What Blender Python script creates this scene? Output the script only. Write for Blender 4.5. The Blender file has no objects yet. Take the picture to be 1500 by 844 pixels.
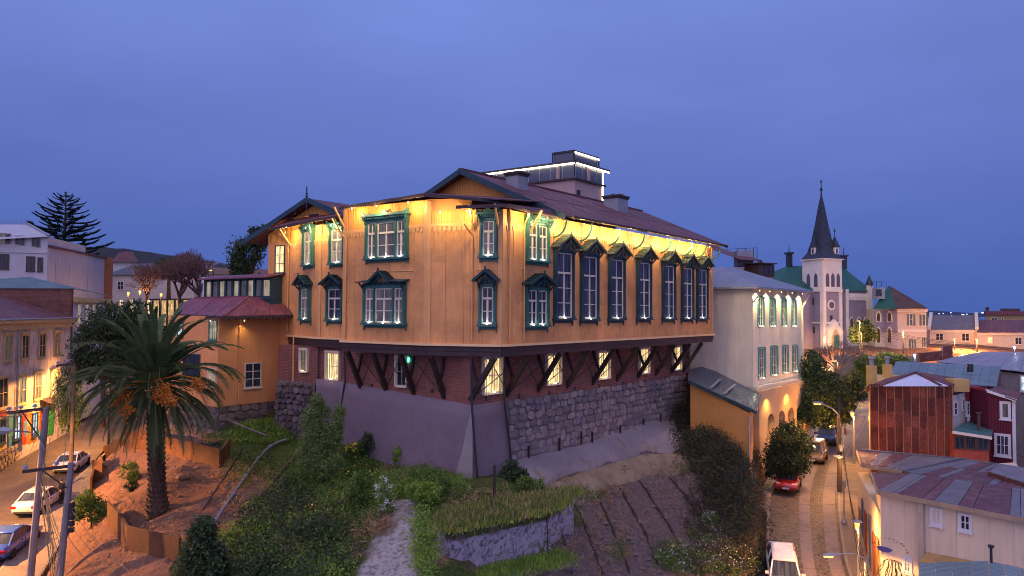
import bpy, math, random
import numpy as np
from mathutils import Vector, Matrix
R = math.radians
scn = bpy.context.scene
COL = scn.collection
rnd = random.Random(7)
# ------------------------------------------------------------------ camera, sky, light
F_PX, CU, CV = 1080.0, 750.0, 422.0
PITCH, ROLL = math.atan(35 / F_PX), 0.005
cam_d = bpy.data.cameras.new('camera')
cam = bpy.data.objects.new('camera', cam_d); COL.objects.link(cam)
cam_d.sensor_width = 36; cam_d.lens = F_PX / 1500 * 36
cam_d.clip_start = .5; cam_d.clip_end = 30000
CAMR = Matrix.Rotation(R(90) + PITCH, 3, 'X') @ Matrix.Rotation(ROLL, 3, 'Z')
cam.matrix_world = CAMR.to_4x4()
scn.camera = cam
scn.view_settings.view_transform = 'Standard'
scn.view_settings.look = 'None'
scn.view_settings.exposure = 0.6
scn.view_settings.gamma = 1.0
scn.cycles.filter_width = 1.0

def make_world():
    w = bpy.data.worlds.new('World'); scn.world = w; w.use_nodes = True
    nt = w.node_tree; nt.nodes.clear()
    N = nt.nodes.new; L = nt.links.new
    tc = N('ShaderNodeTexCoord'); sep = N('ShaderNodeSeparateXYZ'); L(tc.outputs['Generated'], sep.inputs[0])
    cr = N('ShaderNodeValToRGB'); L(sep.outputs['Z'], cr.inputs[0])
    e = cr.color_ramp.elements
    e[0].position = 0.0; e[0].color = (.044, .084, .285, 1)
    e[1].position = 1.0; e[1].color = (.125, .168, .42, 1)
    for p, c in ((.08, (.058, .098, .318, 1)), (.2, (.087, .128, .378, 1)), (.38, (.113, .165, .443, 1))):
        q = e.new(p); q.color = c
    # soft layered overcast
    mp = N('ShaderNodeMapping'); mp.inputs['Scale'].default_value = (1.6, 1.6, 5.0); mp.inputs['Rotation'].default_value = (.35, .1, .4)
    L(tc.outputs['Generated'], mp.inputs[0])
    nz = N('ShaderNodeTexNoise'); nz.inputs['Scale'].default_value = 1.5; nz.inputs['Detail'].default_value = 5; nz.inputs['Roughness'].default_value = .5
    L(mp.outputs[0], nz.inputs['Vector'])
    mr = N('ShaderNodeMapRange'); L(nz.outputs['Fac'], mr.inputs['Value'])
    mr.inputs['From Min'].default_value = .3; mr.inputs['From Max'].default_value = .7
    mr.inputs['To Min'].default_value = .9; mr.inputs['To Max'].default_value = 1.08
    mx = N('ShaderNodeVectorMath'); mx.operation = 'SCALE'
    L(cr.outputs[0], mx.inputs[0]); L(mr.outputs[0], mx.inputs['Scale'])
    bg = N('ShaderNodeBackground'); L(mx.outputs[0], bg.inputs[0]); bg.inputs[1].default_value = 1.0
    out = N('ShaderNodeOutputWorld'); L(bg.outputs[0], out.inputs[0])
make_world()

def sun():
    d = bpy.data.lights.new('twilight', 'SUN'); d.energy = 1.15; d.angle = R(110); d.color = (1.0, .75, .90)
    o = bpy.data.objects.new('twilight', d); COL.objects.link(o)
    o.rotation_euler = Vector((.22, .62, -.75)).to_track_quat('-Z', 'Y').to_euler()
sun()

# ------------------------------------------------------------------ pixel <-> world
def ray(u, v):
    d = CAMR @ Vector(((u - CU) / F_PX, -(v - CV) / F_PX, -1.0))
    return d / d.y
def at(u, v, y): return ray(u, v) * y
def atz(u, v, z):
    r = ray(u, v); return r * (z / r.z)

# ------------------------------------------------------------------ mesh builder
class Fr:
    """local frame: x along, y outward, z up"""
    def __init__(s, o=(0, 0, 0), ex=(1, 0, 0), en=None, ez=(0, 0, 1)):
        s.o = Vector(o); s.ex = Vector(ex).normalized(); s.ez = Vector(ez)
        s.en = Vector(en) if en is not None else Vector((s.ex.y, -s.ex.x, 0))
    def p(s, x, y, z): return s.o + s.ex * x + s.en * y + s.ez * z
    def hit(s, u, v, off=0.0):
        r = ray(u, v); o = s.o + s.en * off
        t = o.dot(s.en) / r.dot(s.en); q = r * t - s.o
        return q.dot(s.ex), q.z
    def rect(s, u0, v0, u1, v1, off=0.0):
        vm, um = (v0 + v1) / 2, (u0 + u1) / 2
        x0 = s.hit(u0, vm, off)[0]; x1 = s.hit(u1, vm, off)[0]
        return x0, x1, s.hit(um, v1, off)[1], s.hit(um, v0, off)[1]
LOC = Fr()
def face(p0, p1):
    """wall face whose left end (seen from outside) is p0 and right end p1; z is absolute"""
    p0 = Vector((p0[0], p0[1], 0)); p1 = Vector((p1[0], p1[1], 0))
    f = Fr(p0, p1 - p0); f.L = (p1 - p0).length
    return f

WL = {}
class MB:
    def __init__(s): s.v = []; s.f = []
    def poly(s, *pts):
        n = len(s.v); s.v += [tuple(p) for p in pts]; s.f.append(tuple(range(n, n + len(pts))))
    def box8(s, c):
        n = len(s.v); s.v += [tuple(p) for p in c]
        for f in ((0, 3, 2, 1), (4, 5, 6, 7), (0, 1, 5, 4), (1, 2, 6, 5), (2, 3, 7, 6), (3, 0, 4, 7)):
            s.f.append(tuple(n + i for i in f))
    def box(s, fr, x0, x1, y0, y1, z0, z1):
        s.box8([fr.p(x0, y0, z0), fr.p(x1, y0, z0), fr.p(x1, y1, z0), fr.p(x0, y1, z0),
                fr.p(x0, y0, z1), fr.p(x1, y0, z1), fr.p(x1, y1, z1), fr.p(x0, y1, z1)])
    def cbox(s, c, sx, sy, sz):
        c = Vector(c); s.box(Fr(c, (1, 0, 0), (0, 1, 0)), -sx / 2, sx / 2, -sy / 2, sy / 2, -sz / 2, sz / 2)
    def bar(s, a, b, w, h=None, up=(0, 0, 1)):
        a = Vector(a); b = Vector(b); h = h or w; d = (b - a).normalized(); up = Vector(up)
        if abs(d.dot(up)) > .98: up = Vector((0, 1, 0))
        x = d.cross(up).normalized() * (w / 2); y = d.cross(x).normalized() * (h / 2)
        s.box8([a - x - y, a + x - y, a + x + y, a - x + y, b - x - y, b + x - y, b + x + y, b - x + y])
    def prism(s, pts, z0, z1):
        n = len(s.v); k = len(pts)
        s.v += [(p[0], p[1], z0) for p in pts] + [(p[0], p[1], z1) for p in pts]
        s.f.append(tuple(n + i for i in range(k))[::-1]); s.f.append(tuple(n + k + i for i in range(k)))
        for i in range(k):
            j = (i + 1) % k; s.f.append((n + i, n + j, n + k + j, n + k + i))
    def ext(s, fr, pts, y0, y1):
        """outline pts (x, z) in the frame pushed from y0 to y1"""
        n = len(s.v); k = len(pts)
        s.v += [tuple(fr.p(x, y0, z)) for x, z in pts] + [tuple(fr.p(x, y1, z)) for x, z in pts]
        s.f.append(tuple(n + i for i in range(k))); s.f.append(tuple(n + k + i for i in range(k))[::-1])
        for i in range(k):
            j = (i + 1) % k; s.f.append((n + j, n + i, n + k + i, n + k + j))
    def slab(s, pts, t):
        """a sheet through pts, t thick below"""
        n = len(s.v); k = len(pts); pts = [Vector(p) for p in pts]
        s.v += [tuple(p) for p in pts] + [tuple(p - Vector((0, 0, t))) for p in pts]
        s.f.append(tuple(n + i for i in range(k))); s.f.append(tuple(n + k + i for i in range(k))[::-1])
        for i in range(k):
            j = (i + 1) % k; s.f.append((n + j, n + i, n + k + i, n + k + j))
    def cyl(s, a, b, r0, r1=None, n=8, cap=True):
        s.tube([a, b], [r0, r0 if r1 is None else r1], n, cap)
    def tube(s, pts, rs, n=6, cap=True):
        pts = [Vector(p) for p in pts]
        if not isinstance(rs, (list, tuple)): rs = [rs] * len(pts)
        base = len(s.v); x = None
        for i, p in enumerate(pts):
            d = (pts[min(i + 1, len(pts) - 1)] - pts[max(i - 1, 0)]).normalized()
            if x is None:
                x = d.cross(Vector((0, 0, 1)))
                if x.length < .05: x = d.cross(Vector((0, 1, 0)))
            x = (x - d * x.dot(d)).normalized(); y = d.cross(x)
            for k in range(n):
                a = 2 * math.pi * k / n
                s.v.append(tuple(p + x * (rs[i] * math.cos(a)) + y * (rs[i] * math.sin(a))))
        for i in range(len(pts) - 1):
            for k in range(n):
                a = base + i * n + k; b = base + i * n + (k + 1) % n
                s.f.append((a, b, b + n, a + n))
        if cap:
            s.f.append(tuple(base + k for k in range(n))[::-1])
            e = base + (len(pts) - 1) * n; s.f.append(tuple(e + k for k in range(n)))
    def lathe(s, c, prof, n=10):
        c = Vector(c); base = len(s.v)
        for r, z in prof:
            for k in range(n):
                a = 2 * math.pi * k / n; s.v.append(tuple(c + Vector((r * math.cos(a), r * math.sin(a), z))))
        for i in range(len(prof) - 1):
            for k in range(n):
                a = base + i * n + k; b = base + i * n + (k + 1) % n
                s.f.append((a, b, b + n, a + n))
        s.f.append(tuple(base + k for k in range(n))[::-1])
        e = base + (len(prof) - 1) * n; s.f.append(tuple(e + k for k in range(n)))
    def mesh(s, name, mat, off=(0, 0, 0), smooth=False):
        me = bpy.data.meshes.new(name)
        o = Vector(off)
        me.from_pydata([(x - o.x, y - o.y, z - o.z) for x, y, z in s.v], [], s.f)
        me.materials.append(mat)
        if smooth: me.polygons.foreach_set('use_smooth', [True] * len(me.polygons))
        me.update()
        return me
    def obj(s, name, mat, parent=None, smooth=False, loc=None, kind=None, label=None):
        """one mesh object; vertices were given in world space"""
        off = WL[parent] if parent is not None else Vector(loc if loc is not None else (0, 0, 0))
        o = bpy.data.objects.new(name, s.mesh(name, mat, off, smooth)); COL.objects.link(o)
        if parent is not None: o.parent = parent; WL[o] = off; reg(o, parent)
        else: o.location = off; WL[o] = off
        if kind: o['kind'] = kind
        if label: o['label'] = label
        return o

KIDS = {}
def reg(o, parent): KIDS.setdefault(parent, []).append(o)
def kids(o): return KIDS.get(o, [])
def link(name, me, parent=None, mtx=None):
    o = bpy.data.objects.new(name, me); COL.objects.link(o)
    if parent is not None: o.parent = parent; reg(o, parent)
    if mtx is not None: o.matrix_local = mtx
    return o
def tag(o, label, cat, group=None):
    o['label'] = label; o['category'] = cat
    if group: o['group'] = group
    return o
def thing(name, label, cat, loc, group=None):
    o = bpy.data.objects.new(name, None); COL.objects.link(o); o.location = loc; WL[o] = Vector(loc)
    o.empty_display_size = .2
    return tag(o, label, cat, group)
def copy_tree(o, loc=None, rz=0.0, sc=1.0, label=None):
    c = o.copy(); COL.objects.link(c)
    if loc is not None: c.location = loc
    c.rotation_euler = (0, 0, rz); c.scale = (sc,) * 3 if not isinstance(sc, tuple) else sc
    if label: c['label'] = label
    for ch in kids(o):
        d = ch.copy(); COL.objects.link(d); d.parent = c; reg(d, c)
        for g in kids(ch):
            e = g.copy(); COL.objects.link(e); e.parent = d; reg(e, d)
    return c

# ------------------------------------------------------------------ materials
class NT:
    def __init__(s, name):
        s.m = bpy.data.materials.new(name); s.m.use_nodes = True; s.t = s.m.node_tree; s.t.nodes.clear()
    def n(s, typ, *ins, **kw):
        nd = s.t.nodes.new('ShaderNode' + typ)
        for k, v in kw.items():
            if hasattr(nd, k) and k not in ('Scale',): setattr(nd, k, v)
            else: s.put(nd.inputs[k], v)
        for i, v in enumerate(ins):
            if v is not None: s.put(nd.inputs[i], v)
        return nd
    def put(s, sock, v):
        if hasattr(v, 'is_linked') or hasattr(v, 'links'): s.t.links.new(v, sock)
        else:
            if hasattr(sock, 'default_value'):
                if sock.type == 'RGBA' and len(v) == 3: v = (*v, 1)
                sock.default_value = v
    def math(s, op, a, b=0.0): return s.n('Math', a, b, operation=op).outputs[0]
    def noise(s, vec, scale, det=3, rough=.55):
        nd = s.n('TexNoise', Vector=vec, Scale=scale, Detail=det, Roughness=rough); return nd.outputs['Fac']
    def ramp(s, x, a, b, lo=0., hi=1.):
        nd = s.n('MapRange', x, a, b, lo, hi); return nd.outputs[0]
    def mix(s, f, a, b, mode='MIX'):
        nd = s.t.nodes.new('ShaderNodeMix'); nd.data_type = 'RGBA'; nd.blend_type = mode
        s.put(nd.inputs[0], f); s.put(nd.inputs[6], a); s.put(nd.inputs[7], b); return nd.outputs[2]
    def pos(s): return s.n('NewGeometry').outputs['Position']
    def wall(s):
        """(s along the wall, z) from the true normal and the position"""
        g = s.n('NewGeometry')
        c = s.n('VectorMath', g.outputs['True Normal'], (0, 0, 1), operation='CROSS_PRODUCT')
        c = s.n('VectorMath', c.outputs[0], operation='NORMALIZE')
        d = s.n('VectorMath', c.outputs[0], g.outputs['Position'], operation='DOT_PRODUCT').outputs['Value']
        z = s.n('SeparateXYZ', g.outputs['Position']).outputs['Z']
        return d, z
    def vec(s, x, y, z=0.0): return s.n('CombineXYZ', x, y, z).outputs[0]
    def done(s, col, rough=.7, height=None, bstr=.3, metal=0., spec=.4, bdist=.03, **kw):
        b = s.n('BsdfPrincipled'); s.put(b.inputs['Base Color'], col); s.put(b.inputs['Roughness'], rough)
        b.inputs['Metallic'].default_value = metal; b.inputs['Specular IOR Level'].default_value = spec
        for k, v in kw.items(): s.put(b.inputs[k.replace('_', ' ')], v)
        if height is not None:
            bp = s.n('Bump', Strength=bstr, Distance=bdist, Height=height); s.t.links.new(bp.outputs[0], b.inputs['Normal'])
        o = s.n('OutputMaterial'); s.t.links.new(b.outputs[0], o.inputs[0])
        return s.m

def mul(c, k): return tuple(min(1, x * k) for x in c)
def mat(name, col, var=.25, vs=1.5, rough=.75, bump=.25, bs=25., ribs=None, streak=0., rndv=0., metal=0., spec=.35, dirt=None, dirts=.8, dirta=.5):
    """weathered surface: blotchy tone, vertical rain streaks, optional corrugation and per-piece tone"""
    t = NT(name); P = t.pos(); s, z = t.wall()
    c = t.mix(t.ramp(t.noise(P, vs, 5), .3, .7), mul(col, 1 - var), mul(col, 1 + var * .6))
    if streak:
        f = t.ramp(t.noise(t.vec(t.math('MULTIPLY', s, 5.), t.math('MULTIPLY', z, .35)), 1.0, 4), .45, .75, 0, streak)
        c = t.mix(f, c, mul(col, .35))
    if dirt is not None:
        f = t.ramp(t.noise(P, dirts, 6, .65), .5, .62, 0, dirta)
        c = t.mix(f, c, dirt)
    if rndv:
        r = t.n('ObjectInfo').outputs['Random']
        k = t.ramp(r, 0, 1, 1 - rndv, 1 + rndv)
        c = t.n('VectorMath', c, operation='SCALE', Scale=k).outputs[0]
    h = t.noise(P, bs, 4)
    if ribs:
        w = t.math('SINE', t.math('MULTIPLY', s, 6.2832 / ribs))
        h = t.math('ADD', t.math('MULTIPLY', w, 1.2), t.math('MULTIPLY', h, .4))
    r = t.ramp(t.noise(P, 4., 3), .3, .7, max(.05, rough - .12), min(1, rough + .12))
    return t.done(c, r, h, bump, metal, spec, bdist=.03)
def emit(name, col, st):
    t = NT(name); e = t.n('Emission', col, st); o = t.n('OutputMaterial'); t.t.links.new(e.outputs[0], o.inputs[0]); return t.m
def lit_window(name, col, st, lo=.35):
    """a lit room behind glass: curtains and shapes vary the glow"""
    t = NT(name); s, z = t.wall()
    a = t.noise(t.vec(t.math('MULTIPLY', s, 9.), t.math('MULTIPLY', z, .7)), 1., 2)
    b = t.noise(t.pos(), 1.7, 2)
    f = t.math('MULTIPLY', t.ramp(a, .3, .7, lo, 1.), t.ramp(b, .3, .65, .5, 1.1))
    bs = t.n('BsdfPrincipled'); t.put(bs.inputs['Base Color'], (.05, .05, .06)); bs.inputs['Roughness'].default_value = .08
    t.put(bs.inputs['Emission Color'], col); t.put(bs.inputs['Emission Strength'], t.math('MULTIPLY', f, st))
    o = t.n('OutputMaterial'); t.t.links.new(bs.outputs[0], o.inputs[0]); return t.m
def glass(name, col=(.022, .025, .036), rough=.06):
    t = NT(name); P = t.pos(); s, z = t.wall()
    a = t.noise(t.vec(t.math('MULTIPLY', s, 7.), t.math('MULTIPLY', z, .5)), 1., 2)
    c = t.mix(t.ramp(a, .45, .6), col, mul(col, 2.2))
    return t.done(c, rough, t.noise(P, 1.2, 2), .06, spec=.28)

WOOD_TEAL = mat('teal_paint', (.036, .135, .118), .25, rough=.5, bump=.1)
HOODC = mat('weathered_hood', (.085, .11, .085), .35, rough=.7, bump=.3)
LIT_AMBER = lit_window('amber_room', (1., .62, .26), .8, .1)
WOOD_DARK = mat('dark_green_paint', (.012, .045, .05), .3, rough=.5, bump=.1)
CREAM = mat('cream_paint', (.66, .58, .44), .1, rough=.5, bump=.05)
OCHRE = mat('ochre_sheet', (.80, .37, .125), .24, .55, rough=.55, bump=.4, ribs=.075, streak=.2, rndv=.09, dirt=(.42, .20, .09), dirts=.7, dirta=.35)
OCHRE_PLAIN = mat('ochre_plaster', (.66, .29, .10), .12, .8, rough=.8, bump=.12, streak=.15)
OCHRE_BOARD = mat('ochre_board', (.70, .31, .07), .12, 1.2, rough=.5, bump=.45, ribs=.14, streak=.1)
GOLDSTRIP = mat('lightened_gold_strip', (.86, .56, .26), .1, rough=.5, bump=.05)  # paler than the ochre trim: light from above put into the colour
OCHRE_TRIM = mat('ochre_trim', (.70, .36, .13), .1, rough=.5, bump=.05)
BEAM = mat('beam_brown', (.055, .032, .032), .25, rough=.6, bump=.1)
STEEL = mat('strut_steel', (.035, .022, .018), .3, rough=.6, bump=.1)
ROOF_RED = mat('maroon_roof', (.165, .055, .058), .3, .9, rough=.5, bump=.9, ribs=.19, streak=.1, rndv=.12, dirt=(.20, .12, .12), dirts=1.4, dirta=.45)
ROOF_RED2 = mat('purple_red_roof', (.17, .048, .066), .25, .9, rough=.5, bump=.2, ribs=.45, rndv=.1, dirt=(.3, .15, .15), dirts=1.5, dirta=.3)
BARGE = mat('bargeboard_blue', (.022, .055, .075), .25, rough=.5, bump=.1)
GREYMETAL = mat('grey_metal', (.30, .32, .36), .15, rough=.45, bump=.2, metal=.3)
DARKMETAL = mat('dark_metal', (.03, .03, .035), .2, rough=.5, bump=.1)
GLASS = glass('dark_glass')
GLASS_BLUE = glass('hall_glass', (.034, .034, .05), .12)
LIT_WARM = lit_window('warm_room', (1., .70, .32), 1.5)
LIT_CREAM = lit_window('cream_room', (1., .80, .52), .36, .2)
LIT_DIM = lit_window('dim_room', (.75, .62, .58), .085, .15)
LIT_WHITE = lit_window('white_room', (.75, .9, 1.), 1.0)
BULB = emit('bulb_warm', (1., .78, .40), 2.5)
BULB_COOL = emit('bulb_cool', (.85, .95, 1.), 5.)
LED = emit('led_strip', (1., .82, .58), 5.0)
SODIUM = emit('sodium_lamp', (1., .42, .08), 2.6)
WHITELAMP = emit('white_lamp', (.8, .95, 1.), 5.)

def point(loc, energy, col, r=.08, name='lamp_light', parent=None):
    d = bpy.data.lights.new(name, 'POINT'); d.energy = energy; d.color = col; d.shadow_soft_size = r
    o = bpy.data.objects.new(name, d); COL.objects.link(o); o.location = loc
    return o
def spot(loc, aim, energy, col, ang=110, blend=.8, r=.05, name='lamp_light'):
    d = bpy.data.lights.new(name, 'SPOT'); d.energy = energy; d.color = col; d.shadow_soft_size = r
    d.spot_size = R(ang); d.spot_blend = blend
    o = bpy.data.objects.new(name, d); COL.objects.link(o); o.location = loc
    o.rotation_euler = (Vector(aim) - Vector(loc)).to_track_quat('-Z', 'Y').to_euler()
    return o
SOD = (1., .42, .10); WARM = (1., .73, .30); COOL = (.80, .95, 1.)
# ------------------------------------------------------------------ ground
# streets as centre lines (left x, right x, y, z)
def edge_rows(rows):
    out = []
    for v, ul, ur, d, z in rows:
        out.append((ray(ul, v).x * d, ray(ur, v).x * d, d, z))
    return out
RS = edge_rows([(844, 1124, 1242, 44.5, -16.45), (780, 1127, 1230, 50, -15.0), (718, 1127, 1226, 57.5, -13.95),
                (680, 1146, 1232, 67.3, -13.9), (650, 1176, 1246, 77.8, -13.9), (620, 1208, 1264, 92, -13.9),
                (600, 1230, 1272, 105, -13.9), (585, 1240, 1276, 118, -13.9)])
RS = [(RS[0][0] + .3, RS[0][1] - .5, 30.0, -19.4)] + RS + [(RS[-1][0] + 1, RS[-1][1] + 1, 121.0, -13.9)]
LS = [(-40.2, -25.5, 30, -17.4), (-40.3, -29.0, 42, -15.05), (-40.6, -31.6, 49, -14.3), (-41.2, -34.3, 58, -13.6),
      (-44.0, -37.0, 67, -13.2), (-47.1, -39.7, 79, -12.6), (-51.0, -43.0, 98, -11.2), (-55, -46, 130, -8.5)]
def ribbon_at(rib, y):
    if y <= rib[0][2]: return rib[0]
    for a, b in zip(rib, rib[1:]):
        if y <= b[2]:
            t = (y - a[2]) / (b[2] - a[2]); return tuple(a[i] + (b[i] - a[i]) * t for i in range(4))
    return rib[-1]
SIDE_R = 2.6   # pavement right of the right street
SIDE_L = 2.6   # pavement right of the left street
# hill control points: pixel u, v, distance, cover  (s soil, g grass, r rock, c pale rock face, e earth grey-purple)
HP = [
 # foot of the hall's retaining walls
 (690, 702, 39.6, 'g'), (745, 682, 42.0, 'r'), (800, 668, 44.6, 'r'), (870, 648, 49, 'r'), (940, 622, 55, 'r'), (1005, 590, 58, 'r'),
 (600, 692, 42.2, 'g'), (540, 668, 44.2, 'g'), (500, 645, 45.4, 'g'), (465, 640, 48.5, 'g'), (430, 640, 50.5, 'g'),
 (415, 612, 52.4, 'g'), (330, 632, 50, 'g'), (370, 622, 51, 'g'), (290, 640, 52, 's'), (240, 640, 54, 's'), (185, 632, 60, 's'),
 # shelf with the concrete block
 (640, 745, 33.8, 'g'), (700, 735, 35.6, 'g'), (760, 715, 37.6, 'g'), (795, 720, 36.9, 'r'),
 (580, 715, 38.5, 'g'), (600, 760, 33.2, 'g'), (540, 720, 38, 'g'), (500, 720, 39, 'g'), (450, 700, 42, 'g'), (470, 760, 35.6, 'g'),
 # front face of the hill
 (603, 772, 32.3, 'c'), (596, 800, 30.6, 'c'), (585, 844, 29.2, 'c'), (575, 820, 30.2, 'c'), (590, 755, 33.8, 'c'), (560, 900, 27.5, 'c'), (590, 880, 28, 'c'), (640, 900, 27, 'g'), (640, 844, 29, 'g'),
 (520, 780, 33.6, 'g'), (500, 844, 30.6, 'g'), (480, 900, 28, 'g'), (400, 844, 32.5, 'g'), (400, 780, 36.2, 'g'), (390, 720, 41, 's'), (350, 900, 30, 'g'),
 (345, 700, 44.5, 's'), (370, 655, 48.2, 'g'), (420, 665, 46.8, 'g'), (330, 760, 38.7, 's'), (300, 800, 36.6, 'g'), (290, 720, 42.6, 's'),
 (320, 690, 46, 's'), (250, 700, 44.6, 's'), (270, 670, 48.6, 's'), (230, 752, 40, 's'), (260, 770, 38.6, 's'), (190, 740, 42.5, 's'),
 (200, 690, 47.5, 's'), (180, 700, 47.5, 's'), (165, 670, 53, 's'), (140, 690, 53, 's'), (140, 740, 46, 's'), (160, 790, 40.6, 's'), (130, 800, 42, 's'),
 (215, 844, 35.5, 's'), (140, 844, 38.6, 's'), (250, 900, 32.5, 's'), (110, 900, 36.8, 's'), (280, 844, 34.2, 'g'),
 (105, 790, 46.5, 's'), (98, 844, 41.5, 's'),
 # right slope
 (800, 745, 38.3, 'r'), (850, 690, 46, 'r'), (900, 676, 50, 'r'), (1000, 660, 56.4, 'r'), (830, 780, 36.9, 'e'), (840, 844, 34.0, 'e'), (900, 760, 42.2, 'e'),
 (920, 844, 37.2, 'e'), (980, 740, 48, 'e'), (1000, 844, 40.0, 'e'), (1050, 760, 48.5, 'e'), (1080, 844, 42.8, 'e'), (1060, 690, 50.5, 'e'), (1040, 620, 53.6, 'e'), (1070, 648, 52.4, 'e'),
 (1102, 722, 49, 'e'), (1114, 780, 46.5, 'e'), (1095, 674, 51.2, 'e'), (900, 900, 34, 'e'), (1050, 900, 38.5, 'e'), (690, 884, 29.4, 'g'), (760, 884, 31.8, 'e'), (780, 900, 31, 'e'), (720, 900, 29, 'e'),
]
CP = []; CC = []
for u, v, d, c in HP:
    p = at(u, v, d); CP.append((p.x, p.y, p.z)); CC.append(c)
for rib, dy in ((RS, 0), (LS, 0)):
    for xl, xr, y, z in rib:
        for x in (xl, (xl + xr) / 2, xr): CP.append((x, y, z - .15)); CC.append('e')
for xl, xr, y, z in RS: CP.append((xr + 5, y, z)); CC.append('e'); CP.append((xr + 60, y, z - 2)); CC.append('e')
for xl, xr, y, z in LS: CP.append((xl - 8, y, z + 1.6)); CC.append('s'); CP.append((xl - 50, y, z + 3)); CC.append('g')
for x, y, z, c in ((0, 20, -17.5, 'e'), (-14, 20, -17.5, 's'), (-26, 22, -18.5, 's'), (12, 24, -19.5, 'e'), (-60, 20, -16, 's'), (60, 20, -19, 'e'),
                   # under the buildings and up the valley behind
                   (5, 55, -6, 'r'), (-8, 55, -5, 'r'), (-14, 60, -4.5, 'r'), (10, 75, -6, 'r'), (-25, 70, -5, 's'), (-35, 90, -3, 'g'), (-28, 110, -1, 'g'),
                   (-5, 90, -4, 's'), (15, 90, -8, 's'), (-60, 120, 1, 'g'), (-45, 150, 1, 'g'), (-20, 150, 1, 'g'), (10, 120, -5, 's'),
                   (30, 110, -13.2, 's'), (42, 118, -12.0, 'g'), (52, 122, -9.5, 'g'), (62, 124, -8, 'g'), (48, 136, -7.2, 's'), (60, 138, -6.8, 's'), (75, 135, -6.8, 's'), (100, 140, -6.8, 's'),
                   (80, 120, -10, 'g'), (60, 150, -6.8, 's'), (110, 170, -7, 's'), (40, 160, -6.8, 's'), (36, 136, -8, 's'), (46, 125, -9.4, 'g'),
                   (20, 60, -11.5, 's'), (22, 68, -12.2, 's'), (26, 78, -12.8, 's'), (110, 90, -16, 'e'), (140, 60, -18, 'e'), (150, 140, -10, 'e'), (-110, 150, 2, 'g')):
    CP.append((x, y, z)); CC.append(c)
CPA = np.array(CP)
def _fit():
    P = CPA[:, :2]; D = np.linalg.norm(P[:, None] - P[None], axis=2)
    n = len(P); A = np.zeros((n + 3, n + 3)); A[:n, :n] = D + np.eye(n) * -.6
    A[:n, n] = 1; A[:n, n + 1:] = P; A[n, :n] = 1; A[n + 1:, :n] = P.T
    return np.linalg.solve(A, np.concatenate([CPA[:, 2], np.zeros(3)]))
COEF = _fit()
def height_np(x, y):
    x = np.asarray(x, float); y = np.asarray(y, float)
    h = np.full(x.shape, COEF[-3]) + COEF[-2] * x + COEF[-1] * y
    for (px, py, _), c in zip(CP, COEF[:-3]): h = h + c * np.hypot(x - px, y - py)
    return h
def vnoise(x, y, s, seed=0):
    """smooth value noise"""
    x = np.asarray(x) / s; y = np.asarray(y) / s
    xi = np.floor(x).astype(int); yi = np.floor(y).astype(int); fx = x - xi; fy = y - yi
    fx = fx * fx * (3 - 2 * fx); fy = fy * fy * (3 - 2 * fy)
    def hsh(i, j):
        k = (i * 374761393 + j * 668265263 + seed * 974711) & 0x7fffffff
        k = ((k ^ (k >> 13)) * 1274126177) & 0x7fffffff
        return ((k ^ (k >> 16)) & 0xffff) / 65535.0
    return (hsh(xi, yi) * (1 - fx) + hsh(xi + 1, yi) * fx) * (1 - fy) + (hsh(xi, yi + 1) * (1 - fx) + hsh(xi + 1, yi + 1) * fx) * fy - .5
def ground_np(x, y):
    x = np.asarray(x, float); y = np.asarray(y, float)
    h = height_np(x, y) + vnoise(x, y, 2.3, 1) * .5 + vnoise(x, y, .9, 2) * .24 + vnoise(x, y, .45, 3) * .12
    for rib, ex_l, ex_r in ((RS, .6, SIDE_R + .6), (LS, 3.6, SIDE_L)):
        ys = [r[2] for r in rib]
        xl = np.interp(y, ys, [r[0] for r in rib]) - ex_l; xr = np.interp(y, ys, [r[1] for r in rib]) + ex_r
        zz = np.interp(y, ys, [r[3] for r in rib])
        inside = np.clip(np.minimum(x - xl, xr - x) / .8 + 1, 0, 1) * np.clip((ys[-1] + 2 - y) / 2, 0, 1)
        h = h * (1 - inside) + (zz - .35) * inside
    return h
_gx = np.arange(-62, 31, .3); _gy = np.arange(22, 74, .3)
_GG = ground_np(*np.meshgrid(_gx, _gy))
def gfast(x, y):
    x = np.asarray(x, float); y = np.asarray(y, float)
    fx = np.clip((x + 62) / .3, 0, len(_gx) - 1.001); fy = np.clip((y - 22) / .3, 0, len(_gy) - 1.001)
    i = fx.astype(int); j = fy.astype(int); a = fx - i; b = fy - j
    return (_GG[j, i] * (1 - a) + _GG[j, i + 1] * a) * (1 - b) + (_GG[j + 1, i] * (1 - a) + _GG[j + 1, i + 1] * a) * b
def ground(x, y): return float(ground_np(np.array([x]), np.array([y]))[0])
def gpt(u, v, d0=None):
    """the ground point seen at pixel u, v (marching along the view ray)"""
    r = ray(u, v); ds = np.linspace(24, 170, 900)
    g = gfast(r.x * ds, ds); out = (ds > 73) | (r.x * ds < -61) | (r.x * ds > 30)
    if out.any(): g[out] = ground_np(r.x * ds[out], ds[out])
    k = np.nonzero(r.z * ds < g)[0]
    d = ds[k[0]] if len(k) else 60.
    return Vector((r.x * d, d, float(ground(r.x * d, d))))

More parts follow.
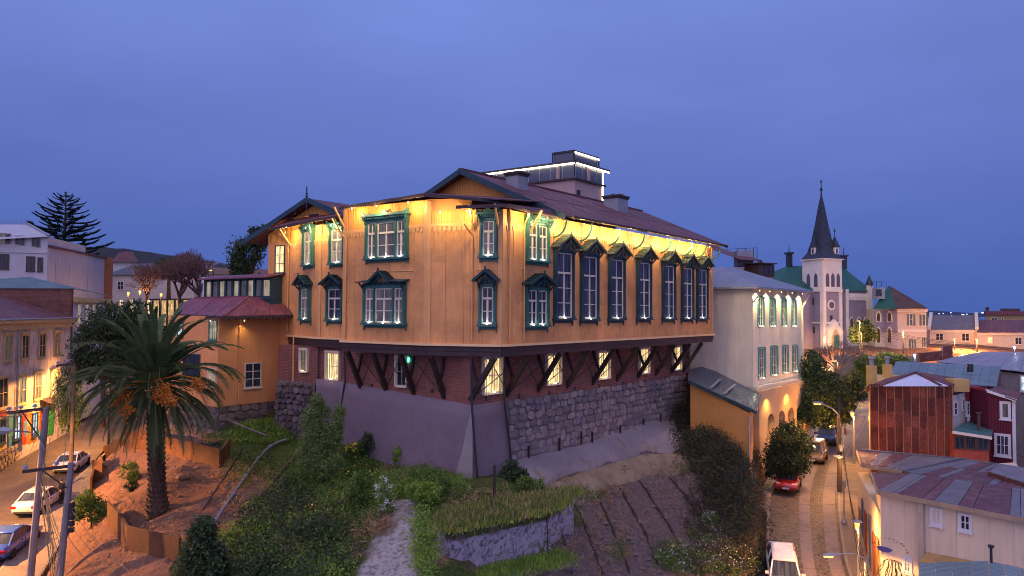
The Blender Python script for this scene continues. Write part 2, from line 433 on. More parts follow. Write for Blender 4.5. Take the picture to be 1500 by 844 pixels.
def ground_material():
    t = NT('hill_ground'); P = t.pos()
    at_ = t.n('Attribute', attribute_name='cover'); sc = t.n('SeparateColor', at_.outputs['Color'])
    g, r, c = sc.outputs[0], sc.outputs[1], sc.outputs[2]
    n1 = t.noise(P, .9, 6, .65); n2 = t.noise(P, 5., 5, .6); n3 = t.noise(P, 22., 4)
    soil = t.mix(t.ramp(n2, .35, .65), (.16, .078, .048), (.26, .145, .098))
    soil = t.mix(t.ramp(n1, .5, .62, 0, .6), soil, (.15, .085, .06))
    grass = t.mix(t.ramp(n2, .35, .65), (.026, .055, .012), (.075, .11, .022))
    grass = t.mix(t.ramp(n1, .52, .66, 0, .7), grass, (.13, .085, .035))
    rock = t.mix(t.ramp(n2, .35, .65), (.10, .072, .07), (.19, .145, .14))
    wv = t.n('TexVoronoi', Vector=P, Scale=1.1, feature='DISTANCE_TO_EDGE').outputs['Distance']
    rock = t.mix(t.ramp(wv, 0, .035, .55, 0), rock, (.05, .035, .03))
    rock = t.mix(t.ramp(n1, .55, .66, 0, .55), rock, (.10, .075, .04))
    pale = t.mix(t.ramp(n3, .35, .65), (.27, .25, .24), (.46, .44, .42))
    pale = t.mix(t.ramp(n2, .48, .62, 0, .75), pale, (.13, .105, .09))
    f = lambda a: t.ramp(t.math('ADD', a, t.math('MULTIPLY', t.math('SUBTRACT', n1, .5), .9)), .35, .62)
    col = t.mix(f(g), soil, grass); col = t.mix(f(r), col, rock); col = t.mix(f(c), col, pale)
    h = t.math('ADD', t.math('MULTIPLY', n2, 1.2), t.math('MULTIPLY', n3, .6))
    return t.done(col, .95, h, .9, spec=.15, bdist=.12)
def build_ground():
    xs = np.concatenate([np.arange(-150, -62, 4.), np.arange(-62, -36, 1.4), np.arange(-36, 26, .32), np.arange(26, 70, 1.6), np.arange(70, 260, 6.)])
    ys = np.concatenate([np.arange(14, 26, 2.), np.arange(26, 62, .32), np.arange(62, 160, 2.), np.arange(160, 261, 10.)])
    X, Y = np.meshgrid(xs, ys); Z = ground_np(X, Y)
    far = np.clip((Y - 165) / 80, 0, 1) * np.clip((X + 30) / 60, 0, 1); Z = Z * (1 - far) - 49 * far
    ny, nx = X.shape
    v = np.stack([X, Y, Z], -1).reshape(-1, 3)
    i = np.arange(ny * nx).reshape(ny, nx)
    q = np.stack([i[:-1, :-1], i[:-1, 1:], i[1:, 1:], i[1:, :-1]], -1).reshape(-1, 4)
    me = bpy.data.meshes.new('ground')
    me.from_pydata(v.tolist(), [], q.tolist())
    # cover by nearest control points
    D = np.full(v.shape[0], 1e9); wsum = np.zeros(v.shape[0]); acc = np.zeros((v.shape[0], 3))
    for (px, py, _), c in zip(CP, CC):
        w = 1 / (((v[:, 0] - px) ** 2 + (v[:, 1] - py) ** 2) ** 2 + 1.0); wsum += w
        acc[:, {'g': 0, 'r': 1, 'e': 1, 'c': 2}.get(c, 0)] += w if c != 's' else 0
    acc /= wsum[:, None]
    ca = me.color_attributes.new('cover', 'FLOAT_COLOR', 'POINT')
    ca.data.foreach_set('color', np.concatenate([acc, np.ones((len(acc), 1))], 1).astype(np.float32).ravel())
    me.polygons.foreach_set('use_smooth', [True] * len(me.polygons))
    me.materials.append(ground_material()); me.update()
    o = link('ground', me); o['kind'] = 'structure'
build_ground()

def sea():
    t = NT('sea_water'); P = t.pos()
    m = t.done((.03, .05, .12), .3, t.noise(P, .08, 4), .35, spec=.5, bdist=1.5)  # water colour lifted to blend into the horizon haze
    b = MB(); b.poly((-9000, 240, -48), (14000, 240, -48), (14000, 16000, -48), (-9000, 16000, -48))
    b.obj('sea', m, kind='structure')
    m2 = mat('distant_hill', (.055, .065, .075), .2, .02, rough=.95)
    b = MB(); rr = random.Random(3); pts = []
    for i in range(41):
        x = -240 + i * 5.5; h = 20 + 8 * math.sin(i * .13 + .5) + rr.uniform(-.8, .8)
        pts.append((x, h))
    b.ext(Fr((0, 330, 0), (1, 0, 0)), [(-240, -20)] + pts + [(-20, -20)], 0, -60)
    b.obj('distant_hill', m2, kind='structure')
    # far shore across the bay with a few town lights
    b = MB(); pts = [(-4000, -50)] + [(-4000 + i * 500, -50 + 70 + 45 * math.sin(i * .9) + rr.uniform(-15, 15)) for i in range(33)] + [(12000, -50)]
    b.ext(Fr((0, 13000, 0), (1, 0, 0)), pts, 0, -400)
    b.obj('far_shore', mat('far_shore', (.07, .10, .19), .2, .001, rough=1), kind='structure')  # distance haze put into the lightened blue colour
    b = MB()
    for i in range(26):
        p = at(rr.uniform(1345, 1500), rr.uniform(458, 462.5), 11800); b.cbox(p, 9, 9, 9)
    b.obj('far_shore_lights', emit('shore_light', (.7, .8, 1.), 3.), kind='stuff')
sea()

# ------------------------------------------------------------------ streets
def cobble():
    t = NT('cobble_road'); P = t.pos()
    vo = t.n('TexVoronoi', Vector=P, Scale=4.5)
    e = t.n('TexVoronoi', Vector=P, Scale=4.5, feature='DISTANCE_TO_EDGE').outputs['Distance']
    c = t.mix(t.ramp(t.n('SeparateColor', vo.outputs['Color']).outputs[0], 0, 1), (.06, .05, .048), (.14, .115, .105))
    c = t.mix(t.ramp(e, 0, .09, .8, 0), c, (.025, .02, .018))
    c = t.mix(t.ramp(t.noise(P, .5, 5), .5, .65, 0, .5), c, (.10, .08, .07))
    return t.done(c, .55, t.ramp(e, 0, .2), .8, spec=.4)
ASPHALT = mat('asphalt', (.095, .075, .068), .25, .6, rough=.7, bump=.3, bs=60, dirt=(.05, .04, .04), dirts=.35)
CONCRETE = mat('concrete_strip', (.21, .175, .175), .2, .7, rough=.75, bump=.15, dirt=(.10, .08, .07), dirts=.7, dirta=.6)
PAVE = mat('pavement_concrete', (.20, .165, .14), .2, .6, rough=.8, bump=.2, dirt=(.09, .07, .06), dirts=.6, dirta=.6)
KERB = mat('kerb_stone', (.24, .21, .19), .2, 1., rough=.8, bump=.3)
def densify(rib, step=1.5):
    out = []; y = rib[0][2]
    P = np.array(rib)
    ys = np.arange(rib[0][2], rib[-1][2], step)
    f = lambda k: np.interp(ys, P[:, 2], P[:, k])
    def sm(a):
        for _ in range(6): a[1:-1] = (a[:-2] + 2 * a[1:-1] + a[2:]) / 4
        return a
    return list(zip(sm(f(0)), sm(f(1)), ys, sm(f(3))))
RSD, LSD = densify(RS), densify(LS)
def strip(name, rows, fa, fb, dz, m, thick=0., ylo=-1e9, yhi=1e9, offa=0., offb=0., kind='structure'):
    b = MB(); R_ = [r for r in rows if ylo <= r[2] <= yhi]
    A = [Vector((r[0] + (r[1] - r[0]) * fa + offa, r[2], r[3] + dz)) for r in R_]
    B = [Vector((r[0] + (r[1] - r[0]) * fb + offb, r[2], r[3] + dz)) for r in R_]
    n = len(A)
    if thick:
        for i in range(n - 1):
            b.slab([A[i], B[i], B[i + 1], A[i + 1]], thick)
    else:
        b.v = [tuple(p) for p in A + B]
        b.f = [(i, n + i, n + i + 1, i + 1) for i in range(n - 1)]
    return b.obj(name, m, kind=kind)
strip('cobbled_road', RSD, 0, 1, 0, cobble())
for fa, fb in ((.43, .59), (.78, .955)):
    rows = RSD
    k = 0
    o = strip('concrete_track', RSD, fa, fb, .012, CONCRETE)
    j = MB()
    for i in range(2, len(RSD) - 1, 3):
        r = RSD[i]; xa = r[0] + (r[1] - r[0]) * fa; xb = r[0] + (r[1] - r[0]) * fb
        j.slab([(xa, r[2], r[3] + .017), (xb, r[2], r[3] + .017), (xb, r[2] + .06, r[3] + .017), (xa, r[2] + .06, r[3] + .017)], .004)
    j.obj('track_joint', ASPHALT, o, kind='stuff')
strip('kerb', RSD, 1, 1, .13, KERB, .5, offb=.18)
strip('pavement', RSD, 1, 1, .115, PAVE, .5, offa=.18, offb=SIDE_R + 1.4)
strip('kerb', RSD, 0, 0, .13, KERB, .5, offa=-.2, yhi=100)
strip('pavement', RSD, 0, 0, .11, PAVE, .5, offa=-1.5, offb=-.2, ylo=53, yhi=100)
strip('asphalt_road', LSD, 0, 1, 0, ASPHALT)
strip('kerb', LSD, 1, 1, .13, KERB, .5, offb=.2, yhi=70)
strip('pavement', LSD, 1, 1, .115, PAVE, .5, offa=.2, offb=SIDE_L, yhi=64)
strip('raised_pavement', LSD, 0, 0, 1.55, PAVE, .3, offa=-4.2, offb=-.35)
# stones: one lumpy block per seed, shared between alike pieces
def stone_meshes(name, m, n=6, seed=1):
    out = []
    rr = random.Random(seed)
    for k in range(n):
        b = MB(); pts = []
        for sx, sz in ((-1, -.55), (-.6, -1), (.55, -1), (1, -.6), (1, .5), (.6, 1), (-.5, 1), (-1, .55)):
            pts.append((sx * .5 * rr.uniform(.84, 1.0), sz * .5 * rr.uniform(.84, 1.0)))
        c = len(pts); b.v = [(x, 0.05, z) for x, z in pts] + [(x * .85 + rr.uniform(-.04, .04), -1. * rr.uniform(.6, 1), z * .85 + rr.uniform(-.03, .03)) for x, z in pts]
        b.f = [(i, (i + 1) % c, c + (i + 1) % c, c + i) for i in range(c)] + [tuple(c + i for i in range(c))]
        out.append(b.mesh(name, m))
    return out
# ------------------------------------------------------------------ the big hall
P2 = Vector((-.54, 39.0, 0)); E1 = Vector((.618, .786, 0)); E2 = Vector((-.82, .571, 0))
def AB(a, b, z=0.0): return P2 + E1 * a + E2 * b + Vector((0, 0, z))
def plane_a(a): return face(AB(a, 40), AB(a, -10))     # x = 40 - b (roughly)
def hit_a(a, u, v):
    f = plane_a(a); x, z = f.hit(u, v); return f.p(x, 0, z)
ZB = -1.75
A2e = Vector((-15.97, 53, 0))
FB = face(AB(-1.5, 10.4), AB(-1.5, 3.81)); FC = face(AB(-1.5, 3.81), AB(0, 0)); FL = face(AB(0, 0), AB(27.5, 0))
FA1 = face(AB(1, 15.6), AB(1, 10.4)); FA2 = face(A2e, AB(1, 15.6))
hall = thing('timber_hall', 'big ochre hall with ornate teal windows, its upper floors overhanging a brick storey on struts', 'hall', AB(6, 6, -9))
def hall_core():
    b = MB()
    b.prism([AB(0, 0), AB(27.5, 0), AB(27.5, 14.8), AB(3, 14.8), AB(3, 10.4), AB(-1.5, 10.4), AB(-1.5, 3.81)], ZB, 5.45)
    c1 = FC.p(FC.hit(690, 400)[0], 0, 0)
    b.prism([AB(-1.5, 3.81), c1, AB(5.2, 3.0), AB(5.2, 10.4), AB(-1.5, 10.4)], 5.46, 6.1)
    b.obj('wall_core', OCHRE_PLAIN, hall)
    b = MB(); b.prism([AB(1, 10.5), AB(1, 15.6), A2e, AB(4.2, 20.9), AB(4.2, 10.5)][::-1], ZB, 5.75)
    b.obj('bay_core', OCHRE_PLAIN, hall)
    b = MB(); b.prism([AB(2.7, 10.6), AB(22, 10.6), AB(22, 23.4), AB(2.7, 23.4)], -7.5, 5.2)
    b.obj('wing_core', OCHRE_PLAIN, hall)
hall_core()
SHEET_CACHE = {}
def sheet_wall(fr, x0, x1, rows, parent, m, w=.95, name='cladding_sheet', holes=()):
    n = max(1, round((x1 - x0) / w)); w = (x1 - x0) / n
    rz = math.atan2(fr.ex.y, fr.ex.x)
    for zi, (z0, z1) in enumerate(rows):
        key = (name, round(w, 3), round(z1 - z0, 3), m.name)
        if key not in SHEET_CACHE:
            b = MB(); gp = .011 if name == 'cladding_sheet' else .004; b.box(LOC, gp, w - gp, .006, .03, 0.004, z1 - z0 + .02)
            SHEET_CACHE[key] = b.mesh(name, m)
        for i in range(n):
            xc = x0 + (i + .5) * w; zc = (z0 + z1) / 2
            if any(hx0 < x0 + i * w and x0 + (i + 1) * w < hx1 and hz0 < z0 and z1 < hz1 for hx0, hx1, hz0, hz1 in holes): continue
            mt = Matrix.Translation(fr.p(x0 + i * w, .004 * ((zi + i) % 2), z0) - WL[parent]) @ Matrix.Rotation(rz, 4, 'Z') @ Matrix.Rotation(rnd.uniform(-.004, .004), 4, 'X')
            link(name, SHEET_CACHE[key], parent, mt)
ROWS = [(ZB + .02, .45), (.45, 2.65), (2.65, 4.62)]
for fr, top in ((FB, 6.05), (FC, 5.45), (FL, 5.45), (FA1, 5.7), (FA2, 5.7)):
    sheet_wall(fr, 0, fr.L, ROWS, hall, OCHRE)
    sheet_wall(fr, 0, fr.L, [(4.64, top)], hall, OCHRE_BOARD, 1.9, 'frieze_board')
    # scalloped trim under the boards
    b = MB(); n = int(fr.L / .27)
    b.box(fr, 0, fr.L, .035, .075, 4.60, 4.76)
    for i in range(n):
        x = (i + .5) * fr.L / n; w = fr.L / n * .36
        b.ext(fr, [(x - w, 4.6), (x - w, 4.42), (x - w * .4, 4.36), (x, 4.27), (x + w * .4, 4.36), (x + w, 4.42), (x + w, 4.6)], .04, .065)
    b.obj('scalloped_trim', OCHRE_TRIM, hall)
    # gold drip strip and brown beam at the foot
    ov = .22 if fr is not FA2 else .15
    b = MB(); b.box(fr, -.06, fr.L + .06, -.02, .24, ZB - .09, ZB + .035); b.obj('sill_strip', GOLDSTRIP, hall)
    b = MB(); b.box(fr, -.03, fr.L + .03, -.35, .10, ZB - .36, ZB - .073); b.box(fr, -.0, fr.L, -.32, .05, ZB - .62, ZB - .363)
    b.obj('floor_beam', BEAM, hall)
# corner boards and downpipes
for fr, x0, x1, tp in ((FB, FB.L - .2, FB.L + .03, 6.0), (FC, -.03, .2, 6.0), (FC, FC.L - .2, FC.L + .03, 5.45), (FL, -.03, .2, 5.45), (FB, 0, .22, 6.0), (FA1, -.02, .2, 5.7), (FA2, FA2.L - .18, FA2.L + .02, 5.7), (FL, FL.L - .25, FL.L, 5.4)):
    b = MB(); b.box(fr, x0, x1, .035, .085, ZB + .04, tp); b.obj('corner_board', OCHRE_TRIM, hall)
def downpipe(fr, u, vt, vb, parent, m=OCHRE_TRIM, r=.05, goose=True):
    x, z1 = fr.hit(u, vt); z0 = fr.hit(u, vb)[1]
    b = MB(); pts = [fr.p(x, .11, z0), fr.p(x, .11, z1)]
    if goose: pts += [fr.p(x - .25, .55, z1 + .45), fr.p(x - .3, .7, z1 + .6)]
    b.tube(pts, r, 6)
    for k in range(4): 
        z = z0 + (z1 - z0) * (k + .5) / 4; b.box(fr, x - .09, x + .09, 0.03, .12, z - .03, z + .03)
    b.obj('downpipe', m, parent)
downpipe(FC, 693, 345, 500, hall); downpipe(FL, 766, 330, 500, hall); downpipe(FL, 745, 306, 500, hall, goose=False); downpipe(FA2, 425, 355, 485, hall)
downpipe(FB, 509, 350, 495, hall)

# ---------------------------------------------------------------- ornate windows
WCACHE = {}
def ornate_meshes(w, h, lights, hood, paint, pane):
    key = (round(w, 1), round(h, 1), lights, hood, paint.name, pane.name)
    if key in WCACHE: return WCACHE[key]
    D = .24; pw = .15; out = {}
    cas, sash, sill, hd = MB(), MB(), MB(), MB()
    for s in (-1, 1):
        x = s * (w / 2 - pw / 2)
        cas.box(LOC, x - pw / 2, x + pw / 2, .02, D, 0, h)
        cas.box(LOC, x - pw / 2 - .03, x + pw / 2 + .03, .02, D + .04, h - .22, h - .12)
        cas.box(LOC, x - pw / 2 - .03, x + pw / 2 + .03, .02, D + .04, 0, .16)
        cas.box(LOC, x - .04, x + .04, D, D + .03, .3, h - .4)
    cas.box(LOC, -w / 2 + pw, w / 2 - pw, .02, D - .05, h - .16, h - .003)
    W = w - 2 * pw - .12 * (len(lights) - 1); tot = sum(lights); x = -w / 2 + pw; panes = []
    for i, l in enumerate(lights):
        lw = W * l / tot; a, c = x, x + lw; z0, z1 = .05, h - .17; zt = z0 + (z1 - z0) * .69; f = .075
        sash.box(LOC, a, a + f, .05, .13, z0, z1); sash.box(LOC, c - f, c, .05, .13, z0, z1)
        sash.box(LOC, a + f, c - f, .05, .13, z0, z0 + .08); sash.box(LOC, a + f, c - f, .05, .13, z1 - .06, z1)
        sash.box(LOC, a + f, c - f, .05, .17, zt - .05, zt + .06)
        m = (a + c) / 2
        big = lw > .5
        if big: sash.box(LOC, m - .055, m + .055, .052, .135, z0 + .08, zt - .05)
        sash.box(LOC, m - .02, m + .02, .055, .1, zt + .06, z1 - .06)
        nb = 1 if h < 3 else 2
        for k in range(nb):
            zz = z0 + (zt - z0) * (k + 1) / (nb + 1)
            sash.box(LOC, a + f, m - .04 if big else c - f, .06, .105, zz - .022, zz + .022)
            if big: sash.box(LOC, m + .04, c - f, .06, .105, zz - .022, zz + .022)
        cells = [(a + f, c - f, zt + .06, z1 - .06)] + ([(a + f, m - .04, z0 + .08, zt - .05), (m + .04, c - f, z0 + .08, zt - .05)] if big else [(a + f, c - f, z0 + .08, zt - .05)])
        for q in cells:
            p = MB(); p.box(LOC, q[0] - .01, q[1] + .01, .07, .08, q[2] - .01, q[3] + .01); panes.append(p.mesh('pane', pane))
        x = c + .12
        if i < len(lights) - 1:
            cas.box(LOC, c + .0, c + .12, .02, D - .02, 0, h - .16)
            cas.box(LOC, c + .03, c + .09, D - .02, D + .01, .2, h - .3)
    # sill with a cut-out apron
    sill.box(LOC, -w / 2 - .08, w / 2 + .08, .02, D + .1, -.09, -.003)
    ap = [(-w / 2 - .03, -.093)]; n = max(5, int(w / .16)); hang = .16 if hood == 'crest' else .22
    for i in range(n + 1):
        xx = -w / 2 - .03 + (w + .06) * i / n
        big = i in (0, n) or (hood != 'crest' and len(lights) > 1 and abs(xx) < .09 * len(lights) and False)
        ap.append((xx, -.093 - hang * (1.5 if i in (0, n) else .72)))
        if i < n: ap.append((xx + (w + .06) / n * .5, -.093 - hang * .98 if hood == 'crest' else -.093 - hang * .55))
    ap.append((w / 2 + .03, -.093))
    sill.ext(LOC, ap, .03, .12)
    # hoods
    if hood == 'crest':
        hd.box(LOC, -w / 2 - .06, w / 2 + .06, .02, D + .06, h, h + .16)
        hd.box(LOC, -w / 2 - .16, w / 2 + .16, .02, D + .2, h + .163, h + .25)
        for i in range(int(w / .13)):
            xx = -w / 2 + .06 + i * .13; hd.box(LOC, xx, xx + .06, D + .06, D + .14, h + .05, h + .155)
        hd.ext(LOC, [(-w / 2 - .14, h + .25), (-w / 2 - .18, h + .5), (-w / 2 - .08, h + .44), (-w / 2 + .04, h + .34), (-.3, h + .32), (-.16, h + .38), (-.1, h + .5), (0, h + .56), (.1, h + .5), (.16, h + .38), (.3, h + .32),
                     (w / 2 - .04, h + .34), (w / 2 + .08, h + .44), (w / 2 + .18, h + .5), (w / 2 + .14, h + .25)], D, D + .1)
        for s in (-1, 1): hd.bar((s * (w / 2 - .07), -D - .02, h - .22), (s * (w / 2 + .06), -D - .16, h + .16), .09)
    else:
        y1 = .62; ww = w / 2 + .22
        if len(lights) == 3:
            g = w * .27
            for s in (-1, 1):
                hd.box8([(s * g * .9, 0, h + .30), (s * ww, 0, h + .26), (s * ww, -y1, h + .14), (s * g * .9, -y1, h + .18), (s * g * .9, 0, h + .36), (s * ww, 0, h + .32), (s * ww, -y1, h + .20), (s * g * .9, -y1, h + .24)])
        else: g = ww
        rise = .62 if len(lights) == 3 else (.58 if hood == 'gable' else .72)
        zb = h + .12; za = h + .12 + rise
        for s in (-1, 1):
            hd.box8([(0, 0, za), (s * g, 0, zb), (s * g, -y1, zb), (0, -y1, za), (0, 0, za + .07), (s * g, 0, zb + .07), (s * g, -y1, zb + .07), (0, -y1, za + .07)])
            hd.bar((0, -y1 - .02, za + .02), (s * (g + .03), -y1 - .02, zb + .01), .05, .13)
            n = 6
            for k in range(n):
                t = (k + .5) / n; hd.cbox((s * g * t, -y1 * .5, za + .10 - rise * t), .05, y1 + .02, .05)
            for xx in ((s * (w / 2 - .06)),):
                hd.bar((xx, -.05, h - .38), (xx, -y1 + .04, h + .12), .08)
                hd.bar((xx, -.2, h - .42), (xx, -.26, h + .1), .09)
            hd.bar((s * g * .5, -y1 + .03, h + .02), (0, -y1 + .03, h + .12 + rise * .55), .045)
        hd.ext(LOC, [(-w / 2 + .02, h), (w / 2 - .02, h), (w / 2 - .02, h + .14), (0, za - .04 if len(lights) != 3 else h + .2), (-w / 2 + .02, h + .14)], .02, .12)
        hd.cbox((0, -y1 - .02, za + .1), .07, .07, .22)
        hd.bar((0, -y1 + .03, h + .02), (0, -y1 + .03, za), .05)
    out = {'casing': cas.mesh('casing', paint), 'sash': sash.mesh('sash', CREAM), 'sill': sill.mesh('sill', paint), 'hood': hd.mesh('hood', paint if hood == 'crest' else (HOODC if hood == 'tall' else WOOD_DARK)), 'panes': panes}
    WCACHE[key] = out
    return out
LAMP_ME = None
def place_window(fr, u0, vt, u1, vb, lights, hood, paint, pane, parent, size=None, lampw=2.3, glow=COOL):
    global LAMP_ME
    x0, x1, z0, z1 = fr.rect(u0, vt, u1, vb, .1)
    w, h = size if size else (x1 - x0, z1 - z0)
    ms = ornate_meshes(w, h, lights, hood, paint, pane)
    rz = math.atan2(fr.ex.y, fr.ex.x)
    mt = Matrix.Translation(fr.p((x0 + x1) / 2, .03, z0) - WL[parent]) @ Matrix.Rotation(rz, 4, 'Z')
    wn = link('window', ms['casing'], parent, mt)
    for k in ('sash', 'sill', 'hood'): link(k, ms[k], wn)
    for p in ms['panes']: link('pane', p, wn)
    if LAMP_ME is None:
        b = MB(); b.cbox((0, 0, 0), .08, .06, .03); LAMP_ME = b.mesh('sill_lamp', BULB_COOL)
    n = len(lights); W = w - .3; xx = -W / 2
    for l in lights:
        lw = W * l / sum(lights); c = xx + lw / 2; xx += lw
        o = link('sill_lamp', LAMP_ME, wn, Matrix.Translation((c, -.22, .03)))
        point(fr.p((x0 + x1) / 2 + c, .36, z0 + .1), lampw, glow, .05, 'sill_light')
    return wn, (w, h)
T3 = (.62, 1.3, .62)
place_window(FB, 537, 321, 598, 378, T3, 'crest', WOOD_TEAL, LIT_DIM, hall)
place_window(FB, 534, 418, 594.5, 474, T3, 'gable', WOOD_TEAL, LIT_DIM, hall)
place_window(FC, 703.5, 319, 728.5, 376, (1,), 'crest', WOOD_TEAL, LIT_DIM, hall)
place_window(FC, 702, 416, 727, 476, (1,), 'gable', WOOD_TEAL, GLASS, hall)
place_window(FL, 770, 326, 802.5, 382, (1, 1), 'crest', WOOD_TEAL, LIT_DIM, hall)
place_window(FL, 769, 421, 802, 477, (1, 1), 'gable', WOOD_TEAL, GLASS, hall)
place_window(FA1, 484, 333, 505.5, 386, (1,), 'crest', WOOD_TEAL, LIT_CREAM, hall)
place_window(FA1, 479.5, 420, 503, 469, (1,), 'gable', WOOD_TEAL, GLASS, hall)
place_window(FA2, 445.5, 336, 460, 388, (1,), 'crest', WOOD_TEAL, LIT_CREAM, hall)
place_window(FA2, 441, 420, 455, 468, (1,), 'gable', WOOD_TEAL, LIT_DIM, hall)
TALL = [(811, 839, 366, 467), (850, 875, 371.5, 468), (890.6, 914, 377, 467.5), (933, 952, 383, 467), (970, 987.5, 387, 467), (998.5, 1013.6, 390, 467), (1020.6, 1035, 392, 466.5)]
TEAL_SHADED = mat('shaded_teal_paint', (.022, .058, .075), .25, rough=.5, bump=.1)  # same teal paint as the other casings, its shade put into the colour
sz = []
for u0, u1, vt, vb in TALL: x0, x1, z0, z1 = FL.rect(u0, vt, u1, vb, .1); sz.append((x0, x1 - x0, z0, z1 - z0))
tw = float(np.median([s[1] for s in sz])); th = float(np.median([s[3] for s in sz])); tz = float(np.median([s[2] for s in sz]))
print('tall', [tuple(round(k, 2) for k in s) for s in sz])
for u0, u1, vt, vb in TALL: place_window(FL, u0, vt, u1, vb, (1,), 'tall', TEAL_SHADED, GLASS_BLUE, hall, size=(tw, th))

# ---------------------------------------------------------------- roofs
def roof_strips(parent, m, c00, c10, c11, c01, n, rows=1, t=.07, name='roof_sheet'):
    """sheets over the quad: c00-c10 along the eave, c01-c11 along the ridge"""
    c00, c10, c11, c01 = map(Vector, (c00, c10, c11, c01))
    q = lambda s, r: (c00 * (1 - s) + c10 * s) * (1 - r) + (c01 * (1 - s) + c11 * s) * r
    for i in range(n):
        for j in range(rows):
            b = MB(); g = .012 / n
            up = Vector((0, 0, .015 * ((i + j) % 2) + .02 * j))
            b.slab([q(i / n + g, j / rows) + up, q((i + 1) / n - g, j / rows) + up, q((i + 1) / n - g, (j + 1.03) / rows if j < rows - 1 else 1) + up, q(i / n + g, (j + 1.03) / rows if j < rows - 1 else 1) + up], t)
            b.obj(name, m, parent)
ap = hit_a(4.6, 675, 249); rr_ = hit_a(4.6, 819, 323)
def bof(p): d = p - P2; return (.618 * d.y - d.x * .786) / .9975
def aof(p): d = p - P2; return (d.x * .571 + .82 * d.y) / .9975
rb, rz_ = bof(ap), ap.z
eb, ez = -.95, 5.55
print('ridge b,z', rb, rz_, 'rake end', bof(rr_), rr_.z)
roof_strips(hall, ROOF_RED, AB(4.6, eb, ez), AB(28.4, eb, ez), AB(28.4, rb, rz_), AB(4.6, rb, rz_), 14, 2)
roof_strips(hall, ROOF_RED, AB(28.4, 2 * rb - eb, ez), AB(4.6, 2 * rb - eb, ez), AB(4.6, rb, rz_), AB(28.4, rb, rz_), 6, 1)
b = MB(); b.bar(AB(4.5, rb, rz_ + .05), AB(28.5, rb, rz_ + .05), .3, .1); b.obj('ridge_cap', ROOF_RED, hall)
for s in (eb, 2 * rb - eb):
    b = MB(); b.bar(AB(4.52, s, ez - .12), AB(4.52, rb, rz_ - .1), .09, .34); b.obj('bargeboard', BARGE, hall)
    b = MB(); b.bar(AB(28.45, s, ez - .1), AB(28.45, rb, rz_ - .08), .07, .2); b.obj('bargeboard', BARGE, hall)
b = MB(); g = plane_a(5.4); xa = lambda bb: (40 - bb) * .9992
b.ext(g, [(xa(14.8), 5.0), (xa(0), 5.0), (xa(0), ez + (0 - eb) * (rz_ - ez) / (rb - eb) - .12), (xa(rb), rz_ - .12), (xa(14.8), ez + .3)], 0, -.2)
b.obj('gable_wall', OCHRE_BOARD, hall)
# gutter + rafter ends of the long eave
b = MB(); b.tube([AB(5.2, eb - .06, ez - .02), AB(28.3, eb - .06, ez - .02)], .075, 6); b.obj('gutter', BEAM, hall)
b = MB()
for i in range(34):
    a = 5.6 + i * .68; b.bar(AB(a, eb + .04, ez - .11), AB(a, .0, ez + .95 * (rz_ - ez) / (rb - eb) - .11), .07, .1)
b.obj('rafter_ends', BEAM, hall)
# low roofs over the end bay
EV1, EV2, EV3 = at(497, 303, 43.0), at(622, 283, 39.3), at(706, 290, 38.3)
def low_roof(pts, m, parent=hall, fascia=True):
    b = MB(); b.slab(pts, .06); b.obj('low_roof', m, parent)
def fascia(pts, parent, m=BEAM, h=.16, name='fascia'):
    b = MB()
    for p, q in zip(pts, pts[1:]): b.bar(Vector(p) - Vector((0, 0, .1)), Vector(q) - Vector((0, 0, .1)), .07, h)
    b.obj(name, m, parent)
ri1, ri2 = AB(5.5, 10.0, 7.0), AB(5.5, 3.6, 7.05)
roof_strips(hall, ROOF_RED, EV1, EV2, ri2, ri1, 6)
b = MB(); b.slab([EV2, EV3, ri2], .06); b.obj('roof_sheet', ROOF_RED, hall)
b = MB(); b.slab([EV3, AB(5.5, 1.0, 6.6), ri2], .06); b.obj('roof_sheet', ROOF_RED, hall)
fascia([EV1, EV2, EV3, AB(4, 1.6, 6.2)], hall)
LV1, LV2, LV3 = at(668, 301, 38.7), at(742, 298.5, 38.0), at(816, 317, 42.3)
b = MB(); b.slab([LV1, LV2, AB(5.4, .2, 6.0), AB(4.5, 2.4, 5.95)], .06); b.obj('roof_sheet', ROOF_RED, hall)
b = MB(); b.slab([LV2, LV3, AB(5.4, .2, 6.0)], .06); b.obj('roof_sheet', ROOF_RED, hall)
fascia([LV1, LV2, LV3], hall)
# bay roof of the left wing
A1_, A2_, A3_ = at(397, 334, 52.4), at(469, 319, 47.5), at(500, 315.5, 46.6)
roof_strips(hall, ROOF_RED, A1_, A2_, AB(2.6, 16.5, 6.65), AB(2.6, 21, 6.6), 3)
roof_strips(hall, ROOF_RED, A2_, A3_, AB(2.6, 11, 6.7), AB(2.6, 16.5, 6.65), 3)
fascia([A1_, A2_, A3_], hall)
# cross gable of the left wing
wl, wa, wr = hit_a(1.9, 355, 355), hit_a(1.9, 450, 291), hit_a(1.9, 497, 314)
wb, wz = bof(wa), wa.z; wlb = bof(wl); wrb = 2 * wb - wlb
print('wing', wlb, wl.z, wb, wz, bof(wr), wr.z)
roof_strips(hall, ROOF_RED, AB(16, wlb, wl.z), AB(1.9, wlb, wl.z), AB(1.9, wb, wz), AB(16, wb, wz), 6)
roof_strips(hall, ROOF_RED, AB(1.9, wrb, wl.z), AB(16, wrb, wl.z), AB(16, wb, wz), AB(1.9, wb, wz), 6)
for s in (wlb, wrb): b = MB(); b.bar(AB(1.86, s, wl.z - .1), AB(1.86, wb, wz - .08), .09, .34); b.obj('bargeboard', BARGE, hall)
b = MB(); b.ext(plane_a(2.7), [(xa(23.4), 5.0), (xa(12.5), 5.0), (xa(12.5), wl.z + .6), (xa(wb), wz - .25), (xa(23.4), wl.z + .55)], 0.01, -.2)
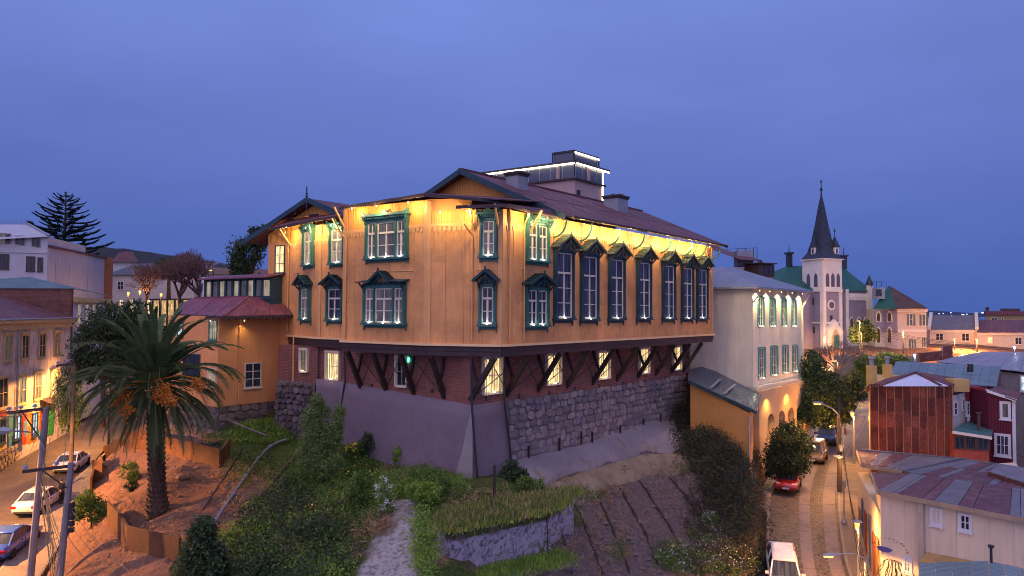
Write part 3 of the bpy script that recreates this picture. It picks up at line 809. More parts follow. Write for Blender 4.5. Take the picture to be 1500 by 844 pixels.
b.obj('gable_wall', OCHRE_BOARD, hall)
b = MB(); p = AB(1.85, wb, wz)
b.lathe(p - Vector((0, 0, .75)), [(.04, 0), (.05, .3), (.05, .85), (.1, .9), (.05, 1.0), (.09, 1.1), (.03, 1.2), (.06, 1.32), (.015, 1.65)], 6)
b.obj('finial', BARGE, hall)
# wing wall window and its vent
gw = plane_a(2.7)
def plain_window(fr, u0, vt, u1, vb, parent, frame=CREAM, pane=GLASS, cols=2, rows=2, sill=True, fw=.07, depth=.09, hoodm=None, off=.0, bars=.03):
    x0, x1, z0, z1 = fr.rect(u0, vt, u1, vb, off)
    return plain_window_xz(fr, x0, x1, z0, z1, parent, frame, pane, cols, rows, sill, fw, depth, hoodm, bars)
def plain_window_xz(fr, x0, x1, z0, z1, parent, frame=CREAM, pane=GLASS, cols=2, rows=2, sill=True, fw=.07, depth=.09, hoodm=None, bars=.03):
    b = MB()
    b.box(fr, x0 - fw, x0, .01, depth, z0 - fw, z1 + fw); b.box(fr, x1, x1 + fw, .01, depth, z0 - fw, z1 + fw)
    b.box(fr, x0, x1, .01, depth, z0 - fw, z0); b.box(fr, x0, x1, .01, depth, z1, z1 + fw)
    for i in range(1, cols):
        x = x0 + (x1 - x0) * i / cols; b.box(fr, x - bars, x + bars, .02, max(.065, depth - .02), z0, z1)
    for j in range(1, rows):
        z = z0 + (z1 - z0) * j / rows
        for i in range(cols):
            b.box(fr, x0 + (x1 - x0) * i / cols + (bars if i else 0), x0 + (x1 - x0) * (i + 1) / cols - (bars if i < cols - 1 else 0), .025, max(.06, depth - .03), z - bars * .7, z + bars * .7)
    w = b.obj('window', frame, parent)
    p = MB(); p.box(fr, x0, x1, .036, .046, z0, z1); p.obj('pane', pane, w)
    if sill:
        b = MB(); b.box(fr, x0 - fw - .05, x1 + fw + .05, .005, depth + .08, z0 - fw - .08, z0 - fw - .002); b.obj('sill', frame, w)
    if hoodm:
        b = MB(); b.box(fr, x0 - fw - .08, x1 + fw + .08, .005, depth + .12, z1 + fw + .002, z1 + fw + .16); b.obj('hood', hoodm, w)
    return w
plain_window(gw, 405, 361, 417, 399, hall, BARGE, LIT_WARM, 2, 3)
b = MB(); x0, x1, z0, z1 = gw.rect(455, 314, 467, 320); b.box(gw, x0, x1, .05, .12, z0, z1); b.obj('vent', DARKMETAL, hall)
# ---------------------------------------------------------------- eave lamps and brackets
lampb = MB(); lampb.lathe((0, 0, 0), [(.03, .1), (.04, .05), (.035, 0)], 8); EAVE_ME = lampb.mesh('eave_lamp', BULB)
def eave_lamp(fr, x, z, e, out=.78, aim=.0):
    p = fr.p(x, out, z); link('eave_lamp', EAVE_ME, hall, Matrix.Translation(p - WL[hall]))
    point(p - Vector((0, 0, .12)), e * .19, WARM, .06, 'eave_light')
def xs_of(fr, us, v=330): return [fr.hit(u, v)[0] for u in us]
lx = xs_of(FL, (757, 812, 866, 908, 934, 963, 998, 1026), 340)
for x in lx: eave_lamp(FL, x, 5.2, 620)
for i in range(len(lx) - 1):
    if lx[i + 1] - lx[i] > 3.2: eave_lamp(FL, (lx[i] + lx[i + 1]) / 2, 5.2, 420)
for x in xs_of(FB, (530, 566, 612), 300): eave_lamp(FB, x, 5.85, 420)
for x in xs_of(FC, (652, 690), 300): eave_lamp(FC, x, 5.25, 300)
for x in xs_of(FA1, (478, 498), 330): eave_lamp(FA1, x, 5.45, 420)
for x in xs_of(FA2, (434, 464), 340): eave_lamp(FA2, x, 5.45, 520)
b = MB()
for i in range(7): b.tube([(0, -.05 - .85 * math.sin(t), 4.35 - 5.45 + .98 * (1 - math.cos(t)) + .0) for t in [k * math.pi / 2 / 6 for k in range(7)]], .06, 5) if i == 0 else None
BRK = b.mesh('eave_bracket', WOOD_TEAL)
for u in (811, 849, 891, 927, 967, 999, 1019, 1040):
    x = FL.hit(u, 335)[0]
    link('eave_bracket', BRK, hall, Matrix.Translation(FL.p(x, 0, 5.45) - WL[hall]) @ Matrix.Rotation(math.atan2(FL.ex.y, FL.ex.x), 4, 'Z'))
for fr, u, z in ((FB, 506, 6.0), (FC, 694, 5.5), (FC, 731, 5.5), (FA2, 428, 5.7), (FA1, 503, 5.8), (FL, 775, 5.5)):
    x = fr.hit(u, 340)[0]; b = MB(); b.bar(fr.p(x, .05, z - 1.1), fr.p(x, .9, z + .1), .1); b.obj('eave_strut', OCHRE_TRIM, hall)
# a few cables clipped along the facade under the lower window heads
for fr, u0, u1, v in ((FB, 545, 606, 399), (FC, 698, 722, 396)):
    x0, z = fr.hit(u0, v); x1 = fr.hit(u1, v)[0]; b = MB(); b.tube([fr.p(x0, .05, z), fr.p(x1, .05, z)], .03, 5); b.obj('conduit', OCHRE_TRIM, hall)

# ---------------------------------------------------------------- brick storey
def brick_mat(name, c1, c2, mortar, bw=.30, bh=.10, dirt=.4):
    t = NT(name); s, z = t.wall(); P = t.pos()
    n = t.n('TexBrick', Vector=t.vec(s, z), Color1=(*c1, 1), Color2=(*c2, 1), Mortar=(*mortar, 1), Scale=1.0)
    for k, v in (('Mortar Size', .012), ('Brick Width', bw), ('Row Height', bh), ('Bias', -.1), ('Mortar Smooth', .2)): n.inputs[k].default_value = v
    c = t.mix(t.ramp(t.noise(P, 1.1, 5), .45, .65, 0, dirt), n.outputs['Color'], mul(c1, .45))
    c = t.mix(t.ramp(t.noise(P, 13., 3), .35, .7, 0, .5), c, mul(c2, 1.25))
    h = t.math('SUBTRACT', 1.0, n.outputs['Fac'])
    return t.done(c, .85, t.math('ADD', h, t.math('MULTIPLY', t.noise(P, 20, 3), .5)), .6, spec=.2, bdist=.02)
BRICK = brick_mat('red_brick', (.27, .088, .06), (.17, .06, .048), (.30, .21, .18))
PLASTER = mat('grey_plaster', (.20, .15, .175), .22, .5, rough=.9, bump=.3, bs=9, streak=.25, dirt=(.15, .13, .15), dirts=.5, dirta=.6)
KA, KB = -.32, 1.67
GL = face(AB(KA, KB), AB(27.0, KB)); GB = face(AB(KA, 11.8), AB(KA, KB)); GA = face(AB(1.35, 20.2), AB(1.35, 11.8))
b = MB(); b.prism([AB(KA, KB), AB(27.0, KB), AB(27.0, 14), AB(2.5, 14), AB(2.5, 11.8), AB(KA, 11.8)], -9.6, ZB - .63)
b.obj('brick_wall', BRICK, hall)
b = MB(); b.prism([AB(1.35, 11.81), AB(2.6, 11.81), AB(2.6, 20.2), AB(1.35, 20.2)], -8.6, ZB - .63); b.obj('brick_wall', BRICK, hall)
# floor underside of the overhang
b = MB(); b.prism([AB(.1, .1), AB(27.4, .1), AB(27.4, 1.6), AB(KA, 1.6), AB(KA - .05, 10.3), AB(-1.4, 10.3), AB(-1.4, 3.85)], ZB - .36, ZB - .2)
b.obj('floor_underside', BEAM, hall)
def brick_window(fr, u0, vt, u1, vb, pane, lamp=True, e=5.):
    x0, x1, z0, z1 = fr.rect(u0, vt, u1, vb, .0)
    w = plain_window_xz(fr, x0, x1, z0, z1, hall, CREAM, pane, 2, 2, True, .06, .11)
    b = MB()
    for i in range(6):
        x = x0 + (x1 - x0) * (i + .5) / 6; b.box(fr, x - .012, x + .012, .12, .14, z0, z1)
    b.obj('window_bars', DARKMETAL, w)
    b = MB(); b.box(fr, x0 - .16, x0 - .06, .005, .2, z0 - .06, z1 + .06); b.box(fr, x1 + .06, x1 + .16, .005, .2, z0 - .06, z1 + .06)
    b.box(fr, x0 - .16, x1 + .16, .005, .22, z1 + .065, z1 + .2); b.obj('surround', CREAM, w)
    if lamp:
        b = MB(); b.box(fr, (x0 + x1) / 2 - .08, (x0 + x1) / 2 + .08, .2, .28, z0 - .02, z0 + .05); b.obj('sill_lamp', BULB, w)
        point(fr.p((x0 + x1) / 2, .34, z0 + .15), e, (1., .74, .36), .06, 'sill_light')
for r in ((708, 526, 731, 574), (800, 521, 818, 561), (875, 517, 890, 553), (936, 512, 948, 545), (985, 509, 995, 540)):
    brick_window(GL, *r, LIT_WARM)
brick_window(GB, 584, 525, 596, 564, GLASS, False); brick_window(GA, 443, 514, 451, 543, LIT_CREAM, True, 2.); brick_window(GA, 481, 518, 497, 555, LIT_WARM, True, 3.)
b = MB(); x, z = GB.hit(598, 527); b.box(GB, x - .1, x + .1, .01, .12, z - .12, z + .12); b.obj('green_exit_lamp', emit('green_lamp', (.05, 1., .45), 6.), hall)
# struts: heavy raking steel, a lighter brace, thin tie rods
def struts(fr, us, out, e_in, big_n):
    xs = [fr.hit(u, 545)[0] for u in us]
    dm = MB(); dm.bar((0, .05, -4.75), (0, -out, ZB - .66), .2, .26); S1 = dm.mesh('strut', STEEL)
    dm = MB(); dm.bar((0, -out * .32, -3.9), (0, -.02, ZB - .8), .13, .13); S2 = dm.mesh('brace', STEEL)
    rz = math.atan2(fr.ex.y, fr.ex.x)
    for i, x in enumerate(xs):
        mt = Matrix.Translation(fr.p(x, 0, 0) - WL[hall]) @ Matrix.Rotation(rz, 4, 'Z')
        link('strut', S1, hall, mt); link('brace', S2, hall, mt)
        if i < len(xs) - 1:
            d = xs[i + 1] - x
            b = MB(); b.bar(fr.p(x, .12, -4.6), fr.p(x + d * .95, out * .85, ZB - .7), .035); b.bar(fr.p(x + d, .12, -4.6), fr.p(x + d * .1, out * .6, ZB - .7), .035)
            b.obj('tie_rod', STEEL, hall)
struts(GL, (690, 742, 788, 830, 868, 903, 934, 960, 983, 1001), 1.62, 1, 10)
struts(GB, (530, 567, 607, 651), 1.15, 1, 4)
b = MB()   # put-log holes under the struts
for u, v in ((712, 583), (760, 580), (804, 575), (842, 570), (878, 566), (912, 562), (945, 558), (975, 553)):
    x, z = GL.hit(u, v); b.box(GL, x - .09, x + .09, .0, .03, z - .16, z + .12)
for u, v in ((545, 565), (563, 570), (633, 573)):
    x, z = GB.hit(u, v); b.box(GB, x - .1, x + .1, .0, .03, z - .1, z + .1)
b.obj('wall_vents', DARKMETAL, hall)
# drain pipes down the wall
def wall_pipe(fr, pts, r, m, off=.14, off2=None):
    b = MB(); n = len(pts) - 1; of = [off + ((off2 if off2 is not None else off) - off) * i / n for i in range(n + 1)]
    b.tube([fr.p(fr.hit(u, v, o)[0], o, fr.hit(u, v, o)[1]) for (u, v), o in zip(pts, of)], r, 6); b.obj('downpipe', m, hall)
wall_pipe(GL, [(738, 540), (739, 588), (746, 645), (750, 692)], .07, DARKMETAL, .22, .6)
wall_pipe(GL, [(690, 520), (691, 590), (695, 650), (700, 704)], .065, DARKMETAL, .2, .62)
wall_pipe(GB, [(504, 500), (505, 560), (499, 600)], .06, DARKMETAL, .2)
wall_pipe(GA, [(467, 498), (466, 555)], .06, DARKMETAL)
wall_pipe(GA, [(430, 490), (429, 560), (428, 640)], .05, OCHRE_TRIM, .25)

# ---------------------------------------------------------------- retaining walls (things of their own)
rw = thing('retaining_wall', 'smooth grey plastered retaining wall with battered corner under the brick storey', 'retaining wall', AB(-.5, 5, -9))
def batter(fr, x0, x1, zt0, zt1, zb, o_t, o_b):
    b = MB()
    b.box8([fr.p(x0, -.3, zb), fr.p(x1, -.3, zb), fr.p(x1, o_b, zb), fr.p(x0, o_b, zb), fr.p(x0, -.3, zt0), fr.p(x1, -.3, zt1), fr.p(x1, o_t, zt1), fr.p(x0, o_t, zt0)])
    return b
def noisy_wall(fr, x0, x1, zt0, zt1, zb, o_t, o_b, name, m, parent, n=24, k=8, e0=0, e1=0):
    b = MB()
    for i in range(n + 1):
        for j in range(k + 1):
            s, r = i / n, j / k; x = x0 + (x1 - x0) * s; zt = zt0 + (zt1 - zt0) * s; z = zb + (zt - zb) * r
            o = o_b + (o_t - o_b) * r + float(vnoise(x * 3, z * 3 + 50, 2.2, 5)) * .06 * min(1, min(s, 1 - s) * 10)
            b.v.append(tuple(fr.p(x + (e1 * (o_b + (o_t - o_b) * r) if i == n else (-e0 * (o_b + (o_t - o_b) * r) if i == 0 else 0)), o, z)))
    b.f = [(i * (k + 1) + j, (i + 1) * (k + 1) + j, (i + 1) * (k + 1) + j + 1, i * (k + 1) + j + 1) for i in range(n) for j in range(k)]
    t = len(b.v)
    b.v += [tuple(fr.p(x0, -.3, zt0)), tuple(fr.p(x1, -.3, zt1))]
    for i in range(n):
        s = (i + 1) / n
        b.v.append(tuple(fr.p(x0 + (x1 - x0) * s, -.3, zt0 + (zt1 - zt0) * s)))
        b.f.append((i * (k + 1) + k, (i + 1) * (k + 1) + k, len(b.v) - 1, (t if i == 0 else len(b.v) - 2)))
    return b.obj(name, m, parent, smooth=True)
LB = GB.L
noisy_wall(GB, 0, LB, -4.35, -5.0, -11, .14, .55, 'wall_face', PLASTER, rw, e1=1)
xs0 = GL.hit(739, 600)[0]
noisy_wall(GL, 0, xs0, -5.0, -5.02, -11, .14, .55, 'wall_face', PLASTER, rw, 8, e0=1)
lighter = mat('pale_render_patch', (.26, .225, .22), .15, 1., rough=.9, bump=.5, bs=14)
b = MB()
x0 = LB + .4
wo = lambda z: .55 + (.14 - .55) * (z + 11) / 6.0 + .035
b.poly(*[GB.p(x, wo(z), z) for x, z in ((x0 - 1.35, -9.3), (x0 + .02, -9.3), (x0 - .2, -5.3), (x0 - .36, -5.3), (x0 - .8, -7.4))])
b.obj('corner_render', lighter, rw)
sw = thing('rubble_wall', 'long rough stone retaining wall of irregular grey stones under the brick storey', 'stone wall', AB(14, 1.4, -9))
MORTAR = mat('lime_mortar', (.15, .125, .13), .25, 1., rough=.95, bump=.6, bs=14)
noisy_wall(GL, xs0 + .05, GL.L + .25, -5.05, -5.2, -11, .10, .22, 'wall_backing', MORTAR, sw, 40)
STONE = mat('rubble_stone', (.25, .20, .19), .35, 2.5, rough=.95, bump=.9, bs=9, rndv=.26, dirt=(.11, .10, .13), dirts=.35, dirta=.7)
SM = stone_meshes('stone', STONE, 8)
def lay_stones(fr, x0, x1, ztop, zbot, w, h, off, parent, meshes, m_over=None, depth=.1, limit=300, drop=.06):
    rz = math.atan2(fr.ex.y, fr.ex.x); z = ztop; cnt = 0; rest = MB()
    while z > zbot:
        hh = h * rnd.uniform(.8, 1.25); x = x0 + rnd.uniform(0, .1)
        while x < x1:
            ww = w * rnd.uniform(.6, 1.5)
            if x + ww > x1: break
            xc, zc = x + ww / 2, z - hh / 2 + rnd.uniform(-.06, .06)
            if rnd.random() > drop and zc > zbot(xc) if callable(zbot) else True:
                mt = Matrix.Translation(fr.p(xc, off, zc) - WL[parent]) @ Matrix.Rotation(rz, 4, 'Z') @ Matrix.Rotation(rnd.uniform(-.2, .2), 4, 'Y') @ Matrix.Diagonal((ww * .97, depth * rnd.uniform(.6, 1.3), hh * .97, 1))
                if cnt < limit: link('stone', rnd.choice(meshes), parent, mt)
                cnt += 1
            x += ww
        z -= hh
    return cnt
class _Z:
    def __init__(s, f): s.f = f
    def __call__(s, x): return s.f(x)
    def __lt__(s, o): return True
    def __gt__(s, o): return False
def stone_rows(fr, x0, x1, ztf, zbf, w, h, off, parent, meshes, depth=.1, limit=299):
    rz = math.atan2(fr.ex.y, fr.ex.x); cnt = 0; k = 0
    ztop = max(ztf(x0), ztf(x1)); z = ztop
    zlow = min(zbf(x0), zbf(x1), zbf((x0 + x1) / 2))
    while z > zlow:
        hh = h * rnd.uniform(.8, 1.2); x = x0 + rnd.uniform(0, .15)
        while x < x1 - .15:
            ww = min(w * rnd.uniform(.6, 1.45), x1 - x)
            xc, zc = x + ww / 2, z - hh / 2 + rnd.uniform(-.07, .07)
            if zbf(xc) - .2 < zc < ztf(xc) - .1 and cnt < limit:
                mt = Matrix.Translation(fr.p(xc, off(zc) if callable(off) else off, zc) - WL[parent]) @ Matrix.Rotation(rz, 4, 'Z') @ Matrix.Rotation(rnd.uniform(-.22, .22), 4, 'Y') @ Matrix.Diagonal((ww * .98, depth * rnd.uniform(.6, 1.3), hh * 1.0, 1))
                link('stone', rnd.choice(meshes), parent, mt); cnt += 1
            x += ww
        z -= hh
    print('stones', cnt)
def gz(fr, off): return lambda x: ground(*(fr.p(x, off, 0).xy))
stone_rows(GL, xs0 + .1, GL.L + .2, lambda x: -5.05, gz(GL, .5), .74, .46, .17, sw, SM, .06)
b = MB()
for u, v in ((775, 662), (820, 650), (868, 640), (909, 630), (943, 620), (968, 613), (1003, 600), (852, 640)):
    x, z = GL.hit(u, v, .3); b.box(GL, x - .05, x + .05, .25, .33, z - .45, z + .35)
b.obj('steel_pegs', STEEL, sw)
# rough stone under the left bay
st2 = thing('rough_stone_base', 'dark rough stone base with dead creepers under the left bay', 'stone wall', AB(.8, 16, -8.5))
noisy_wall(GA, GA.hit(418, 600)[0] - .6, GA.hit(466, 600)[0], -4.7, -4.9, -9.5, .3, .5, 'wall_backing', mat('dark_rubble', (.115, .085, .085), .4, 1.2, rough=.95, bump=.8, bs=9), st2, 10)
D_STONE = mat('dark_rubble_stone', (.13, .10, .10), .35, 2., rough=.95, bump=.7, bs=12, rndv=.4)
DSM = stone_meshes('stone', D_STONE, 5, 9)
stone_rows(GA, GA.hit(418, 600)[0] - .5, GA.hit(466, 600)[0] - .1, lambda x: -4.8, gz(GA, .6), .55, .42, .45, st2, DSM, .16)
noisy_wall(GA, GA.hit(466, 600)[0] + .02, GA.L + .1, -4.5, -4.5, -9.5, .22, .4, 'wall_face', PLASTER, rw, 6)

# ---------------------------------------------------------------- left annex with the hipped roof
an = thing('annex', 'ochre two storey annex with purple red hipped roof beside the palm', 'annex', AB(0, 24, -8))
NB = face(AB(-2, 28.2), AB(-2, 22.05)); NR = face(AB(-2, 22.05), AB(2.68, 22.05))
ANNEX = mat('annex_ochre', (.70, .32, .12), .1, .8, rough=.8, bump=.12, streak=.12)
b = MB(); b.prism([AB(-2, 22.05), AB(2.65, 22.05), AB(2.65, 28.2), AB(-2, 28.2)], -6.55, -.38); b.obj('wall_core', ANNEX, an)
for fr in (NB, NR): sheet_wall(fr, 0, fr.L, [(-6.5, -4.5), (-4.5, -2.5), (-2.5, -.42)], an, ANNEX, 1.55, 'wall_panel')
b = MB(); b.prism([AB(-1.9, 22.15), AB(2.6, 22.15), AB(2.6, 28), AB(-1.9, 28)], -10, -6.56); b.obj('foundation', MORTAR, an)
SM2 = stone_meshes('stone', mat('block_stone', (.20, .155, .125), .3, 2., rough=.95, bump=.6, bs=12, rndv=.3), 6, 4)
fnr = face(AB(-1.9, 22.15), AB(2.6, 22.15)); fnb = face(AB(-1.9, 28), AB(-1.9, 22.15))
stone_rows(fnr, 0, fnr.L, lambda x: -6.5, gz(fnr, .3), .8, .5, .03, an, SM2, .1)
stone_rows(fnb, 0, fnb.L, lambda x: -6.5, gz(fnb, .3), .8, .5, .03, an, SM2, .1)
c1, c2, c3 = at(262, 460, 54.0), at(328, 463, 49.0), at(436, 461, 52.6)
Ra, Rb, Rc = at(365, 434, 52.8), at(286, 436.5, 56), at(415, 438, 54.2)
roof_strips(an, ROOF_RED2, c1, c2, Ra, Rb, 5); roof_strips(an, ROOF_RED2, c2, c3, Rc, Ra, 5)
b = MB(); b.slab([c3, AB(2.7, 21.5, 1.0), Rc], .05); b.obj('roof_sheet', ROOF_RED2, an)
b = MB(); b.slab([c1, Rb, at(262, 445, 60)], .05); b.obj('roof_sheet', ROOF_RED2, an)
b = MB(); b.bar(c2, Ra, .2, .1); b.bar(Ra, Rb, .2, .1); b.bar(c3, Rc, .16, .09); b.obj('ridge_cap', ROOF_RED2, an)
fascia([c1, c2, c3], an)
for i in range(12):
    b = MB(); p = c2.lerp(c3, (i + .5) / 12); b.cbox(p + Vector((0, .1, -.2)), .12, .3, .16); b.obj('eave_block', BEAM, an)
plain_window(NR, 359, 533, 380.5, 566, an, CREAM, GLASS, 2, 3, fw=.1, bars=.04)
plain_window(NB, 308, 470, 318, 497, an, WOOD_TEAL, LIT_CREAM, 2, 3, fw=.1); plain_window(NB, 306, 541, 316, 564, an, CREAM, LIT_CREAM, 2, 3, fw=.1)
plain_window(NB, 262, 470, 268, 492, an, WOOD_TEAL, LIT_WHITE, 2, 3, fw=.1); plain_window(NB, 270, 520, 293, 553, an, BARGE, GLASS, 3, 2, fw=.08)
downpipe(NR, 350, 475, 592, an, ANNEX); downpipe(NR, 413, 478, 585, an, ANNEX)
for fr, u, v in ((NR, 352, 474), (NB, 318, 470)):
    x, z = fr.hit(u, v); p = fr.p(x, .5, -.75); link('eave_lamp', EAVE_ME, an, Matrix.Translation(p - WL[an])); spot(p, fr.p(x, .2, -4), 60, WARM, 120, .9, .05, 'eave_light')
# glazed gallery above the annex
ga = thing('glazed_gallery', 'dark framed glazed gallery with purple roof above the annex', 'gallery', AB(2, 24, 1))
GF = face(AB(1.6, 29.5), AB(1.6, 21.6))
b = MB(); b.box(GF, 0, GF.L, -1.0, -.06, .4, 2.5); b.obj('gallery_wall', BARGE, ga)
zt, zb_ = GF.hit(370, 411)[1], GF.hit(370, 434)[1]
n = 9
for i in range(n):
    x0 = GF.L * i / n
    b = MB(); b.box(GF, x0 + .12, x0 + GF.L / n - .12, -.05, -.02, zb_, zt); b.obj('pane', LIT_DIM if i % 2 else LIT_CREAM, ga)
    b = MB(); b.box(GF, x0 - .1, x0 + .1, -.05, .08, zb_ - .1, zt + .1); b.obj('mullion', BARGE, ga)
b = MB(); b.box(GF, -.1, GF.L + .1, -.02, .1, zb_ - .25, zb_ - .1); b.box(GF, -.1, GF.L + .1, -.02, .1, zt + .1, zt + .2); b.obj('gallery_rail', BARGE, ga)
b = MB(); b.slab([GF.p(-.4, .5, zt + .22), GF.p(GF.L + .2, .5, zt + .22), GF.p(GF.L + .2, -1.2, zt + .55), GF.p(-.4, -1.2, zt + .55)], .08); b.obj('gallery_roof', ROOF_RED2, ga)

# ---------------------------------------------------------------- chimneys and birds on the hall roof
GREYWALL = mat('grey_render', (.26, .27, .31), .12, 1., rough=.85, bump=.15)
def roof_z(p): return ez + (rb - abs(bof(p) - rb) - eb) * (rz_ - ez) / (rb - eb)
def vent_box(u, v, y, sx, sy, h, label):
    p = at(u, v, y); p.z = roof_z(p) - .3
    fr = Fr(p, E1); t = thing('roof_vent', label, 'chimney', p)
    b = MB(); b.box(fr, -sx / 2, sx / 2, -sy / 2, sy / 2, 0, h); b.obj('shaft', GREYWALL, t)
    b = MB(); b.box(fr, -sx / 2 - .12, sx / 2 + .12, -sy / 2 - .12, sy / 2 + .12, h + .12, h + .26); b.box(fr, -sx / 2 - .05, sx / 2 + .05, -sy / 2 - .05, sy / 2 + .05, h + .003, h + .117); b.obj('cap', BEAM, t)
    return p, h
vent_box(757, 268, 47.8, 1.0, 1.0, 1.0, 'grey roof vent just left of the lit rooftop deck')
vp, vh = vent_box(902, 309, 57.5, 1.5, 1.3, 1.1, 'grey capped chimney with two gulls on the roof ridge')
BIRD = mat('gull_grey', (.25, .25, .27), .3, 8., rough=.8)
for k, (dx, rz, lab) in enumerate(((-.25, .4, 'small gull standing on the chimney cap, left of two'), (.45, 2.6, 'small gull standing on the chimney cap, right of two'))):
    b = MB(); c = vp + Vector((dx, 0, vh + .27))
    b.tube([c + Vector((-.2, 0, .17)), c + Vector((-.1, 0, .16)), c + Vector((.02, 0, .17)), c + Vector((.1, 0, .22)), c + Vector((.15, 0, .28)), c + Vector((.2, 0, .27))], [.015, .06, .085, .06, .045, .012], 7)
    b.cyl(c, c + Vector((0, 0, .12)), .012, n=4); b.cyl(c + Vector((.04, .03, 0)), c + Vector((.04, .03, .12)), .012, n=4)
    o = b.obj('gull', BIRD, loc=c, smooth=True); tag(o, lab, 'bird', 'gulls on the chimney'); o.rotation_euler.z = rz
# ------------------------------------------------------------------ buildings right of and behind the hall
def solid(name, label, cat, pts, z0, z1, wallm, group=None, wname='wall'):
    c = sum((Vector((p[0], p[1], 0)) for p in pts), Vector()) / len(pts)
    t = thing(name, label, cat, (c.x, c.y, z0), group)
    b = MB(); b.prism(pts, z0, z1); b.obj(wname, wallm, t); return t
def roof_part(t, m, polys, th=.08, name='roof'):
    for p in polys:
        b = MB(); b.slab(p, th); b.obj(name, m, t)
def xy(u, v, d): p = at(u, v, d); return Vector((p.x, p.y, 0))

# --- cream wing with arcade
CREAMWALL = mat('cream_wall', (.62, .54, .42), .1, .6, rough=.85, bump=.12, streak=.12)
GREYROOF = mat('grey_sheet_roof', (.21, .235, .29), .15, .8, rough=.45, bump=.5, ribs=.3, rndv=.08)
CK = xy(1102, 457, 62.0); CE = Vector((.618, .786, 0)); CN = Vector((-.82, .571, 0))
CR = CK + CE * 13.4
cw = solid('cream_wing', 'cream two storey wing with teal windows, arcaded base and grey hipped roof', 'wing', [CK, CR, CR + CN * 9, CK + CN * 9], -14.6, 2.15, CREAMWALL)
F1, F2 = face(CK, CR), face(CK + CN * 9, CK)
PANEL = mat('cream_sheet', (.72, .64, .48), .08, .6, rough=.8, bump=.1, streak=.15, rndv=.04)
sheet_wall(F1, 0, F1.L, [(-6.2, -3.4), (-3.4, -.6), (-.6, 2.1)], cw, PANEL, 1.7, 'wall_panel')
sheet_wall(F2, 9 - 6.0, F2.L, [(-6.2, -3.4), (-3.4, -.6), (-.6, 2.1)], cw, PANEL, 1.7, 'wall_panel')
e = .85
ev = [CK - CE * e - CN * e, CR + CE * e - CN * e, CR + CE * e + CN * (9 + e), CK - CE * e + CN * (9 + e)]
ev = [Vector((p.x, p.y, 2.2)) for p in ev]
rd1 = CK + CE * 4.5 + CN * 4.5; rd2 = CR - CE * 4.5 + CN * 4.5; rd1 = Vector((rd1.x, rd1.y, 4.3)); rd2 = Vector((rd2.x, rd2.y, 4.3))
roof_part(cw, GREYROOF, [[ev[3], ev[0], rd1], [ev[0], ev[1], rd2, rd1], [ev[1], ev[2], rd2], [ev[2], ev[3], rd1, rd2]])
fascia([ev[3], ev[0], ev[1]], cw, GREYMETAL, .12)
b = MB(); b.box(F1, -.05, F1.L + .1, .01, .35, -6.5, -6.2); b.obj('ledge', CREAM, cw)
TEALF = mat('teal_window_paint', (.06, .24, .22), .15, rough=.5, bump=.05)
for u0, u1, v0, v1 in ((1109, 1116.5, 435, 478), (1126.3, 1133.5, 437, 478), (1143.5, 1149.5, 438, 478), (1158.5, 1163.5, 439, 478),
                       (1110, 1118, 509, 554), (1128, 1136.5, 507, 549.5), (1145, 1152, 506, 546), (1160, 1166, 505.5, 544)):
    x0, x1, z0, z1 = F1.rect(u0, v0, u1, v1)
    w = plain_window_xz(F1, x0 + .18, x1 - .18, z0 + .06, z1 - .1, cw, CREAM, LIT_DIM, 2, 3, True, .05, .09, bars=.03)
    b = MB(); b.box(F1, x0 - .06, x0 + .12, .01, .10, z0, z1); b.box(F1, x1 - .10, x1 + .12, .01, .2, z0, z1); b.box(F1, x0 + .121, x1 - .101, .01, .12, z1 - .04, z1 + .06); b.obj('casing', TEALF, w)
    b = MB(); b.box(F1, (x0 + x1) / 2 - .06, (x0 + x1) / 2 + .06, .26, .34, z0, z0 + .05); b.obj('sill_lamp', BULB_COOL, w)
    point(F1.p((x0 + x1) / 2, .4, z0 + .15), 4, (1., .9, .6), .05, 'sill_light')
# arcade: arched niches standing proud of the base wall
b = MB(); bz0, bz1 = -14.4, -6.52
xs = [F1.hit(u, 610)[0] for u in (1120, 1136, 1150, 1163)]
ARCH = mat('arcade_render', (.58, .40, .22), .12, .7, rough=.85, bump=.15)
edges = [-.02] + [(xs[i] + xs[i + 1]) / 2 for i in range(3)] + [F1.L + .02]
for i, x in enumerate(xs):
    a, c = edges[i] , edges[i + 1]; hw = min(.95, (c - a) / 2 - .35); zs = -9.6
    arc = [(x + hw * math.cos(t), zs + hw * math.sin(t)) for t in [math.pi * k / 10 for k in range(11)]]
    b.box(F1, a, x - hw, .01, .55, bz0, bz1); b.box(F1, x + hw, c, .01, .55, bz0, bz1)
    up = [(x + hw, bz1)] + arc[0:1] + arc[1:] + [(x - hw, bz1)]
    for p, q in zip(arc, arc[1:]):
        b.ext(F1, [p, q, (q[0], bz1), (p[0], bz1)], .01, .55)
    b.box(F1, x - hw, x + hw, .01, .5, bz0, -13.2)
b.obj('arcade', ARCH, cw)
for x in xs: plain_window_xz(F1, x - .4, x + .2, -11.2, -9.6, cw, CREAM, GLASS, 1, 2, False, .06, .06)
for x in [F1.hit(u, 425)[0] for u in (1106, 1121, 1138, 1154, 1169)]:
    p = F1.p(x, .4, 1.85); link('eave_lamp', EAVE_ME, cw, Matrix.Translation(p - WL[cw])); spot(p - Vector((0, 0, .1)), F1.p(x, .0, -.6), 420, (1., .80, .38), 150, 1., .05, 'eave_light')
for x in [F1.hit(u, 600)[0] for u in (1113, 1143)]: spot(F1.p(x, 1.2, -7.0), F1.p(x, .5, -11), 300, (1., .55, .12), 120, .9, .05, 'arcade_light')
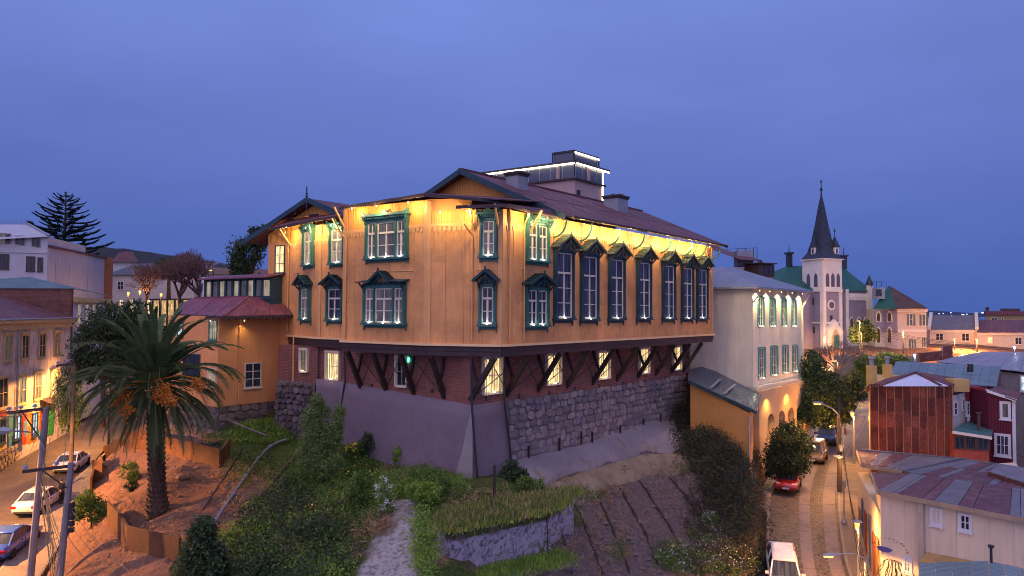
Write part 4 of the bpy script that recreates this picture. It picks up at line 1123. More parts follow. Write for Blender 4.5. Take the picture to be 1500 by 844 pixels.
b = MB(); x = F1.hit(1103, 425)[0]; b.bar(F1.p(.1, .05, .9), F1.p(.7, .75, 2.1), .1); b.obj('eave_strut', OCHRE_TRIM, cw)
b = MB(); b.tube([F1.p(F1.L - .1, .1, -6), F1.p(F1.L - .1, .1, .6), F1.p(F1.L + .5, .6, 1.9)], .1, 6); b.obj('downpipe', CREAM, cw)

# --- blue roofed lean-to
BLUEROOF = mat('blue_metal_roof', (.045, .075, .13), .15, .5, rough=.3, bump=.15, ribs=.5, metal=.5)
S1, S2, S3, S4 = at(1008, 557, 55.6), at(1107, 602, 52.0), at(1114, 578, 61.5), at(1040, 535, 66.0)
S0 = at(1008.5, 541, 62)
sh = thing('lean_to', 'ochre lean to with shiny dark blue sloping metal roof at the hall end', 'outbuilding', Vector((S1.x + 2, S1.y + 2, -12)))
b = MB(); b.slab([S1, S2, S3, S4, S0], .12); b.obj('roof', BLUEROOF, sh)
i1, i2 = S1 + Vector((.25, .35, 0)), S2 + Vector((-.35, .35, 0)); i3 = S3 + Vector((-.6, 0, 0)); i4 = S4.copy()
b = MB(); zb2 = -14.2
b.box8([(i1.x, i1.y, zb2), (i2.x, i2.y, zb2), (i3.x, i3.y, zb2), (i4.x, i4.y, zb2), (i1.x, i1.y, i1.z - .2), (i2.x, i2.y, i2.z - .2), (i3.x, i3.y, i3.z - .35), (i4.x, i4.y, i4.z - .3)])
b.obj('wall', mat('shed_ochre', (.56, .27, .08), .12, .6, rough=.85, bump=.1, streak=.15), sh)
b = MB(); b.bar(S1 - Vector((0, .02, .1)), S2 - Vector((0, .02, .1)), .1, .22); b.bar(S2 - Vector((0, 0, .1)), S3 - Vector((0, 0, .1)), .1, .2); b.obj('gutter', BARGE, sh)
for f in (.35, .55):
    b = MB(); b.bar(S1.lerp(S2, f) + Vector((.2, .8, .09)), S0.lerp(S3, f) + Vector((0, -2., .09)), .22, .05); b.obj('skylight_strip', GREYMETAL, sh)
b = MB(); b.tube([S2 + Vector((-.3, .3, -.4)), S2 + Vector((-.4, .25, -1)), S2 + Vector((-.4, .25, -6))], .06, 6); b.obj('downpipe', GREYMETAL, sh)

# --- rooftop deck with light strips behind the ridge
TW = 75.0
tk = xy(841.6, 260, TW)
PINK = mat('pinkish_render', (.42, .31, .29), .1, .5, rough=.9, bump=.1)
t1 = tk + E1 * 5.6; t0 = tk + E2 * 14
dk = solid('rooftop_deck_tower', 'pale lift tower with glazed rooftop deck edged in bright light strips', 'tower', [tk, t1, t1 + E2 * 8, tk + E2 * 8], -2, 13.55, PINK, wname='tower_wall')
b = MB(); b.prism([tk + E2 * 8.0, t1 + E2 * 8.0, t1 + E2 * 14, t0], 2, 13.3); b.obj('tower_wall', PINK, dk)
fL, fR = face(t0, tk), face(tk, t1)
b = MB(); b.prism([tk - E1 * .25 - E2 * .25, t1 + E1 * .25 - E2 * .25, t1 + E1 * .25 + E2 * 14.2, t0 - E1 * .25], 13.56, 13.75); b.obj('deck_floor', BEAM, dk)
b = MB(); b.prism([tk - E1 * .3 - E2 * .3, t1 + E1 * .9 - E2 * .3, t1 + E1 * .9 + E2 * 14.2, t0 - E1 * .3], 15.25, 15.5); b.obj('deck_roof', DARKMETAL, dk)
for fr, n in ((fL, 10), (fR, 4)):
    for i in range(n):
        x0, x1 = fr.L * i / n, fr.L * (i + 1) / n
        b = MB(); b.box(fr, x0 + .03, x1 - .03, .04, .06, 13.76, 15.24); b.obj('glass_panel', NT('deck_glass').done((.07, .085, .13), .12) if i == 0 and n == 10 else bpy.data.materials['deck_glass'], dk)
        b = MB(); b.box(fr, x0 - .03, x0 + .03, .065, .1, 13.76, 15.24); b.obj('deck_mullion', GREYMETAL, dk)
    b = MB(); b.box(fr, -.1, fr.L + (.7 if n == 4 else .15), .32, .4, 15.1, 15.25); b.obj('light_strip', LED, dk)
    for k in range(3 if n == 10 else 1):
        x = fr.L * (k + .6) / (3 if n == 10 else 1.4); b = MB(); b.box(fr, x - .15, x + .15, .07, .3, 13.76, 15.24); b.obj('deck_post', PINK, dk)
b = MB(); b.box(fR, fR.L - .25, fR.L - .13, .05, .12, 5.5, 15.2); b.obj('light_strip', LED, dk)
x, z = fR.hit(847, 285); b = MB(); b.box(fR, x - .3, x + .35, .01, .05, z - .4, z + .45); b.obj('window', DARKMETAL, dk)
ub = MB(); q0, q1 = tk + E1 * .4 + E2 * .3, tk + E1 * 5.2 + E2 * .3
gb = MB(); gb.prism([q0 + E1 * .1 + E2 * .1, q1 - E1 * .1 + E2 * .1, q1 - E1 * .1 + E2 * 2.5, q0 + E1 * .1 + E2 * 2.5], 15.51, 16.54); gb.obj('stair_glass', bpy.data.materials['deck_glass'], dk)
for p in (q0, q1, q0 + E2 * 2.6, q1 + E2 * 2.6): ub.cyl(p + Vector((0, 0, 15.5)), p + Vector((0, 0, 16.7)), .09, n=6)
ub.prism([q0, q1, q1 + E2 * 2.6, q0 + E2 * 2.6], 16.55, 16.75); ub.obj('stair_canopy', DARKMETAL, dk)
fq = face(q0, q1); b = MB(); b.box(fq, 0, fq.L, .05, .12, 16.4, 16.55); b.obj('light_strip', LED, dk)
point(tk + E1 * 2 + E2 * 5 + Vector((0, 0, 14.9)), 60, (1., .8, .5), .2, 'deck_light')

# --- cream house with dark glazed balcony behind the cream wing
BROWNWOOD = mat('brown_woodwork', (.07, .04, .032), .25, rough=.6, bump=.15)
hb = solid('cream_back_house', 'cream house with maroon roof and dark glazed balcony seen above the grey roof', 'house',
           [xy(1035, 420, 90), xy(1078, 420, 84), xy(1112, 420, 86), xy(1130, 420, 96), xy(1060, 420, 104)], -8, 5.2, mat('back_cream', (.58, .44, .30), .12, .5, rough=.85))
r0, r1, r2, r3, rp = at(1036, 362, 88), at(1086, 380, 82.5), at(1116, 381, 85), at(1118, 385, 100), at(1062, 366, 96)
roof_part(hb, ROOF_RED, [[r0, r1, rp], [r1, r2, rp], [r2, r3, rp], [at(1036, 352, 92), r0, rp]])
fb_ = face(xy(1078, 400, 84), xy(1112, 400, 86))
b = MB(); x0, x1, z0, z1 = fb_.rect(1090, 388, 1102, 402); b.box(fb_, x0, x1, .02, .2, z0, z1); b.obj('window', BROWNWOOD, hb)
b = MB(); x0, x1, z0, z1 = fb_.rect(1094, 389, 1098, 401); b.box(fb_, x0, x1, .21, .24, z0, z1); b.obj('pane', LIT_DIM, hb)
p0, p1 = xy(1112, 400, 83), xy(1134.5, 400, 84); fg = face(p0, p1)
b = MB(); b.box(fg, 0, fg.L, -2, .0, fg.hit(1120, 406)[1], fg.hit(1120, 387)[1]); b.obj('balcony', BROWNWOOD, hb)
for u0, u1 in ((1119.5, 1124.5), (1126, 1132)):
    x0, x1, z0, z1 = fg.rect(u0, 390.5, u1, 403); b = MB(); b.box(fg, x0, x1, .01, .04, z0, z1); b.obj('pane', GLASS_BLUE, hb)
b = MB(); b.box(fg, -.4, fg.L + .2, -2.2, .25, fg.hit(1120, 386.5)[1], fg.hit(1120, 385)[1]); b.obj('balcony_roof', BROWNWOOD, hb)
b = MB()
for u in (1080, 1092, 1104, 1109):
    p = at(u, 382, 88); b.cyl(p, Vector((p.x, p.y, at(u, 364, 88).z)), .04, n=4)
b.bar(at(1062, 365.5, 88), at(1109, 363, 88), .05); b.bar(at(1080, 368, 88), at(1103, 367, 88), .05); b.obj('roof_railing', DARKMETAL, hb)
b = MB(); p = at(1093, 381, 87.5); b.cbox(p + Vector((0, 1, .2)), 1.9, 1.5, 1.9); b.obj('roof_box', GREYWALL, hb)

# --- the church
CH = 140.0
LILAC = mat('lilac_sheet', (.25, .22, .29), .12, .6, rough=.7, bump=.3, ribs=.5)
STONEW = mat('pale_stone', (.72, .66, .58), .12, .6, rough=.85, bump=.1)
SLATE = mat('spire_slate', (.040, .048, .065), .35, 1.5, rough=.4, bump=.6, bs=3)
GREENROOF = mat('green_roof', (.018, .10, .065), .2, .4, rough=.5, bump=.4, ribs=.6)
tc_ = xy(1206, 457, CH); ta = Vector((.92, .392, 0)).normalized(); tb_ = Vector((-.392, .92, 0)).normalized()
zc0 = -7.2
def Z_(v, d=CH): return at(1206, v, d).z
sA = face(tc_, tc_ + ta).hit(1232, 457)[0]; sB = 1 - face(tc_ + tb_, tc_).hit(1177.5, 457)[0]
TL, TR = face(tc_ + tb_ * sB, tc_), face(tc_, tc_ + ta * sA)
ch = solid('church', 'lilac church with pale stone trim, tall dark slate spire and green roofs', 'church', [tc_, tc_ + ta * sA, tc_ + ta * sA + tb_ * sB, tc_ + tb_ * sB], zc0, Z_(382), LILAC, wname='tower_wall')
b = MB()
for fr in (TL, TR):
    w = .55
    for x0, x1 in ((-.12, w), (fr.L - w, fr.L + .12)): b.box(fr, x0, x1, .0, .22, zc0, Z_(425))
    b.box(fr, -.2, fr.L + .2, 0, .34, Z_(427), Z_(424)); b.box(fr, -.1, fr.L + .1, 0, .2, Z_(424) + .003, Z_(379.8)); b.box(fr, -.35, fr.L + .35, 0, .55, Z_(380), Z_(378.5))
    b.box(fr, -.15, fr.L + .15, 0, .3, Z_(474), Z_(472))
b.obj('stone_trim', STONEW, ch)
def lancet(b, fr, x, z0, z1, hw, y0, y1):
    k = 6; zs = z1 - hw * 1.5
    pts = [(x - hw, z0), (x + hw, z0), (x + hw, zs)] + [(x + hw * (1 - t / k), zs + (z1 - zs) * math.sin(t / k * math.pi / 2)) for t in range(1, k)] + [(x, z1)] + [(x - hw * (1 - t / k), zs + (z1 - zs) * math.sin(t / k * math.pi / 2)) for t in range(k - 1, 0, -1)] + [(x - hw, zs)]
    b.ext(fr, pts, y0, y1)
LOUV = mat('belfry_louvre', (.10, .10, .15), .2, 2., rough=.7, bump=.6, bs=3)
for fr, fs in ((TL, (.3, .68)), (TR, (.2, .5, .8))):
    for f in fs:
        b = MB(); lancet(b, fr, fr.L * f, Z_(420), Z_(400), .42 if fr is TL else .42, .205, .26); b.obj('belfry_window', LOUV, ch)
for fr, u, v0, v1, hw in ((TL, 1191, 437, 447, .25), (TL, 1192, 479, 488, .25), (TR, 1217.5, 462, 473, .3)):
    x = fr.hit(u, v0)[0]; b = MB(); b.box(fr, x - hw, x + hw, .01, .06, fr.hit(u, v1)[1], fr.hit(u, v0)[1]); b.obj('tower_window', DARKMETAL, ch)
b = MB(); x, z = TR.hit(1217, 447, .0); pr = [(x + .95 * math.cos(t), z + 1.0 * math.sin(t)) for t in [k * math.pi / 8 for k in range(16)]]; b.ext(TR, pr, .05, .2); b.obj('clock_surround', STONEW, ch)
b = MB(); pr = [(x + .62 * math.cos(t), z + .66 * math.sin(t)) for t in [k * math.pi / 8 for k in range(16)]]; b.ext(TR, pr, .21, .28); b.obj('rose_window', LOUV, ch)
ctr = tc_ + ta * sA / 2 + tb_ * sB / 2
def spire():
    b = MB(); c = lambda f, z, s: [tuple(ctr + (ta * sA / 2 * i + tb_ * sB / 2 * j) * s + Vector((0, 0, z))) for i, j in ((-1, -1), (1, -1), (1, 1), (-1, 1))]
    prof = [(1.14, Z_(379)), (.80, Z_(368)), (.56, Z_(350)), (.36, Z_(325)), (.15, Z_(295)), (.03, Z_(281))]
    n0 = 0
    for s, z in prof: b.v += c(0, z, s)
    for i in range(len(prof) - 1):
        for k in range(4): b.f.append((4 * i + k, 4 * i + (k + 1) % 4, 4 * i + 4 + (k + 1) % 4, 4 * i + 4 + k))
    b.f.append((3, 2, 1, 0)); b.obj('spire', SLATE, ch)
    b = MB(); z = Z_(283); b.lathe(ctr, [(.18, z), (.12, z + .8), (.32, z + 1.2), (.12, z + 1.6), (.07, z + 2.4), (.2, z + 2.7), (.05, z + 3.0), (.03, z + 3.2)], 8)
    b.bar(ctr + Vector((-.4, 0, z + 2.9)), ctr + Vector((.4, 0, z + 2.9)), .09); b.bar(ctr + Vector((0, 0, z + 2.5)), ctr + Vector((0, 0, Z_(261))), .09); b.obj('spire_cross', DARKMETAL, ch)
    for fr, f in ((TL, .45), (TR, .85)):
        p = fr.p(fr.L * f, -.75, Z_(371)); g = Fr(p, fr.ex)
        b = MB(); b.box(g, -.5, .5, -.6, .5, -.4, 1.3); b.obj('dormer', STONEW, ch)
        b = MB(); b.box(g, -.17, .17, .51, .56, .1, 1.0); b.obj('dormer_opening', DARKMETAL, ch)
        b = MB(); b.v = [tuple(g.p(x, y, 1.3)) for x, y in ((-.7, -.7), (.7, -.7), (.7, .7), (-.7, .7))] + [tuple(g.p(0, 0, 3.6))]; b.f = [(0, 1, 4), (1, 2, 4), (2, 3, 4), (3, 0, 4)]; b.obj('dormer_roof', SLATE, ch)
        b = MB(); b.cyl(g.p(0, 0, 3.5), g.p(0, 0, 5.0), .06, n=5); b.cbox(g.p(0, 0, 4.5), .3, .3, .2); b.obj('dormer_finial', DARKMETAL, ch)
spire()
# porch doorway
x0, x1, z0, z1 = TR.rect(1208, 475, 1229, 512); x = (x0 + x1) / 2
b = MB(); b.box(TR, x - 1.9, x + 1.9, .0, .9, zc0, Z_(484)); b.ext(TR, [(x - 1.9, Z_(484)), (x + 1.9, Z_(484)), (x, Z_(468))], .0, .85); b.obj('porch', STONEW, ch)
b = MB(); lancet(b, TR, x, zc0, Z_(482), 1.05, .95, 1.0); b.obj('porch_recess', mat('porch_shadow_stone', (.42, .33, .25), .2), ch)  # flat panel; the shade of the recess is put into a darker stone
b = MB(); b.box(TR, x - .6, x + .6, 1.02, 1.1, zc0, zc0 + 3.1); b.obj('door', mat('green_door', (.05, .16, .13), .2, rough=.5), ch)
# nave: body, side aisle and roofs
N0 = tc_ + tb_ * 2.6; NFt = face(N0, N0 + ta); nxr = NFt.hit(1274, 460)[0]; nxl = NFt.hit(1138, 460)[0]
nb_, na = N0 + ta * nxl, N0 + ta * nxr
b = MB(); b.prism([nb_, na, na + tb_ * 15, nb_ + tb_ * 15], zc0 - 1, Z_(425)); b.obj('nave_wall', LILAC, ch)
NFx = face(nb_, na)
zn, ze = Z_(389, 149), Z_(425, 143)
g0, g1, g2, g3 = nb_ - tb_ * .5 - ta * .3, na - tb_ * .5 + ta * .3, na + tb_ * 15.5 + ta * .3, nb_ + tb_ * 15.5 - ta * .3
L3 = lambda p, z: Vector((p.x, p.y, z))
NM = face(nb_ + tb_ * 7.5, na + tb_ * 7.5); rA, rB = NM.p(NM.hit(1156, 395)[0], 0, 0), NM.p(NM.hit(1236, 395)[0], 0, 0)
roof_part(ch, GREENROOF, [[L3(g0, ze), L3(g1, ze), L3(rB, zn), L3(rA, zn)], [L3(g1, ze), L3(g2, ze), L3(rB, zn)], [L3(g3, ze), L3(g0, ze), L3(rA, zn)], [L3(g2, ze), L3(g3, ze), L3(rA, zn), L3(rB, zn)]])
for p in (rA, rB):
    b = MB(); b.cbox(L3(p, zn + 1.), 1.0, 1.0, 2.6); b.cbox(L3(p, zn + 2.5), 1.5, 1.5, .35); b.lathe(L3(p, zn + 2.6), [(.12, 0), (.05, 1.6)], 5); b.obj('ridge_turret', SLATE, ch)
b = MB()
for u in (1247, 1258, 1268):
    x, z = NFx.hit(u, 490); lancet(b, NFx, x, NFx.hit(u, 497)[1], NFx.hit(u, 464)[1], .62, .02, .12)
b.obj('lancet_surrounds', STONEW, ch)
for u in (1247, 1258, 1268):
    x, z = NFx.hit(u, 490); b = MB(); lancet(b, NFx, x, NFx.hit(u, 496)[1], NFx.hit(u, 466)[1], .4, .13, .17); b.obj('lancet_window', mat('brown_glass', (.12, .06, .035), .3, 2., rough=.3) if u == 1247 else bpy.data.materials['brown_glass'], ch)
b = MB(); fr = NFx; zt2 = Z_(423, 143)
b.box(fr, fr.hit(1240, 460)[0], fr.L + .1, .01, .25, fr.hit(1250, 436)[1], fr.hit(1250, 430)[1]); b.box(fr, fr.L - .9, fr.L + .25, .01, .6, zc0, zt2 + .9); b.box(fr, fr.hit(1236, 460)[0], fr.hit(1240, 460)[0], .01, .6, zc0, zt2)
n = 16; xa0 = fr.hit(1240, 440)[0]
for i in range(n):
    xx = xa0 + (fr.L - xa0) * (i + .2) / n; b.box(fr, xx, xx + .3, .01, .2, fr.hit(1250, 440)[1], fr.hit(1250, 436)[1] - .003)
b.box(fr, xa0, fr.L, .01, .3, zc0, zc0 + 2.9)
b.obj('nave_trim', STONEW, ch)
b = MB(); pt = fr.p(fr.L - .35, .3, zt2 + .9); b.v = [tuple(pt + Vector(q)) for q in ((-.6, -.6, 0), (.6, -.6, 0), (.6, .6, 0), (-.6, .6, 0), (0, 0, 2.2))]; b.f = [(0, 1, 4), (1, 2, 4), (2, 3, 4), (3, 0, 4)]; b.obj('pinnacle', SLATE, ch)

# --- parish house next to the church
PH = 138.0
pa, pb_, pc = xy(1281, 457, 143), xy(1314.5, 457, 139), xy(1357, 457, 138)
AMBER = mat('cream_parish', (.58, .48, .38), .1, .5, rough=.85, bump=.1)
zp0 = -7.4
hp = solid('parish_house', 'pale house beside the church with lancet windows and green and brown roofs', 'house', [pa, pb_, pc, pc + Vector((2, 14, 0)), pa + Vector((2, 14, 0))], zp0, at(1330, 453, 138.5).z, AMBER)
f1, f2 = face(pa, pb_), face(pb_, pc)
b = MB(); b.box(f1, 0, f1.L, .0, .06, at(1300, 487, 141).z, at(1300, 449, 141).z); b.obj('wall_panel', LILAC, hp)
for u in (1287.5, 1303.5):
    for v0, v1 in ((457, 472), (480, 503)):
        x = f1.hit(u, v0)[0]; b = MB(); lancet(b, f1, x, f1.hit(u, v1)[1], f1.hit(u, v0)[1] + .2, .55, .07, .14); b.obj('window_surround', STONEW, hp)
        b = MB(); lancet(b, f1, x, f1.hit(u, v1)[1] + .15, f1.hit(u, v0)[1] - .1, .34, .15, .2); b.obj('window', bpy.data.materials['brown_glass'], hp)
SHUT = mat('grey_green_shutter', (.11, .14, .12), .2, rough=.6)
for u0, u1, v0, v1 in ((1332.5, 1336.5, 460, 477), (1351, 1355, 461, 477), (1335, 1338, 497, 511), (1353.5, 1355.5, 494, 508)):
    plain_window(f2, u0, v0, u1, v1, hp, CREAM, LIT_DIM, 1, 2, True, .12, .1)
    for s in (-1, 1):
        x0, x1, z0, z1 = f2.rect(u0, v0, u1, v1); w = (x1 - x0) * .75; x = x0 - w - .13 if s < 0 else x1 + .13
        b = MB(); b.box(f2, x, x + w, .01, .1, z0, z1); b.obj('shutter', SHUT, hp)
b = MB(); b.box(f2, -.1, f2.L + .1, .0, .3, at(1330, 457, 138.5).z, at(1330, 453, 138.5).z + .1); b.obj('cornice', STONEW, hp); b = MB(); b.box(f2, 0, f2.L, .0, .12, at(1330, 486, 138.5).z, at(1330, 483, 138.5).z); b.obj('string_course', STONEW, hp)
q1_, q2_, q3_, q4_ = at(1279, 452, 141), at(1313, 452, 138), at(1359, 451.5, 137), at(1302, 418, 146)
BRN = mat('brown_shingle_roof', (.09, .055, .045), .3, .6, rough=.8, bump=.3)
roof_part(hp, GREENROOF, [[q1_, q2_, q4_]]); roof_part(hp, BRN, [[q2_, q3_, q4_]]); roof_part(hp, BRN, [[q3_, pc + Vector((2, 14, q3_.z)), q4_]])
b = MB(); p = at(1287, 430, 143); b.cbox(p, 1.5, 2.0, 2.2); b.obj('dormer', GREYWALL, hp)
b = MB(); p = at(1287, 429, 141.9); b.cbox(p, 1.1, .1, 1.3); b.obj('dormer_window', GLASS_BLUE, hp)
b = MB(); b.bar(at(1277, 413, 147), at(1298, 413, 147), .08); [b.bar(at(u, 413, 147), at(u, 421, 147), .07) for u in (1277, 1284, 1291, 1298)]; b.obj('roof_railing', DARKMETAL, hp)

# --- low houses further right
def row_house(label, ul, ur, vt, vb, d, roofm, wallm, ridge_v, ridge_d=6., wins=(), rp=True, gableends=True):
    a, c = xy(ul, vt, d), xy(ur, vt, d - .5)
    t = solid('terraced_house', label, 'house', [a, c, c + Vector((1.5, 12, 0)), a + Vector((1.5, 12, 0))], -9, at((ul + ur) / 2, vt, d).z, wallm, 'low houses on the far street')
    f = face(a, c)
    e0, e1 = at(ul - 1, vt, d - .5), at(ur + 1, vt, d - 1); r0, r1 = at(ul + 2, ridge_v, d + ridge_d), at(ur, ridge_v, d + ridge_d)
    roof_strips(t, roofm, e0, e1, r1, r0, 5)
    if gableends:
        for p, q in ((e0, r0), (e1, r1)):
            b = MB(); b.bar(p + Vector((0, 0, .2)), q + Vector((0, 0, .3)), .6, .7); b.obj('parapet', CREAM, t)
    b = MB(); b.box(f, 0, f.L, .01, .25, f.hit((ul + ur) / 2, vt + 4)[1], f.hit((ul + ur) / 2, vt)[1]); b.obj('cornice', STONEW, t)
    for u0, v0, u1, v1, pane in wins: plain_window(f, u0, v0, u1, v1, t, CREAM, pane, 2, 2, True, .15, .12)
    return t
GREYSLATE = mat('grey_slate_roof', (.14, .13, .14), .2, .8, rough=.7, bump=.3, ribs=.5)
row_house('long cream house with grey slate roof right of the parish house', 1362, 1430, 483, 520, 150, GREYSLATE, AMBER, 462, 6, ((1371, 489, 1381, 498, GLASS), (1409, 489, 1419, 499, GLASS)))
row_house('low cream house with dark maroon roof at the right edge', 1432, 1530, 487, 520, 148, ROOF_RED, AMBER, 469, 7, ((1447, 494, 1453, 502, LIT_WARM), (1487, 495, 1496, 504, GLASS)), gableends=False)
fa_ = solid('far_block', 'ochre flat roofed block above the maroon roof at far right', 'building', [xy(1444, 460, 185), xy(1530, 460, 182), xy(1535, 460, 195), xy(1444, 460, 198)], -8, at(1480, 461, 184).z, mat('far_ochre', (.40, .28, .14), .1))
b = MB(); p = at(1480, 459, 183); b.box(face(xy(1443, 460, 184.6), xy(1532, 460, 181.6)), 0, 15, -1, .3, at(1480, 461, 184).z + .003, at(1480, 456, 184).z); b.obj('parapet', ROOF_RED2, fa_)
f = face(xy(1444, 460, 185), xy(1530, 460, 182)); plain_window(f, 1453, 466, 1460, 470, fa_, CREAM, GLASS_BLUE, 2, 1, False, .15); plain_window(f, 1467, 466, 1469, 470, fa_, CREAM, GLASS, 1, 1, False, .15)
b = MB(); b.box(f, .3, .9, -1, -.4, at(1446, 457, 184).z, at(1446, 450, 184).z); b.box(f, 4, 8, -2, -1, at(1465, 457, 184).z, at(1465, 452, 184).z); b.obj('chimney', BRN, fa_)
# ------------------------------------------------------------------ right side houses by the street
RUSTM = NT('rusted_sheet')
def _rust(t):
    P = t.pos(); s, z = t.wall()
    n = t.noise(P, .55, 6, .6); k = t.noise(t.vec(t.math('MULTIPLY', s, 3.), t.math('MULTIPLY', z, .3)), 1., 5)
    c = t.mix(t.ramp(n, .35, .65), (.20, .042, .02), (.085, .020, .018))
    c = t.mix(t.ramp(k, .5, .72, 0, .7), c, (.20, .095, .06))
    c = t.mix(t.ramp(t.noise(P, 9., 4), .52, .66, 0, .5), c, (.30, .12, .05))
    r = t.n('ObjectInfo').outputs['Random']; c = t.n('VectorMath', c, operation='SCALE', Scale=t.ramp(r, 0, 1, .5, 1.5)).outputs[0]
    w = t.math('SINE', t.math('MULTIPLY', s, 6.2832 / .12))
    return t.done(c, .75, t.math('ADD', w, t.noise(P, 30, 3)), .35, spec=.25, bdist=.02)
RUSTM = _rust(RUSTM)
YELLOW = mat('yellow_stucco', (.55, .36, .13), .15, .8, rough=.85, bump=.15, streak=.15)
DULLMAROON = mat('worn_maroon_sheet', (.15, .05, .045), .3, 1.2, rough=.6, bump=.5, ribs=.2, dirt=(.22, .12, .10), dirts=1.5)
REDWALL = mat('crimson_sheet', (.22, .022, .03), .2, .8, rough=.6, bump=.4, ribs=.2, streak=.1)
MAGENTA = mat('magenta_sheet', (.13, .012, .03), .2, .8, rough=.6, bump=.4, ribs=.2, streak=.1)
WHITETRIM = mat('white_trim', (.66, .66, .68), .1, rough=.6, bump=.05)
TEALROOF = mat('teal_sheet_roof', (.06, .16, .16), .2, .8, rough=.5, bump=.5, ribs=.25)
GREENGREY = mat('grey_green_roof', (.15, .21, .22), .15, .6, rough=.5, bump=.4, ribs=.5, rndv=.1)
LAVROOF = mat('pale_grey_roof', (.25, .25, .30), .15, .4, rough=.5, bump=.3, ribs=.5, rndv=.12)
a, c = xy(1274, 564, 60), xy(1394, 564, 59.3)
zr = at(1333, 564.5, 59.7).z
ru = solid('rusted_house', 'house with tall rusted corrugated sheet wall and pale triangular roof facets', 'house', [a, c, c + Vector((5.4, 10, 0)), a + Vector((5.2, 11, 0))], -15, zr - .05, YELLOW)
fr = face(a, c)
for i in range(11):
    xx = fr.L * i / 10; b = MB(); b.box(fr, xx - .03, xx + .03, .05, .1, -14.9, zr); b.obj('sheet_batten', mat('rusty_batten', (.34, .15, .10), .3, 2., rough=.8) if i == 0 else bpy.data.materials['rusty_batten'], ru)
for i in range(10):
    x0, x1 = fr.L * i / 10, fr.L * (i + 1) / 10
    zs = [-14.9, fr.hit(1333, 628 + rnd.uniform(-3, 3))[1], fr.hit(1333, 606 + (3 if i % 2 else -2))[1], fr.hit(1333, 584 + rnd.uniform(-3, 3))[1], zr]
    for k in range(4):
        b = MB(); y = .03 + .02 * ((i + k) % 2); b.box(fr, x0 + .006, x1 - .004 + .02, y, y + .02, zs[k] + .01, zs[k + 1] + .04); b.obj('rusted_sheet', RUSTM, ru)
rA_, rB_, rC_ = at(1292, 567 - 2, 59.5), at(1340, 546, 64), at(1376, 567 - 3, 59.2)
roof_part(ru, mat('bright_zinc', (.62, .66, .76), .08, .5, rough=.35, bump=.2, ribs=.4), [[at(1293, 565, 59.4), at(1375, 565, 59.2), at(1341, 547, 63.5)], [at(1377, 565, 59.2), at(1389, 565, 59.2), at(1344, 548, 63.7)]], .06)
roof_part(ru, DULLMAROON, [[at(1273, 565, 60), at(1292, 565.5, 59.6), at(1342, 544.5, 64.2), at(1290, 556, 67)], [at(1342, 544.5, 64.2), at(1412, 555, 64), at(1394, 564.5, 59.3), at(1390, 564.8, 59.2)], [at(1258, 577, 62), at(1274, 563, 60), at(1292, 554, 70), at(1282, 560, 73)]], .1)
b = MB(); b.bar(at(1290, 565.2, 59.35), at(1341, 545, 63.6), .22, .12); b.bar(at(1341, 545, 63.6), at(1378, 564.5, 59.2), .2, .12); b.obj('ridge_cap', DULLMAROON, ru)
for u, v, d, lab in ((1277, 560, 62, None), (1300, 556, 68, None)):
    p = at(u, v, d); b = MB(); b.cbox(p + Vector((0, 0, .3)), .62, .62, 2.2); b.obj('chimney', YELLOW, ru); b = MB(); b.lathe(p + Vector((0, 0, 1.4)), [(.18, 0), (.18, .5), (.28, .55), (.28, .75)], 8); b.obj('chimney_pot', GREYMETAL, ru)
# white dormer bay, crimson wall, lean-to porch
cb = thing('crimson_house', 'crimson house with white framed windows, teal lean to roof and glazed porch', 'house', (38, 62, -15))
dA, dB = xy(1393, 600, 59.6), xy(1414, 600, 63)
fd = face(dA, dB)
b = MB(); b.prism([dA, dB, dB + Vector((0, 4, 0)), dA + Vector((0, 4, 0))], -11.5, at(1400, 578, 61).z); b.obj('bay_wall', mat('dirty_cream_wall', (.50, .48, .46), .15, .8, rough=.85), cb)
b = MB(); b.slab([at(1393, 575, 59.3), at(1416, 572, 62.5), at(1418, 566, 66), at(1394, 566, 64)], .1); b.obj('bay_roof', DULLMAROON, cb)
plain_window(fd, 1397, 590, 1401, 607, cb, WHITETRIM, GLASS, 1, 2, False, .1); plain_window(fd, 1409, 585, 1412, 600, cb, WHITETRIM, GLASS_BLUE, 1, 2, False, .1)
b = MB(); b.cbox(at(1402, 564, 61), 1.3, 1.2, 1.0); b.obj('chimney', YELLOW, cb)
eA, eB = xy(1413, 600, 63.2), xy(1446, 600, 62.6); fe = face(eA, eB)
b = MB(); b.prism([eA, eB, eB + Vector((0, 8, 0)), eA + Vector((0, 8, 0))], -15, at(1430, 567, 63).z); b.obj('wall', REDWALL, cb)
plain_window(fe, 1430, 582, 1442, 606, cb, WHITETRIM, GLASS_BLUE, 2, 2, True, .22, .1); plain_window(fe, 1417, 591, 1426, 607, cb, WHITETRIM, GLASS_BLUE, 3, 3, True, .15, .1)
b = MB(); x0, x1, z0, z1 = fe.rect(1416, 608, 1430, 618); b.box(fe, x0, x1, .01, .08, z0, z1); b.obj('white_panel', WHITETRIM, cb)
b = MB(); x, z = fe.hit(1446, 600); b.box(fe, x - .12, x + .1, .01, .12, at(1446, 626, 62.6).z, at(1446, 570, 62.6).z); b.obj('corner_board', WHITETRIM, cb)
pA, pB = xy(1397, 650, 58.6), xy(1449, 650, 57.6); fp = face(pA, pB)
zp1 = at(1420, 636, 58).z
b = MB(); b.prism([pA, pB, pB + Vector((.5, 5, 0)), pA + Vector((.5, 5, 0))], -15, zp1); b.obj('porch_wall', mat('brick_red_sheet', (.36, .075, .05), .2, 1., rough=.7, bump=.3, ribs=.2), cb)
